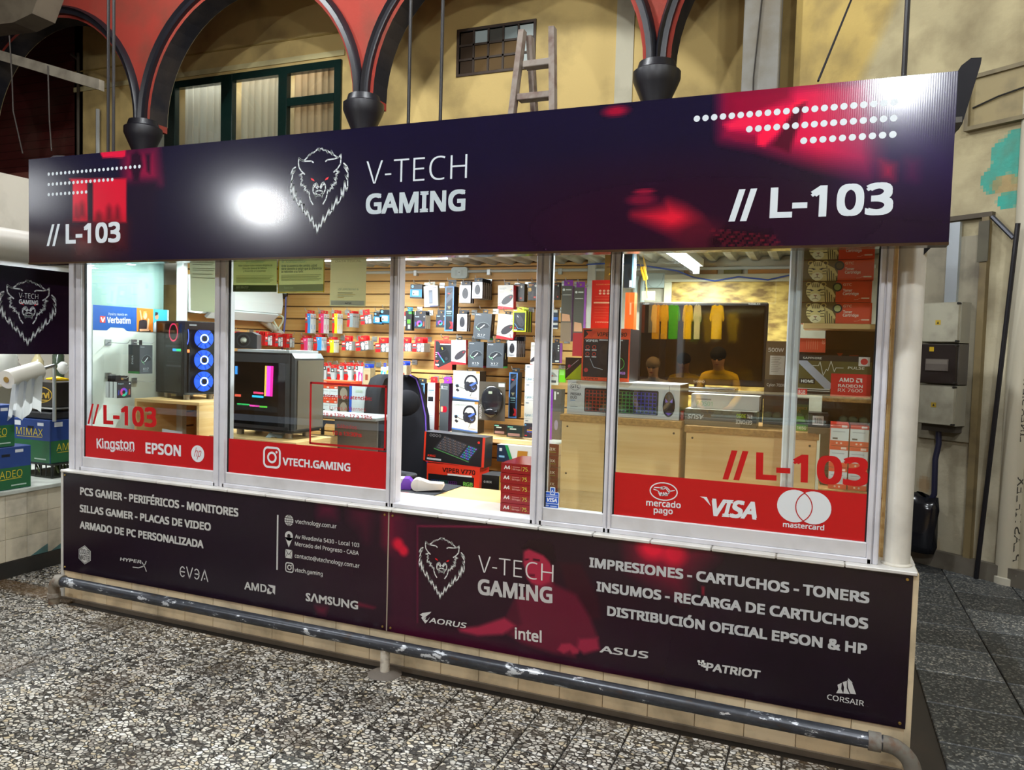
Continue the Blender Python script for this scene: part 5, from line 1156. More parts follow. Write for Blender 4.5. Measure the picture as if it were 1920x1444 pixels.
# --- art of the fronts (u 0..w, v 0..h)
def a_ink(col):
    def f(m, fr, w, h, d):
        m.rect(fr, 0, 0, w, h, '#d8d6d2', .0004); m.poly(fr, [(w*.42,0),(w,0),(w,h),(w*.3,h)], col, .0008); m.poly(fr, [(0,0),(w*.42,0),(w*.5,h*.4),(w*.3,h),(0,h)], '#c8131c', .0012)
        m.rect(fr, 0, h*.52, w*.42, h*.64, '#5d5d5d', .0016); m.rect(fr, w*.06, h*.72, w*.34, h*.8, '#e8c9c4', .0016); m.ell(fr, w*.62, h*.85, w*.08, w*.08, '#e8e8e8', .0014, 8)
        s = Fr(fr.pt(w,0,0), -fr.N, fr.V); m.rect(s, d*.05, h*.76, d*.95, h*.8, '#22242a', .0006); m.rect(s, d*.3, h*.84, d*.7, h*.92, '#c78a84', .0006); m.rect(s, d*.4, h*.2, d*.6, h*.45, col, .0006)
    return f
def a_wide(m, fr, w, h, d):
    m.rect(fr, 0, 0, w, h, '#55565a', .0004); m.rect(fr, 0, 0, w*.36, h, '#c8131c', .0008); m.rect(fr, 0, h*.36, w*.36, h*.56, '#55595c', .0012); m.rect(fr, w*.05, h*.66, w*.3, h*.84, '#e6c2bd', .0012)
    m.ell(fr, w*.56, h*.62, w*.15, h*.26, '#c9cccc', .0008, 10); m.ell(fr, w*.56, h*.26, w*.12, h*.22, '#bfc3c4', .001, 10)
    m.poly(fr, [(w*.74,h*.02),(w*.98,h*.04),(w*.98,h*.55),(w*.74,h*.52)], '#c3c4c2', .0012); m.poly(fr, [(w*.74,h*.6),(w*.98,h*.62),(w*.98,h*.96),(w*.74,h*.94)], '#cfcfcd', .0012); m.rect(fr, w*.78, h*.7, w*.93, h*.84, '#b8736c', .0016)
def a_tall(m, fr, w, h, d):
    m.rect(fr, 0, 0, w, h, '#bfc0c4', .0004); m.poly(fr, [(0,0),(w*.42,0),(w*.6,h*.35),(w*.4,h*.7),(w*.3,h),(0,h)], '#c8131c', .0008); m.rect(fr, 0, h*.5, w*.5, h*.64, '#606468', .0012); m.rect(fr, w*.05, h*.68, w*.4, h*.78, '#e6c2bd', .0012)
    m.rect(fr, w*.48, h*.76, w, h*.98, '#2e3034', .0008); m.rect(fr, w*.6, h*.82, w*.85, h*.92, '#d8dadc', .0012)
    s = Fr(fr.pt(w,0,0), -fr.N, fr.V); m.rect(s, 0, h*.76, d, h*.79, '#22242a', .0006); m.rect(s, d*.4, h*.2, d*.6, h*.45, '#2e3034', .0006)
def a_hp(col2='#1c86c4'):
    def f(m, fr, w, h, d):
        m.rect(fr, 0, 0, w, h, '#1b2126', .0004); m.ell(fr, w*.2, h*.84, w*.11, w*.11, '#7fb6e0', .001, 12); m.text(fr, 'hp', w*.13, h*.8, w*.13, h*.08, '#1d3a5a', 0, .0014, .2)
        m.rect(fr, 0, h*.1, w, h*.64, col2, .0008); m.rect(fr, w*.2, h*.2, w*.72, h*.56, '#d5dad8', .0012); m.rect(fr, w*.26, h*.27, w*.36, h*.38, '#22282c', .0016); m.rect(fr, w*.3, h*.44, w*.55, h*.5, '#9fb0b4', .0016)
    return f
def mouse(m, fr, cu, cv, ru, rv, ang=0.0, body='#22232a', glow=None, w=.001):
    R = RZ(ang); pts = []
    for i in range(22):
        t = 6.2832*i/22; x = ru*math.cos(t)*(1-.12*math.sin(t)); y = rv*math.sin(t); x, y = R(x, y); pts.append((cu+x, cv+y))
    m.poly(fr, pts, body, w)
    L = lambda *q: [(cu+R(x*ru, y*rv)[0], cv+R(x*ru, y*rv)[1]) for x, y in q]
    m.stroke(fr, L((0,.95),(0,.35)), ru*.08, '#0c0c10', w+.0004); m.stroke(fr, L((-.8,.3),(0,.2),(.8,.3)), ru*.07, '#3a3b44', w+.0004); m.poly(fr, L((-.1,.45),(.1,.45),(.1,.75),(-.1,.75)), glow or '#4a4b55', w+.0006)
    m.poly(fr, L((-.35,-.75),(0,-.85),(.35,-.75),(.2,-.5),(-.2,-.5)), '#34353d', w+.0004)
def a_mousewhite(txt='GTC'):
    def f(m, fr, w, h, d):
        m.rect(fr, 0, 0, w, h, '#cdd1d6', .0004); mouse(m, fr, w*.52, h*.54, w*.27, h*.31); m.text(fr, txt, w*.36, h*.88, w*.3, h*.055, '#55585e', .01, .0008); m.rect(fr, w*.2, h*.1, w*.8, h*.14, '#5a5d64', .0008); m.rect(fr, w*.35, h*.05, w*.68, h*.075, '#8a8d92', .0008)
        s = Fr(fr.pt(w,0,0), -fr.N, fr.V); m.rect(s, d*.35, h*.2, d*.6, h*.85, '#8d9096', .0006)
    return f
def a_mousered(m, fr, w, h, d):
    m.rect(fr, 0, 0, w, h, '#c6c3ba', .0004); m.poly(fr, [(0,0),(w,0),(w,h*.06),(0,h*.14)], '#c8202c', .0008); mouse(m, fr, w*.62, h*.4, w*.2, h*.3, -.95, '#38353b', '#d82028', .0008)
    m.stroke(fr, [(0,h*.2),(w*.3,h*.3)], w*.02, '#1e1e22', .001)
    m.text(fr, 'PULSEFIRE', w*.1, h*.86, w*.45, h*.03, '#6b7c80', .012, .0008); m.text(fr, 'FPS PRO', w*.1, h*.81, w*.34, h*.03, '#6b7c80', .012, .0008)
    for k, c in enumerate(('#c84a3a','#d8b23a','#4a9a5a','#3a6ac8')): m.ring(fr, w*.86, h*.78, w*.07, w*.07, w*.025, c, .0008, 5, 90*k, 90*k+90)
    m.rect(fr, w*.1, h*.72, w*.4, h*.735, '#9a9890', .0008); m.rect(fr, w*.1, h*.68, w*.36, h*.692, '#9a9890', .0008); m.text(fr, 'HYPERX', w*.55, h*.14, w*.3, h*.022, '#b84a44', .01, .0008, .2)
    s = Fr(fr.pt(w,0,0), -fr.N, fr.V); m.rect(s, d*.4, h*.3, d*.55, h*.8, '#dda29c', .0006)
def a_evga(model, trim='#2f8a3a'):
    def f(m, fr, w, h, d):
        m.rect(fr, 0, 0, w, h, '#454c52', .0004); m.text(fr, 'EVGA', w*.08, h*.91, w*.3, h*.035, '#c9d0d4', .012, .0008)
        q = lambda *p: [(w*p[i], h*p[i+1]) for i in range(0, len(p), 2)]
        m.poly(fr, q(.14,.46,.3,.6,.55,.66,.78,.62,.9,.54,.84,.46,.6,.44,.4,.36,.24,.38), '#2b3036', .0008)
        m.stroke(fr, q(.14,.46,.3,.6,.55,.66,.78,.62,.9,.54), w*.012, '#9aa6a8', .001); m.stroke(fr, q(.4,.42,.62,.56), w*.045, '#dfe6e6', .0012); m.stroke(fr, q(.14,.46,.24,.38,.34,.42), w*.03, '#8fd0a0', .0012); m.stroke(fr, q(.3,.4,.36,.32), w*.025, '#8fd0a0', .0012)
        m.text(fr, model, w*.26, h*.13, w*.44, h*.075, '#d5dadc', -.004, .0008); m.rect(fr, w*.26, h*.08, w*.7, h*.1, '#79838a', .0008)
        s = Fr(fr.pt(w,0,0), -fr.N, fr.V); m.rect(s, 0, 0, d, h*.07, trim, .0006); m.rect(s, d*.4, h*.35, d*.52, h*.6, '#9a8f5a', .0006)
    return f
def a_fan(m, fr, w, h, d):
    m.rect(fr, 0, 0, w, h, '#25282f', .0004); m.text(fr, 'frost 8', w*.08, h*.84, w*.36, h*.08, '#b9d4da', .012, .0008); m.rect(fr, w*.84, h*.84, w*.93, h*.92, '#c9cdd0', .0008)
    cs = ['#3b56c8','#7a3ac0','#c03a9a','#c8406a','#3ac08a','#2fa0a8']
    for k in range(6): m.ring(fr, w*.48, h*.36, w*.25, w*.25, w*.14, cs[k], .0008, 5, 60*k, 60*k+60)
    m.ell(fr, w*.48, h*.36, w*.1, w*.1, '#101216', .0012, 12); m.poly(fr, [(w*.8,h*.15),(w*.92,h*.2),(w*.9,h*.55),(w*.84,h*.5)], '#a8402c', .0008); m.poly(fr, [(w*.06,h*.15),(w*.16,h*.2),(w*.18,h*.5),(w*.1,h*.5)], '#343a8a', .0008)
def a_long(edge, inner='#131a24', txt='VIPER'):
    def f(m, fr, w, h, d):
        m.rect(fr, 0, 0, w, h, edge, .0004); m.rect(fr, w*.13, h*.03, w*.87, h*.975, inner, .0008); m.poly(fr, [(w*.13,h*.6),(w*.87,h*.75),(w*.87,h*.9),(w*.13,h*.72)], '#3d444e', .0012); m.poly(fr, [(w*.13,h*.8),(w*.87,h*.93),(w*.87,h*.96),(w*.13,h*.86)], '#2c343e', .0012)
        m.poly(fr, [(w*.28,h*.56),(w*.72,h*.56),(w*.5,h*.48)], '#b63022' if txt == 'x' else '#6a6a52', .0016); m.rect(fr, w*.2, h*.42, w*.8, h*.455, '#7fb0b8', .0016); m.rect(fr, w*.24, h*.38, w*.76, h*.4, '#7fb0b8', .0016); m.rect(fr, w*.2, h*.335, w*.82, h*.35, '#5f9098', .0016)
        m.rect(fr, w*.2, h*.05, w*.7, h*.24, '#101218', .0016); m.poly(fr, [(w*.55,h*.06),(w*.98,h*.05),(w*.95,h*.2),(w*.6,h*.22),(w*.75,h*.13)], '#b01c22', .002); m.ell(fr, w*.45, h*.84, w*.16, h*.014, '#c03028', .002, 8)
    return f

G = 'cartridge packs on the slat wall'
def inkset(x0, y0, x1, y1, col, nm, n, d=.034):
    product('ink_box', 'tall red and %s ink cartridge box hanging on the slat wall' % nm, 'ink box', (x0,y0,x1,y1), PF, d, a_ink(col), side='#c3c4c4', right='#cfd0d0', top='#c01820', tab='#c8131c', n=n, group='tall %s ink boxes' % nm, tw=.8, th=.026)
   
inkset(572.5,588,582,624.7,'#2f86cf','cyan',2); inkset(597.5,588.5,607,625,'#c8256a','magenta',2); inkset(623,588,632.5,625,'#e5cc17','yellow',2)
def smallset(x0, y0, x1, y1, col, nm, n, d=.02):
    product('ink_pack', 'small red and %s ink pack hanging low on the slat wall' % nm, 'ink pack', (x0,y0,x1,y1), PF, d, a_ink(col), side='#c3c4c4', right='#c9caca', top='#c01820', tab='#c01820', n=n, group='small %s ink packs' % nm, tw=.8, th=.022)
   
smallset(564,634,577,658,'#d8407a','pink',3); smallset(588,632,603,657,'#3a96d8','light blue',3); smallset(613,637,626,661,'#eadb1a','bright yellow',3)
product('ink_pack', 'slim red and grey ink pack tilted on the slat wall', 'ink pack', (650.5,587,661,613), PF, .02, a_ink('#7f8f96'), side='#9a9a98', right='#a3a3a2', tab='#c01820', n=4, rot=-.06, group='slim grey ink packs', tw=.7, th=.02)
def wideset(x0, y0, x1, y1, n, rot=0.0, d=.022, plane=None):
    product('cartridge_pack', 'red and grey blister cartridge pack with a red hang tab', 'cartridge pack', (x0,y0,x1,y1), plane or PF, d, a_wide, side='#a8a8a6', right='#9d9d9b', top='#b01820', tab='#d01820', n=n, rot=rot, group='red grey blister cartridge packs', tw=.62, th=.042)
wideset(677,592,697,609,1,.12); wideset(641,640,660,657,2); wideset(668,642,692,659,3,.14); wideset(704,644,731,661,3,.04)
wideset(752,643,770,659,2); wideset(773,643,795,660,4)
for x0, x1, y0, y1 in ((700,716,585,608), (711,733,580,607)):
    product('ink_cartridge_pack', 'black and blue ink cartridge pack with round badge and white label', 'ink pack', (x0,y0,x1,y1), PF, .03, a_hp(), side='#15181c', rot=-.05, group='black blue ink packs', hang=1)
product('ink_cartridge_pack', 'black and blue ink pack hanging beside the white drive box', 'ink pack', (769,533,791,559), PF, .05, a_hp(), side='#14161a', rot=-.02, hang=1)
for i, (x0, x1) in enumerate(((589,598),(600,611),(613.5,627),(632,642),(645,659),(664,671))):
    product('toner_refill_box', 'tall red white and black refill box in a row on the slat wall', 'refill box', (x0, 686 + (4 if i == 2 else 0), x1, 717 + (6 if i == 2 else 0)), PF, .05, a_tall, side='#b7b8ba', right='#c1c2c4', top='#c01820', tab='#c8131c', group='tall refill boxes', tw=.7, th=.024, n=1 if i in (0, 5) else 2)
def a_bottle(col):
    def f(m, fr, w, h, d):
        m.rect(fr, 0, 0, w, h, '#d9dde0', .0004); m.rrect(fr, w*.04, 0, w*.96, h*.7, w*.2, col, .0008); m.poly(fr, [(w*.3,h*.12),(w*.7,h*.12),(w*.7,h*.45),(w*.58,h*.58),(w*.42,h*.58),(w*.3,h*.45)], '#e6e8ea', .0012); m.ell(fr, w*.66, h*.66, w*.16, w*.16, '#e8e8e8', .0014, 10); m.text(fr, 'EPSON', w*.15, h*.86, w*.7, h*.05, '#3a4a7a', .01, .0008)
    return f
product('ink_bottle_box', 'pink and white ink bottle box hanging above the office chair', 'ink box', (671.5,687,680,721), PF, .04, a_bottle('#e8408a'), side='#ccd0d2', tab='#c8131c')
product('ink_bottle_box', 'light blue and white ink bottle box near the window post', 'ink box', (714,688,723,712), PF, .04, a_bottle('#2f9ad8'), side='#ccd0d2', tab='#2f48b8'); product('ink_bottle_box', 'yellow and white ink bottle box near the window post', 'ink box', (724.5,687,733,711), PF, .04, a_bottle('#e8d820'), side='#ccd0d2', tab='#2f48b8')
def a_kraft(m, fr, w, h, d):
    m.rect(fr, 0, 0, w, h, '#b59f7e', .0004); m.rect(fr, w*.3, h*.28, w*.68, h*.62, '#8a3f2a', .0008); m.rect(fr, w*.1, h*.82, w*.9, h*.84, '#98866a', .0008)
for x0, y0, x1, y1, lb, k in ((681,690,694,722,'brown paper ink sachet with a blue top hanging behind the chair',4), (751,685,762,722,'brown paper ink sachet with a blue top hanging beside the long box',4)):
    product('ink_sachet', lb, 'ink sachet', (x0,y0,x1,y1), PF, .012, a_kraft, side='#a08c6c', tab='#2442b4', n=k, step=.02, group=lb, tw=.7, th=.03)

# --- centre bay
def a_ssd(m, fr, w, h, d):
    m.rect(fr, 0, 0, w, h, '#cfd2ca', .0004); m.rect(fr, w*.36, h*.15, w*.62, h*.8, '#5a6474', .0008); m.rect(fr, w*.4, h*.2, w*.58, h*.7, '#6f7a8a', .0012); m.text(fr, 'PRO', w*.06, h*.86, w*.28, h*.06, '#8a8f8c', .01, .0008); m.rect(fr, w*.6, h*.88, w*.92, h*.91, '#8a8f8c', .0008); m.rect(fr, w*.4, 0, w, h*.05, '#2c3f7a', .0012)
    for k in range(3): m.ring(fr, w*.8, h*(.64-.16*k), w*.06, w*.06, w*.015, '#8a8f8c', .0008, 8)
product('drive_box', 'white drive box with a grey window hanging slightly tilted', 'box', (796,537,822,576), PF, .03, a_ssd, side='#b5b3a6', right='#8f8a7a', tab='#c9ccc0', rot=.06, th=.03)
product('long_mat_box', 'long light blue framed box hanging between the mouse boxes', 'box', (834,537,850.5,621), Fr((0,1.62,0)), .075, a_long('#4a7ab8'), side='#14161c', tab='#2c343a', tw=.9, th=.05)
MWG = 'white boxed mice with black tabs'
for px, n, lb in (((861.5,535,882.5,568),2,'just right of the long blue framed box'), ((885.5,529,904.5,559.5),5,'in the deep row left of the white red box'), ((857,589,875.5,621),2,'left of the tilted grey box'), ((951,639,968.5,669.5),5,'in the deep row below the lime framed boxes')):
    lb = lb.replace('just right of', 'next to').replace('left of', 'beside')
    product('mouse_box', 'narrow white boxed black mouse ' + lb, 'mouse box', px, Fr((0,1.64,0)), .026, a_mousewhite(), side='#17181c', tab='#23262b', n=n, step=.036, group='white boxed mice ' + lb, tw=.8, th=.03)
for px, n in (((776.5,591,797.5,616),3), ((817.5,590,834.5,614),1)):
    product('fan_box', 'dark box with a glowing rainbow fan picture on the slat wall', 'fan box', px, PF, .024, a_fan, side='#a9aa9c', right='#b3b4a6', tab='#2a2d33', n=n, step=.028, group='dark rainbow fan boxes', tw=.9, th=.034)
def a_green(m, fr, w, h, d):
    m.rect(fr, 0, 0, w, h, '#16181a', .0004); m.rect(fr, w*.3, h*.36, w*.8, h*.56, '#4f9a28', .0008); m.rect(fr, w*.4, h*.08, w*.8, h*.3, '#8a8f88', .0008); m.rect(fr, w*.5, h*.84, w, h*.96, '#3f9a3a', .0008)
product('memory_card_pack', 'black and green card pack hanging next to the fan boxes', 'card pack', (760,583,772,620), PF, .012, a_green, side='#101214', tab='#2a8ab0', n=2, step=.03, group='black green card packs')
product('cartridge_pack', 'blue grey blister pack with red tab beside the green packs', 'cartridge pack', (751,592,761,612), PF, .02, a_wide, side='#9d9d9b', tab='#d01820')
MR = 'red white boxed mice'
for px, rt, lb in (((934,535,963,580),.02,'beside the black badge boxes'), ((931,588,962,635),-.07,'tilted beside the lime framed boxes'), ((846.5,638,874,684),.02,'hanging against the tall red mouse box'), ((994.5,642,1012,689),-.02,'half behind the window post')):
    product('mouse_box', 'white and red boxed dark mouse ' + lb, 'mouse box', px, Fr((0,1.63 if rt < .01 or px[0] > 900 else 1.585,0)), .05 if px[0] > 900 else .035, a_mousered, side='#a81820', right='#b01a22', top='#d0cdc4', tab='#16161a', rot=rt, tw=.36, th=.022)
EV = 'dark grey boxed mice'
product('mouse_box', 'dark grey box with outlined mouse and green edge, tilted on its hook', 'mouse box', (887,586,919,635), Fr((0,1.6,0)), .06, a_evga('X17'), side='#0d0e10', top='#2c3136', tab='#2c3136', rot=-.07, tw=.3)
product('mouse_box', 'dark grey box with outlined mouse and pink corner', 'mouse box', (878,641,906.5,689), Fr((0,1.6,0)), .06, a_evga('X15','#a82a5a'), side='#0d0e10', top='#2c3136', tab='#4c5358', tw=.3)
product('mouse_box', 'dark grey box with outlined mouse and green edge, hanging straight', 'mouse box', (912.5,643,944,690), Fr((0,1.6,0)), .08, a_evga('X17'), side='#0d0e10', top='#2c3136', tab='#34393e', tw=.3)
def a_dark(m, fr, w, h, d):
    m.rect(fr, 0, 0, w, h, '#23211f', .0004); m.rect(fr, w*.12, h*.85, w*.5, h*.9, '#b0542c', .0008); m.poly(fr, [(w*.58,h*.82),(w*.7,h*.9),(w*.82,h*.82),(w*.7,h*.74)], '#c3c6b4', .0008); m.rect(fr, w*.55, h*.12, w*.75, h*.22, '#b83a28', .0008); m.poly(fr, [(w*.25,h*.2),(w*.45,h*.55),(w*.6,h*.5),(w*.5,h*.2)], '#3a3434', .0008)
for px, n in (((965,532,983,565),2),):
    product('game_box', 'small black box with a pale diamond badge on the slat wall', 'box', px, PF, .03, a_dark, side='#0f0f10', n=n, group='small black diamond badge boxes', hang=1)
def a_gold(m, fr, w, h, d): a_dark(m, fr, w, h, d); m.text(fr, 'W', w*.06, h*.78, w*.3, h*.14, '#b98a34', .02, .0012); m.text(fr, 'B', w*.06, h*.5, w*.26, h*.2, '#d8a83a', .03, .0012)
product('game_box', 'black box with large gold letters next to the window post', 'box', (990,530,1010,563), PF, .04, a_gold, side='#141210', hang=1)
product('game_box', 'narrow black box beside the purple topped boxes', 'box', (1038.5,530,1050,562), PF, .03, a_dark, side='#141210', hang=1)
def a_lime(m, fr, w, h, d):
    m.rect(fr, 0, 0, w, h, '#b9d018', .0004); m.rect(fr, w*.08, h*.05, w*.92, h*.92, '#23262a', .0008); mouse(m, fr, w*.52, h*.55, w*.24, h*.34, .5, '#3c4046', '#b9c4c8', .0012); m.stroke(fr, [(w*.15,h*.4),(w*.4,h*.16),(w*.8,h*.12)], w*.03, '#5a9ad0', .0016); m.poly(fr, [(w*.12,h*.2),(w*.28,h*.2),(w*.2,h*.12)], '#b02a2a', .0016); m.rect(fr, w*.1, h*.06, w*.34, h*.1, '#d8dcdc', .0016)
product('mouse_box', 'lime green framed mouse box hanging on the slat wall', 'mouse box', (961.5,583,986.5,622), Fr((0,1.62,0)), .03, a_lime, side='#8fa412', right='#23261a', tab='#c3d030', n=3, step=.045, group='lime framed mouse boxes')
def a_redmouse(m, fr, w, h, d):
    m.rect(fr, 0, 0, w, h, '#d83a30', .0004); m.poly(fr, [(w*.06,h*.16),(w*.26,h*.06),(w*.96,h*.28),(w*.96,h*.84),(w*.82,h*.9),(w*.3,h*.9),(w*.22,h*.97),(w*.06,h*.97)], '#23272c', .0008); mouse(m, fr, w*.56, h*.56, w*.24, h*.3, .45, '#14161a', '#d8c83a', .0012)
    for k, c in enumerate(('#b04ad0','#7a5ae0','#3a9ae0','#2fc0b0')): m.stroke(fr, [(w*(.2+.09*k),h*(.58-.08*k)),(w*(.29+.09*k),h*(.5-.08*k))], w*.05, c, .0016)
    m.text(fr, 'VIPER', w*.28, h*.91, w*.5, h*.05, '#7a1410', .01, .0012, .2); m.rect(fr, w*.32, h*.85, w*.9, h*.88, '#c9cfd4', .0012); m.poly(fr, [(w*.08,h*.32),(w*.28,h*.32),(w*.18,h*.23)], '#d83a30', .0012); m.rect(fr, w*.08, h*.14, w*.28, h*.19, '#d5dadc', .0012)
    for k in range(3): m.rect(fr, w*.08, h*(.42+.07*k), w*.16, h*(.45+.07*k), '#b8bcc0', .0012)
product('mouse_box', 'tall red box with black panel and rainbow edged mouse', 'mouse box', (814,638,848,693.5), Fr((0,1.6,0)), .07, a_redmouse, side='#121214', top='#b82a24', tab='#d83a30', tw=.28)

# --- lower centre: stacked and hanging boxes
def a_headset(m, fr, w, h, d):
    q = lambda *p: [(w*p[i], h*p[i+1]) for i in range(0, len(p), 2)]
    m.rect(fr, 0, 0, w, h, '#c9ccc2', .0004); m.poly(fr, q(0,0,1,0,1,.03,0,.09), '#33404c', .0008); m.poly(fr, q(0,.09,1,.03,1,.06,0,.14), '#3a68b8', .0008); m.rect(fr, w*.86, h*.93, w, h, '#d08a4a', .0008)
    m.text(fr, 'CLOUD ALPHA S', w*.07, h*.87, w*.52, h*.035, '#4a6a78', .012, .0008)
    for k in range(5): m.rect(fr, w*.08, h*(.76-.035*k), w*(.34-.02*(k % 2)), h*(.772-.035*k), '#a9aca4', .0008)
    m.rect(fr, w*.08, h*.5, w*.24, h*.55, '#7aa8c8', .0008); m.text(fr, 'HYPERX', w*.64, h*.12, w*.28, h*.022, '#b84a44', .01, .0008, .2)
    m.ring(fr, w*.68, h*.62, w*.26, h*.27, w*.07, '#25262c', .0008, 18, -10, 190, h*.07)
    m.ell(fr, w*.72, h*.48, w*.2, h*.17, '#23242c', .0012); m.ell(fr, w*.55, h*.5, w*.12, h*.16, '#2f3038', .001); m.poly(fr, q(.62,.54,.85,.66,.9,.62,.7,.5), '#4a6ac8', .0016); m.ell(fr, w*.78, h*.44, w*.1, h*.1, '#34353d', .0018); m.stroke(fr, q(.72,.46,.78,.4,.84,.46), w*.015, '#6a8ad8', .0022)
    m.stroke(fr, q(.5,.4,.34,.44,.18,.5), w*.018, '#1c1d22', .0012); m.ell(fr, w*.16, h*.5, w*.06, w*.06, '#2a2a30', .0014, 12); m.stroke(fr, q(.72,.3,.66,.18), w*.015, '#1c1d22', .0012); m.poly(fr, q(.1,.36,.2,.3,.26,.36,.16,.42), '#2a2a30', .0012)
FH = Fr((0, 1.52, 0)); SHZ = FH.px(870, 812)[1]      # shelf top
hb1 = product('headset_box', 'cream headset box with blue slanted foot standing on the shelf', 'headset box', (847.5,753,896,811.5), FH, .11, a_headset, side='#2c2620', top='#3a342c')[0]
hb2 = product('headset_box', 'cream headset box with blue slanted foot, on top of its twin', 'headset box', (849.5,695,899,752.2), FH, .11, a_headset, side='#2c2620', top='#3a342c', tab='#141416', tw=.24, th=.012)[0]
hb2.location.z = hb1.location.z + (hb1.dimensions.z or .25) + .001
# clear blister with a wrist mouse pad
FMP = Fr((0, 1.50, 0)); mpx = [FMP.px(x, y) for x, y in ((897,787), (946,787), (946,715), (897,715))]
mp = thing('mouse_pad_pack', 'clear blister pack holding a black wrist rest mouse pad', 'mouse pad pack', FMP.pt(mpx[0][0], mpx[0][1]))
w_, h_ = mpx[1][0]-mpx[0][0], mpx[3][1]-mpx[0][1]
m = MB(); fr = Fr((0,0,0)); m.box((0,0,-.004), (w_,h_,0), '#4d483f', fr); m.rect(fr, w_*.74, h_*.88, w_*.97, h_*.97, '#c8d4c4', .0006); m.text(fr, 'MOUSEPAD', w_*.12, h_*.04, h_*.36, w_*.09, '#c9c9c4', .01, .001, 0, math.pi/2); m.build('backing_card', 'print').parent = mp
m = MB(); m.ball((w_*.52, -.012, h_*.54), (w_*.4, .012, h_*.36), '#26262a', 20, 8); m.ball((w_*.5, -.016, h_*.22), (w_*.27, .022, h_*.12), '#15161a', 16, 8); m.rect(fr, w_*.42, h_*.7, w_*.56, h_*.76, '#b8c0a8', .026); m.build('mouse_pad', 'gloss', smooth=True).parent = mp
m = MB(); m.ball((w_*.52, -.014, h_*.5), (w_*.46, .022, h_*.43), '#ffffff', 22, 10); m.build('blister', 'clear_plastic', smooth='all').parent = mp

FLG = Fr((0, 1.58, 0))
product('long_mat_box', 'long light blue framed box hanging beside the white boxed fans', 'box', (954,698.5,969.5,784), FLG, .085, a_long('#4a7ab8'), side='#0e0f12', tab='#23282c', tw=.9, th=.03)
product('long_mat_box', 'long light blue framed box with a red crest behind the chair', 'box', (776,718,793,818), FLG, .06, a_long('#5f8fc0', '#11161f', 'x'), side='#0e0f12', tab='#20262a', rot=-.03, tw=.9, th=.035)
def a_fury(m, fr, w, h, d):
    m.rect(fr, 0, 0, w, h, '#bfc3c8', .0004); m.text(fr, 'FURY S', w*.1, h*.8, w*.78, h*.025, '#4a7a88', .012, .0008); m.rect(fr, w*.12, h*.84, w*.85, h*.86, '#4a7a88', .0008); m.rect(fr, w*.1, h*.63, w*.78, h*.72, '#1e1f24', .0008); m.poly(fr, [(0,0),(w*.2,0),(w*.2,h*.05),(0,h*.1)], '#c81820', .0012); m.rect(fr, w*.22, h*.01, w*.8, h*.07, '#16171b', .0012); m.text(fr, 'HX', w*.4, h*.02, w*.3, h*.025, '#c82a30', .02, .0016)
    for k in range(9): m.rect(fr, w*.12, h*(.58-.04*k), w*(.8-.1*(k % 3)), h*(.588-.04*k), '#a4a8ac', .0008)
product('long_mat_box', 'long white box with red side and small black picture', 'box', (801,717.5,815,812), FLG, .07, a_fury, side='#8e1218', right='#9a141a', tab='#d01c22', tw=.9, th=.04)
def a_grey(m, fr, w, h, d):
    m.rect(fr, 0, 0, w, h, '#4d5357', .0004); m.ell(fr, w*.22, h*.93, w*.13, w*.13, '#c3c8ca', .0008, 6); m.rect(fr, w*.42, h*.925, w*.85, h*.94, '#b9bec0', .0008); m.rect(fr, w*.08, h*.885, w*.85, h*.9, '#a3a8aa', .0008); m.poly(fr, [(w*.12,h*.46),(w*.22,h*.43),(w*.7,h*.43),(w*.82,h*.46),(w*.82,h*.52),(w*.7,h*.55),(w*.2,h*.55),(w*.12,h*.52)], '#a8142c', .0008); m.rect(fr, w*.12, h*.44, w*.36, h*.54, '#c3ab8a', .0012)
product('long_mat_box', 'long grey box with purple side and a cut out window', 'box', (824.5,719,841,814), FLG, .09, a_grey, side='#6a1f7a', right='#4a1458', tab='#8a34a0', tw=.9, th=.045)
product('accessory_pack', 'rounded red accessory pack hanging behind the chair', 'pack', (761,735,769,772), PF, .02, lambda m, fr, w, h, d: (m.rect(fr, 0, 0, w, h, '#c81a1e', .0004), m.rect(fr, w*.1, h*.8, w*.7, h*.92, '#dcc9c6', .0008), m.rect(fr, w*.2, h*.6, w*.7, h*.7, '#dcc9c6', .0008)), side='#9a1216', n=2, step=.06, group='red accessory packs', hang=1)
def a_cylon(m, fr, w, h, d):
    m.rect(fr, 0, 0, w, h, '#c9ccc6', .0004); m.text(fr, 'Cylon 3H', w*.06, h*.12, w*.62, h*.14, '#3a7f98', .012, .0008); m.rect(fr, w*.1, h*.84, w*.28, h*.9, '#6a7a88', .0008); m.ell(fr, w*.84, h*.55, w*.2, h*.3, '#2f3436', .0008, 14); m.ring(fr, w*.84, h*.6, w*.13, h*.18, w*.03, '#49a868', .0012, 14); m.rect(fr, w*.7, h*.2, w*.98, h*.4, '#23282a', .0012)
FCY = Fr((0, 1.60, 0)); zc = SHZ; CYW = FCY.px(1013, 740)[0]-FCY.px(983, 740)[0]
CU0 = FCY.px(983, 760)[0]
for k in range(4):
    m = MB(); fr = Fr((0,0,0)); m.box((0,0,-.14), (CYW, .122, 0), '#c3c6c0', fr, ['#b0b2ac','#c9ccc6','#c9ccc6','#9a9c96','#b0b2ac','#a9aba5']); a_cylon(m, fr, CYW, .122, .14)
    o = m.build('cooler_box', 'print'); o.location = (CU0, 1.60, zc+.1235*k); tag(o, ('lowest', 'second lowest', 'second highest', 'topmost')[k] + ' white boxed case cooler in the stack beside the window post', 'cooler box', 'stacked white cooler boxes')
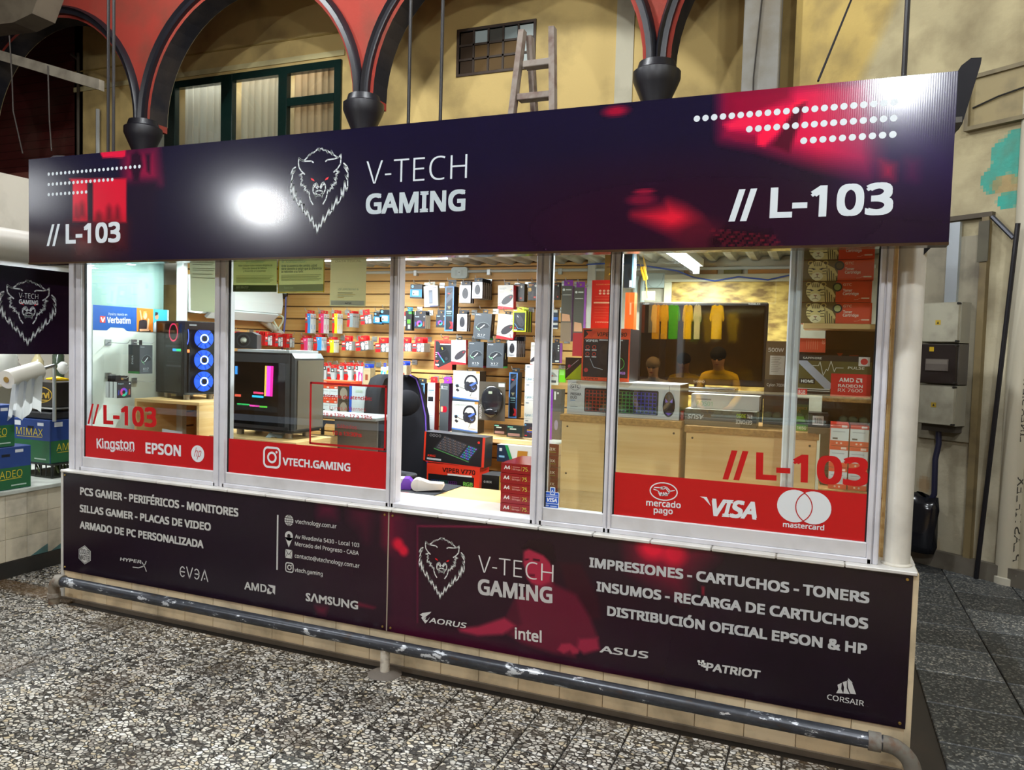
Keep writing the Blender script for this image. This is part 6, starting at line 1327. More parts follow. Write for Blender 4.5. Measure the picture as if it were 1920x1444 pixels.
def a_mem(c):
    def f(m, fr, w, h, d): m.rect(fr, 0, 0, w, h, c, .0004); m.rect(fr, w*.06, h*.84, w*.4, h*.92, '#6ab09a', .0008); m.rect(fr, w*.2, h*.66, w*.62, h*.76, '#a9b4a4', .0008); m.rect(fr, w*.08, h*.1, w*.85, h*.34, '#8a6a62', .0008)
    return f
product('memory_box', 'small dark memory box standing on the shelf under the blister pack', 'box', (926,796,949,815), Fr((0,1.48,0)), .03, a_mem('#1c1712'), side='#0f0d0a')
product('memory_box', 'small dark green memory box standing next to the cooler stack', 'box', (950,798.5,979,820), Fr((0,1.42,0)), .05, a_mem('#142420'), side='#0b1210')
def a_ram(m, fr, w, h, d): m.rect(fr, 0, 0, w, h, '#23262e', .0004); m.rect(fr, w*.3, h*.5, w*.95, h*.56, '#d8a83a', .0008); m.rect(fr, w*.3, h*.4, w*.95, h*.45, '#5a6ad0', .0008); m.ring(fr, w*.75, h*.48, w*.25, h*.24, w*.02, '#a82a3a', .001, 16); m.rect(fr, w*.06, h*.12, w*.32, h*.18, '#c82a2a', .0012); m.rect(fr, w*.08, h*.84, w*.2, h*.93, '#4a9ad0', .0012)
product('memory_box', 'dark memory box with a glowing module picture in front of white coolers', 'box', (983,794,1000,821), Fr((0,1.40,0)), .03, a_ram, side='#16171c')
# shelf board
m = MB(); a = FH.px(837, 815); XS0 = a[0]
m.bbox((XS0, 1.36, SHZ-.03), (XBR, YB, SHZ-.001), '#d8b67a', .002); tag(m.build('display_shelf', 'beech'), 'pale wooden shelf board carrying headset and cooler boxes', 'shelf')
for k in (.3, .8):
    pass
# boxes right of the narrow pane, still on the back wall
lm_ = product('long_mat_box', 'long dark box with a purple side standing on the shelf by the cabinet', 'box', (1031,728,1051,823), Fr((0,1.5,0)), .08, lambda m, fr, w, h, d: (m.rect(fr, 0, 0, w, h, '#4a4640', .0004), m.rect(fr, 0, 0, w*.24, h, '#7a2f9a', .0008), m.rect(fr, w*.36, h*.8, w*.52, h*.96, '#b9bab0', .0008), m.ell(fr, w*.7, h*.93, w*.1, w*.1, '#b9bab0', .0008, 8), m.ell(fr, w*.62, h*.3, w*.18, h*.1, '#7a7084', .0008)), side='#1d1716')[0]; lm_.location.z = SHZ+.0005
def a_brown(c='#7c6a58'):
    def f(m, fr, w, h, d): m.rect(fr, 0, 0, w, h, '#4a4a44', .0004); m.rect(fr, 0, 0, w, h*.34, c, .0008); m.ell(fr, w*.2, h*.93, w*.12, w*.12, '#c9ccc8', .0008, 8); m.rect(fr, w*.4, h*.92, w*.9, h*.94, '#b9bab4', .0008); m.rect(fr, w*.1, h*.83, w*.9, h*.845, '#9a9a92', .0008); m.poly(fr, [(w*.08,h*.36),(w*.9,h*.36),(w*.8,h*.48),(w*.1,h*.5)], '#b98a6a', .0012)
    return f
product('mat_roll_box', 'tall dark box with purple tab and brown foot hanging by white corner profile', 'box', (1052,536,1072,640), Fr((0,1.62,0)), .05, a_brown(), side='#6a1f7a', tab='#8a34a0', tw=.85, th=.04)
product('mat_roll_box', 'tall dark box with purple tab and red foot beside the white corner profile', 'box', (1075,539,1094,668), Fr((0,1.62,0)), .05, a_brown('#8e2026'), side='#7a2a8a', tab='#8a34a0', tw=.85, th=.04)
product('drive_box', 'narrow blue and white striped box hanging by the narrow pane', 'box', (1036,581,1046,617), PF, .02, lambda m, fr, w, h, d: (m.rect(fr, 0, 0, w, h, '#23384f', .0004), m.rect(fr, 0, h*.45, w, h*.62, '#2f68b8', .0008), m.rect(fr, 0, h*.2, w, h*.32, '#c3c8c2', .0008), m.rect(fr, w*.2, h*.86, w*.9, h, '#c9ccc6', .0008), m.rect(fr, 0, 0, w, h*.07, '#d0d2ce', .0008)), side='#18283a', hang=1)
product('mouse_box', 'dark box with purple side and three round icons', 'mouse box', (1033,643,1050,681), Fr((0,1.6,0)), .05, lambda m, fr, w, h, d: (m.rect(fr, 0, 0, w, h, '#2c3036', .0004), mouse(m, fr, w*.35, h*.45, w*.22, h*.3, .2, '#15181f', '#3a4a68'), [m.ell(fr, w*.82, h*(.86-.12*k), w*.08, w*.08, '#c9ccc8', .0008, 8) for k in range(3)], m.rect(fr, w*.5, h*.06, w*.9, h*.14, '#c3c6c0', .0008)), side='#7a2a8a', tab='#2c3036')
def a_card(m, fr, w, h, d): m.rect(fr, 0, 0, w, h, '#c3c4ba', .0004); m.poly(fr, [(0,h*.5),(w*.9,h*.55),(w*.5,h*.8),(0,h*.85)], '#8a8f88', .0008); m.rect(fr, w*.05, h*.14, w*.75, h*.3, '#3c444c', .0008); m.rect(fr, 0, h*.55, w*.4, h*.65, '#b0484a', .0012)
product('drive_box', 'white and grey drive pack hanging above the purple sided box', 'box', (1030,693,1047,722), PF, .02, a_card, side='#a9aaa0', hang=1)
product('card_pack', 'bright green pack with white dots by the cabinet', 'card pack', (1048,693,1060,717), PF, .02, lambda m, fr, w, h, d: (m.rect(fr, 0, 0, w, h, '#6ac018', .0004), [m.ell(fr, w*(.15+.2*i), h*(.6+.1*j), w*.05, w*.05, '#dfeecf', .0008, 6) for i in range(4) for j in range(4)]), side='#4f9a10', hang=1)

# --- boxes on the desk side floor: keyboard box, red box, black box, tv bracket box
def kbd(m, fr, u0, v0, u1, v1, cols, rows=5, nx=16, base='#14151a', skew=0.0, w=.001, key='#0d0e12'):
    L = lambda s, t: (u0+(u1-u0)*s+skew*t*(u1-u0)*0, v0+(v1-v0)*t)
    m.rrect(fr, u0, v0, u1, v1, min(abs(u1-u0), abs(v1-v0))*.06, base, w)
    for j in range(rows):
        for i in range(nx):
            s0, s1 = .02+.96*i/nx, .02+.96*(i+.78)/nx; t0, t1 = .06+.88*j/rows, .06+.88*(j+.75)/rows
            c = cols[min(len(cols)-1, int(i/nx*len(cols)))]
            a, b = L(s0, t0), L(s1, t1); m.rect(fr, a[0]-(b[0]-a[0])*.12, a[1]-(b[1]-a[1])*.12, b[0]+(b[0]-a[0])*.12, b[1]+(b[1]-a[1])*.12, c, w+.0004); m.rect(fr, a[0], a[1], b[0], b[1], key, w+.0008)
def a_kbox(m, fr, w, h, d):
    m.rect(fr, 0, 0, w, h, '#131316', .0004); m.rect(fr, 0, 0, w*.03, h, '#d8341a', .0008); m.rect(fr, w*.96, 0, w, h, '#d8341a', .0008); m.rect(fr, 0, 0, w, h*.03, '#c82a1c', .0008)
    q = lambda s, t: (w*(.26+.5*s+.16*t*-1+.08), h*(.86-.34*s-.46*t))
    O = q(0,0); U_ = Vector((w*.55, -h*.30)); V_ = Vector((w*.14, h*.42)); org = Vector((w*.2, h*.5))
    def pt(s, t): p = org+U_*s+V_*t; return (p.x, p.y)
    m.poly(fr, [pt(-.03,-.12), pt(1.03,-.12), pt(1.03,1.04), pt(-.03,1.04)], '#24262c', .0008); m.poly(fr, [pt(-.03,-.12), pt(1.03,-.12), pt(1.03,-.06), pt(-.03,-.06)], '#4a8a4a', .001)
    for j in range(6):
        for i in range(19):
            if 13 <= i < 14 or i == 16 and False: continue
            s0, t0 = .01+i*.052, .02+j*.165
            c = ['#4a4c54','#5a5c64','#6a5a54'][(i+j) % 3] if i < 14 else ['#3a6ac8','#34a088','#7a5ac0'][(i+j) % 3]
            m.poly(fr, [pt(s0,t0), pt(s0+.042,t0), pt(s0+.042,t0+.12), pt(s0,t0+.12)], c, .0014)
    m.text(fr, 'XRG', w*.06, h*.18, w*.14, h*.07, '#d8341a', .02, .0012, .2); m.rect(fr, w*.06, h*.08, w*.3, h*.14, '#b9c0c4', .0012); m.ell(fr, w*.9, h*.82, w*.02, w*.02, '#d82a1c', .0012, 10)
    for k in range(4): m.ring(fr, w*(.11+.05*k), h*.9, w*.02, w*.02, w*.004, '#a9aaac', .0012, 10)
FK = Fr((0, 1.12, 0))
def a_v770(m, fr, w, h, d): m.rect(fr, 0, 0, w, h, '#d8341a', .0004); m.rect(fr, w*.03, 0, w*.9, h*.62, '#141417', .0008); m.text(fr, 'VIPER V770', w*.3, h*.72, w*.62, h*.16, '#2a0c08', .02, .0008); m.rect(fr, w*.4, h*.62, w*.86, h*.68, '#d5dadc', .0012); kbd(m, fr, w*.08, h*.1, w*.6, h*.45, ['#2a4a8a','#2a7a6a','#6a2a8a'], 4, 12, '#101116', 0, .0012); m.text(fr, 'RGB', w*.7, h*.3, w*.18, h*.14, '#6ab04a', .03, .0014)
kb2 = product('keyboard_box', 'red and black keyboard box lying under the larger keyboard box', 'keyboard box', (800,872,899,925), FK, .15, a_v770, side='#c82a1c', right='#b8261a', top='#23242a')[0]
kb1 = product('keyboard_box', 'large black keyboard box with red ends showing a lit keyboard', 'keyboard box', (794,816,908,873), FK, .12, a_kbox, side='#c82a1c', right='#161619', top='#4a4c52', rot=-.03)[0]; kb1.location.z = kb2.location.z + kb2.dimensions.z + .008
sb_ = product('speaker_box', 'plain black box with small white lettering beside the red keyboard box', 'box', (903,881,936,930), Fr((0,1.0,0)), .16, lambda m, fr, w, h, d: (m.rect(fr, 0, 0, w, h, '#121416', .0004), m.text(fr, 'G-BOX', w*.12, h*.7, w*.46, h*.08, '#d5dadc', .02, .0008)), side='#8a7a2a', right='#8a7a2a', top='#3a3d3f')[0]; sb_.location.z = kb2.location.z
bn_ = thing('storage_bench', 'low wooden bench behind the counter desk carrying the keyboard boxes', 'bench', (-1.85, 1.15, .03)); zq = kb2.location.z-.001
m = MB(); m.bbox((-2.12,.97,zq-.03), (-1.42,1.42,zq), '#c59a58', .003); m.build('bench_top', 'beech', bn_)
for x in (-2.1, -1.45): m = MB(); m.bbox((x-.012,.99,.03), (x+.012,1.40,zq-.03), '#b98c4a', .002); m.build('side_panel', 'beech', bn_)
def a_brk(m, fr, w, h, d): m.rect(fr, 0, 0, w, h, '#c9ccc8', .0004); m.poly(fr, [(0,0),(w*.36,0),(w*.2,h),(0,h)], '#14283e', .0008); m.poly(fr, [(w*.36,0),(w*.44,0),(w*.28,h),(w*.2,h)], '#1f8a4a', .0012); m.poly(fr, [(w*.52,h*.1),(w*.78,h*.1),(w*.8,h*.72),(w*.54,h*.72)], '#a8741a', .0012); m.rect(fr, w*.06, h*.62, w*.13, h*.8, '#c9d0d4', .0012); m.rect(fr, w*.05, h*.25, w*.2, h*.36, '#7ab0d0', .0012)
product('bracket_box', 'white navy and green screen bracket box behind the paper reams', 'box', (932,836,1004,868), Fr((0,1.3,0)), .1, a_brk, side='#b9bcb8', right='#d5d7d2', top='#b5b9bc')
# ---------------------------------------------------------------- white display board on the left side
XB_ = XL+.075; FD = Fr((XB_, 0, 0), (0,1,0), (0,0,1))
cl = crop(155, 560, 5.775); q = lambda *p: [FD.px(*cl(p[i], p[i+1])) for i in range(0, len(p), 2)]
db = thing('display_board', 'white hook board with a blue header and two photos on kiosk side', 'display board', (XB_, .15, .8))
hy0, hy1 = q(110,66)[0][0], q(914,125)[0][0]; hz1 = q(110,66)[0][1]; hz0 = q(110,338)[0][1]
m = MB(); m.box((hy0-.0, .80, -.02), (.75, hz1, 0), '#cfd6cc', FD); m.build('board', 'plastic', db)
m = MB(); m.poly(FD, [(hy0,hz0),(q(262,338)[0][0],hz0),(q(300,338)[0][0],hz0+.02),(q(440,338)[0][0],hz0+.02),(q(480,338)[0][0],hz0),(hy1,hz0),(hy1,hz1),(hy0,hz1)], '#15509c', .001)
oy0, oy1 = q(583,200)[0][0], q(762,200)[0][0]
m.rect(FD, oy0, hz0-.0, oy1, hz1, '#cf7420', .0016); m.rect(FD, oy1, hz0, hy1, hz1, '#35a0cc', .0016)
cy, cz = (oy0+oy1)/2, (hz0+hz1)/2; w_ = oy1-oy0; h_ = hz1-hz0
m.poly(FD, [(oy0+w_*.1,hz0),(oy0+w_*.14,cz-h_*.05),(oy0+w_*.3,cz+h_*.02),(oy0+w_*.6,cz),(oy0+w_*.7,hz0+h_*.1),(oy1-w_*.12,hz0+h_*.05),(oy1-w_*.2,hz0)], '#2a2024', .002)
m.ell(FD, oy0+w_*.5, cz+h_*.2, w_*.12, h_*.16, '#e0b08c', .0024, 14); m.poly(FD, [(oy0+w_*.34,cz+h_*.1),(oy0+w_*.4,cz+h_*.38),(oy0+w_*.62,cz+h_*.38),(oy0+w_*.5,cz+h_*.3),(oy0+w_*.42,cz+h_*.12)], '#c8a05a', .0028); m.poly(FD, [(oy0+w_*.66,cz+h_*.1),(oy0+w_*.76,cz+h_*.05),(oy0+w_*.7,hz0+h_*.12),(oy0+w_*.6,hz0+h_*.12)], '#d8a480', .0028); m.stroke(FD, [(oy0+w_*.3,cz),(oy0+w_*.2,cz+h_*.38)], w_*.08, '#d8a480', .002); m.stroke(FD, [(oy0+w_*.2,hz0+h_*.06),(oy0+w_*.7,hz0+h_*.08)], h_*.1, '#d8a480', .0028)
w2 = hy1-oy1; m.ell(FD, oy1+w2*.25, cz+h_*.18, w2*.12, h_*.14, '#c48a68', .0024, 12); m.poly(FD, [(oy1+w2*.1,cz+h_*.2),(oy1+w2*.14,cz+h_*.38),(oy1+w2*.36,cz+h_*.36),(oy1+w2*.3,cz+h_*.26)], '#2a2420', .0028); m.poly(FD, [(oy1+w2*.02,hz0),(oy1+w2*.06,cz-h_*.1),(oy1+w2*.3,cz),(oy1+w2*.4,hz0)], '#d8dde0', .0024)
m.textpx(FD, 'Poné tu mundo en', cl(278,180), cl(480,187), cl(278,152), '#cdd8e6', 0, .002); m.textpx(FD, 'Verbatim', cl(262,264), cl(515,272), cl(262,197), '#e6ecf2', .02, .002)
a, b = q(185,258)[0], q(243,192)[0]; m.rect(FD, a[0], a[1], b[0], b[1], '#d83a24', .002); m.textpx(FD, 'V', cl(190,252), cl(238,256), cl(190,200), '#eef0f2', .03, .0026); m.build('header_print', 'print', db)
for x, y in ((272,455),(552,455),(272,815),(552,870)):
    u, v = q(x, y)[0]; hook(FD, u, v, .18)
# box hanging on the board, corner towards the viewer
k0 = onX(261.5, 701, -3.98); m = MB(); fr = Fr((0,0,0), (0,1,0), (0,0,1)); wv, hv = .10, .182
x0 = onY(240.5, 690, k0.y).x - k0.x
m.box((0,0,x0), (wv,hv,0), '#141210', fr, ['#1e8a3a','#23262a','#1d1512','#101012','#2b3032','#101012'])
a_evga('X17')(m, fr, wv, hv, .01); s = Fr((0,0,0), (1,0,0), (0,0,1)); m.rect(s, x0, 0, 0, .014, '#2a8a3a', .0008); m.text(s, 'EVGA', x0*.55, .06, .055, .014, '#c9d0d4', .012, .0008, 0, math.pi/2)
m.box((wv*.4, hv, x0*.5-.001), (wv*.62, hv+.03, x0*.5+.001), '#16181a', fr)
o = m.build('mouse_box', 'print'); o.location = (k0.x, k0.y, k0.z); tag(o, 'black mouse box with a green foot hanging on the white board', 'mouse box')
product('fan_box', 'white sided box with rainbow fan picture hanging on the white board', 'fan box', (219,716,246,746), Fr((-4.02,0,0),(0,1,0),(0,0,1)), .028, a_fan, side='#d3d6d4', right='#c3c6c4', top='#16171a', tab='#17181b', n=3, step=.034, group='fan boxes on the white board', tw=.9, th=.036)

# ---------------------------------------------------------------- stands and tower computers
S1Z = 1.222; sx0, sx1, sy0, sy1 = -4.16, -3.612, .42, .92
st = thing('display_stand', 'open fronted pale wood stand below the tower with blue fans', 'stand', ((sx0+sx1)/2, (sy0+sy1)/2, .03))
for nm, a, b in (('top_board',(sx0,sy0,S1Z-.02),(sx1,sy1,S1Z)), ('side_board',(sx0,sy0,.03),(sx0+.02,sy1,S1Z-.02)), ('side_board',(sx1-.02,sy0,.03),(sx1,sy1,S1Z-.02)), ('shelf_board',(sx0+.02,sy0+.01,.86),(sx1-.02,sy1,.88)), ('back_board',(sx0+.02,sy1-.015,.6),(sx1-.18,sy1,S1Z-.02))):
    m = MB(); m.bbox(a, b, '#dcb97c', .002); m.build(nm, 'beech', st)
m = MB(); m.prism(Fr((0,.47,0)), [(-3.98,.885),(-3.80,.885),(-3.80,1.02),(-3.97,1.03)], -.004, 0, '#c9ccd2'); tag(m.build('paper_sheet', 'matte'), 'white sheet leaning inside the open wooden stand', 'paper')
m = MB(); m.bbox((-4.02,.45,.881), (-3.72,.465,.935), '#1c1c20', .004); tag(m.build('tray', 'plastic'), 'low black tray edge inside the open wooden stand', 'tray')

def tower(th, K, D, Wd, Hh, base, name, label, kind):
    """K = corner shared by side glass and front; local frame: x along side face away from front, y along the front, z up"""
    s, c = math.sin(math.radians(th)), math.cos(math.radians(th))
    t = thing(name, label, 'computer', (K.x, K.y, base))
    ex = Vector((-s, c, 0)); ey = Vector((c, s, 0))
    SF = Fr((0,0,0), -ex, (0,0,1)); SF.O = ex*D              # side face seen from outside: u 0..D left to right
    FF = Fr((0,0,0), ey, (0,0,1))                            # front face u 0..Wd
    body = Fr((0,0,0), ey, (0,0,1))
    f0 = .035
    def bx(a, b, col): # u along front, v up, w out of the front (negative = into case)
        return a, b, col, FF
    m = MB(); dk = '#17181b' if kind == 1 else '#2b2d31'
    m.box((0,f0,-D), (Wd,f0+.012,0), dk, FF); m.box((0,Hh-.015,-D), (Wd,Hh,0), dk, FF); m.box((0,f0,-D), (Wd,Hh,-D+.012), dk, FF); m.box((Wd-.012,f0,-D), (Wd,Hh,0), dk, FF)
    m.build('chassis', 'plastic', smooth=False).parent = t
    m = MB(); m.box((.045,f0+.012,-D+.02), (.055,Hh-.02,-.03), '#23252b' if kind == 1 else '#16171c', FF); m.build('motherboard_tray', 'matte').parent = t
    g = MB(); g.box((0,f0+.004,-D), (.004,Hh-.004,0), '#ffffff', FF); g.build('side_glass', 'smoked_glass').parent = t
    for uu in (.05, Wd-.05):
        for ww in (-.06, -D+.06):
            m = MB(); p = FF.pt(uu, 0, ww); m.cyl(p, p+Vector((0,0,f0)), .022, '#9a948a', 14); m.build('foot', 'metal', smooth=True).parent = t
    return t, FF, dk, f0
def ringfan(t, FF, u, v, w, r, col, hub='#0c0d10', axis='front', cross=True, nm='fan', blade=None):
    fr = FF if axis == 'front' else axis
    f = MB(); 
    for k in range(9):
        a0 = 6.2832*k/9; pts = [(u+r*.3*math.cos(a0), v+r*.3*math.sin(a0)), (u+r*.95*math.cos(a0+.1), v+r*.95*math.sin(a0+.1)), (u+r*.95*math.cos(a0+.55), v+r*.95*math.sin(a0+.55)), (u+r*.3*math.cos(a0+.5), v+r*.3*math.sin(a0+.5))]
        f.poly(fr, pts, blade or col, w-.006)
    f.ell(fr, u, v, r*.97, r*.97, col, w-.012, 24)
    o = f.build(nm, 'fanglow'); o.parent = t
    m = MB(); m.ring(fr, u, v, r*.42, r*.42, r*.10, '#cfe4ff', w-.004, 20); m.build('hub_light', 'led').parent = o
    m = MB(); m.ell(fr, u, v, r*.26, r*.26, hub, w-.002, 16)
    if cross:
        for a0 in (.785, 2.356): m.stroke(fr, [(u+r*1.05*math.cos(a0), v+r*1.05*math.sin(a0)), (u-r*1.05*math.cos(a0), v-r*1.05*math.sin(a0))], r*.06, '#05060a', w)
    m.build('fan_grille', 'plastic').parent = o
vcemit('fanglow', .9)
K1 = onY(345, 742, .5)
t1, FF1, dk, f0 = tower(72, K1, .39, .26, .515, S1Z, 'tower_computer', 'black tower computer with three blue lit front fans on wooden stand', 1)
m = MB(); m.box((0,f0,-.045), (.26,.51,-.04), '#0a0b0e', FF1); m.box((0,f0,-.03), (.018,.51,0), '#15161a', FF1); m.build('front_frame', 'plastic').parent = t1
m = MB(); m.box((0,.46,.0), (.26,.51,.003), '#1a1016', FF1); m.rect(FF1, .03, .485, .08, .495, '#8a8a8c', .0035); m.build('top_panel', 'gloss').parent = t1
for k in range(3): ringfan(t1, FF1, .138, f0+.085+.142*k, .002, .069, '#1d58d8')
g = MB(); g.box((0,f0,.004), (.26,.46,.008), '#ffffff', FF1); g.build('front_glass', 'clear_plastic').parent = t1
SA = Fr(FF1.pt(0,0,-.39), -Vector((-math.sin(math.radians(72)), math.cos(math.radians(72)), 0)), (0,0,1))    # side face u 0..D
def inner(t, SA, items, mat):
    m = MB()
    for it in items:
        if it[0] == 'r': m.rect(SA, *it[1:5], it[5], -.04)
        elif it[0] == 'ring': m.ring(SA, *it[1:5], it[5], it[6], -.04)
        elif it[0] == 'p': m.poly(SA, it[1], it[2], -.04)
    return m
m = inner(t1, SA, [('r',.04,.07,.2,.2,'#1c1d22'),('r',.06,.21,.34,.222,'#aab0b4'),('r',.08,.235,.3,.25,'#54585c'),('r',.08,.265,.32,.28,'#4a4e52'),('r',.05,.34,.36,.355,'#8a8d88'),('r',.05,.4,.24,.43,'#9aa0a0'),('r',.2,.34,.38,.35,'#a08a5a')], 'matte'); m.build('inner_boards', 'matte').parent = t1
m = inner(t1, SA, [('ring',.16,.44,.062,.062,.010,'#e0305a'),('ring',.33,.42,.042,.07,.008,'#4a5ae0'),('r',.15,.315,.2,.332,'#2a9ae0'),('r',.2,.315,.26,.332,'#30d080'),('r',.26,.315,.3,.332,'#60d030'),('r',.34,.31,.38,.33,'#e06a3a')], 'led'); m.build('led_strip', 'led').parent = t1

# second tower beside the window
S2Z = 1.055; K2 = onY(545, 828, .3)
sx0_, sx1_, sy0_, sy1_ = -3.34, K2.x+.10, .22, .62
st2 = thing('display_stand', 'pale wood stand under the tower with pink inner light', 'stand', ((sx0_+sx1_)/2, .42, .03))
for nm, a, b in (('top_board',(sx0_,sy0_,S2Z-.025),(sx1_,sy1_,S2Z)), ('side_board',(sx0_,sy0_+.01,.03),(sx0_+.02,sy1_,S2Z-.025)), ('side_board',(sx1_-.02,sy0_+.01,.03),(sx1_,sy1_,S2Z-.025))):
    m = MB(); m.bbox(a, b, '#dcb97c', .002); m.build(nm, 'beech', st2)
t2, FF2, dk, f0 = tower(86, K2, .5, .25, .50, S2Z, 'tower_computer', 'large dark tower computer with a pink light column behind smoked glass', 2)
m = MB(); m.prism(Fr(FF2.pt(0,0,0)-FF2.N*.13, FF2.N, (0,0,1)), [(0,.50),(.13,.50),(.155,.47),(.155,.05),(.12,.05),(.12,.46)], -.25, 0, '#3a3c40'); m.build('front_shroud', 'plastic').parent = t2
m = MB(); m.box((.0,.50,-.42), (.25,.515,-.02), '#b9bcc0', FF2); m.box((.07,.515,-.1), (.18,.517,-.03), '#d0d3d6', FF2); m.cyl(FF2.pt(.09,.515,-.11), FF2.pt(.09,.53,-.11), .012, '#6a3a24', 10); m.build('top_cover', 'plastic').parent = t2
m = MB(); m.box((.02,.06,.024), (.24,.46,.03), '#6e6558', FF2); m.build('front_panel', 'gloss').parent = t2
a86 = math.radians(86); SB = Fr(FF2.pt(0,0,-.5), Vector((math.sin(a86), -math.cos(a86), 0)), (0,0,1))
m = MB(); m.rect(SB, .02, .44, .48, .49, '#2a2b30', .002); m.rect(SB, .02, .05, .48, .07, '#2a2b30', .002); m.rect(SB, .455, .05, .49, .49, '#34363b', .002); m.build('glass_border', 'plastic').parent = t2
m = inner(t2, SB, [('r',.18,.05,.45,.2,'#4d5258'),('r',.02,.06,.14,.18,'#2c2f34'),('r',.05,.2,.4,.215,'#3a3d42'),('r',.22,.1,.44,.12,'#5b6066')], 'matte'); m.build('inner_boards', 'matte').parent = t2
m = inner(t2, SB, [('p',[(.27,.24),(.30,.24),(.305,.42),(.275,.42)],'#e04ad0'),('p',[(.30,.24),(.32,.24),(.325,.42),(.305,.42)],'#f02a9a'),('p',[(.255,.24),(.27,.24),(.275,.42),(.26,.42)],'#d8b04a'),('r',.17,.25,.25,.262,'#e0406a'),('r',.16,.228,.25,.24,'#30b8d8'),('r',.04,.175,.14,.185,'#30c060'),('r',.14,.172,.22,.182,'#e040a0'),('r',.22,.17,.28,.18,'#60d040'),('r',.02,.36,.04,.41,'#3a8ad0'),('r',.02,.225,.07,.24,'#d0503a')], 'led'); m.build('led_strip', 'led').parent = t2
# speaker on top of the second tower
zb = S2Z+.517; c = onY(458, 668, .42); sp = thing('desk_speaker', 'small black desk speaker with a silver cone on top of the tower', 'speaker', (c.x, c.y, zb))
ey = Vector((math.cos(math.radians(25)), math.sin(math.radians(25)), 0)); SPF = Fr((-.075*ey.x,-.075*ey.y,0), ey, (0,0,1))
m = MB(); m.prism(SPF, [(.0,0),(.15,0),(.15,.085),(.12,.1),(.03,.1),(0,.085)], -.1, 0, '#1d2026'); m.build('cabinet', 'plastic').parent = sp
m = MB(); m.ring(SPF, .07, .05, .042, .042, .008, '#3a3c42', .002, 24); m.ell(SPF, .07, .05, .036, .036, '#121317', .001, 20); m.build('rim', 'plastic').parent = sp
m = MB(); p = SPF.pt(.07,.05,-.002); m.ball(p, .021, '#c9c6b8', 14, 10); m.build('cone', 'metal', smooth='all').parent = sp
m = MB(); p = onZ(513, 822, S2Z); fr = Fr((p.x-.06, p.y, S2Z+.001), Vector((.95,.3,0)), Vector((.12,.25,.35))); m.prism(fr, [(0,0),(.03,.0),(.035,.006),(.065,.006),(.07,0),(.1,0),(.1,.09),(.065,.09),(.06,.075),(.05,.075),(.045,.09),(.01,.09)], -.002, 0, '#7f8a8e'); m.rect(fr, .02, .03, .08, .04, '#c9d0d2', .001); m.rect(fr, .02, .05, .07, .058, '#c9d0d2', .001); tag(m.build('card_tag', 'print'), 'small grey notched card propped on the stand before the tower', 'tag')

# ---------------------------------------------------------------- air conditioner on the left wall
XC = -3.93; fr = Fr((XC,0,0), (0,1,0), (0,0,1)); a0, a1 = .82, 1.60; z0_, z1_ = 1.79, 2.07
ac = thing('air_conditioner', 'white wall air conditioner with a loose cable coil', 'air conditioner', (XI, (a0+a1)/2, z0_))
m = MB(); pr = Fr((0,a0,0), (1,0,0), (0,0,1)); prof = [(XI+.002,z0_+.02),(XC-.06,z0_+.01),(XC,z0_+.05),(XC+.012,z0_+.12),(XC,z1_-.03),(XC-.03,z1_),(XI+.002,z1_)]
m.prism(pr, prof, -(a1-a0), 0, '#d8dedc'); m.build('body', 'plastic', ac)
m = MB(); m.prism(pr, [(XC-.07,z0_-.005),(XC-.05,z0_-.02),(XC+.012,z0_+.035),(XC,z0_+.045)], -(a1-a0)+.05, -.04, '#cfd6d6'); m.build('louvre_flap', 'plastic', ac)
m = MB(); f2 = Fr((0,a0,0), (1,0,0), (0,0,1)); m.rect(f2, XC-.13, z1_-.1, XC-.07, z1_-.03, '#d8742a', .002); m.poly(f2, [(XC-.13,z1_-.1),(XC-.07,z1_-.1),(XC-.07,z1_-.05)], '#3a9ac8', .003); [m.rect(f2, XC-.13, z1_-.12-.012*k, XC-.075, z1_-.114-.012*k, '#7a9ab0', .002) for k in range(5)]; m.build('energy_label', 'print', ac)
m = MB(); cy_ = a1+.06; pts = [(XC-.08+.02*math.sin(t*2), cy_+.045*math.cos(t), z0_-.02+.06*math.sin(t)) for t in np.linspace(1.6, 14, 40)]; m.tube(pts, .007, '#c9cdb4', 6); m.build('cable_coil', 'plastic', ac, True)
m = MB(); m.tube([(XI+.03,a1-.05,z0_-.0),(XI+.04,a1+.08,z0_-.06),(XI+.03,a1+.2,z0_-.11)], .028, '#cfcfc2', 10); m.build('duct_hose', 'plastic', ac, True)
p = onY(535, 560, YB-.02); m = MB(); m.tube([(p.x, YB-.012, 2.05), (p.x-.005, YB-.012, 1.8), (p.x-.03, YB-.012, 1.6), (p.x-.045, YB-.012, 1.4)], .007, '#5a62b8', 6); tag(m.build('blue_cable', 'plastic', smooth=True), 'blue network cable running down the slat wall corner', 'cable')
p = onY(532, 551, YB); m = MB(); m.lathe((p.x, YB, p.z+.0), [(.045,0),(.045,.02),(.03,.035)], '#17181a', 16, (0,-1,0)); tag(m.build('camera_dome', 'gloss', smooth=True), 'small black dome camera below the consumer notices', 'camera')
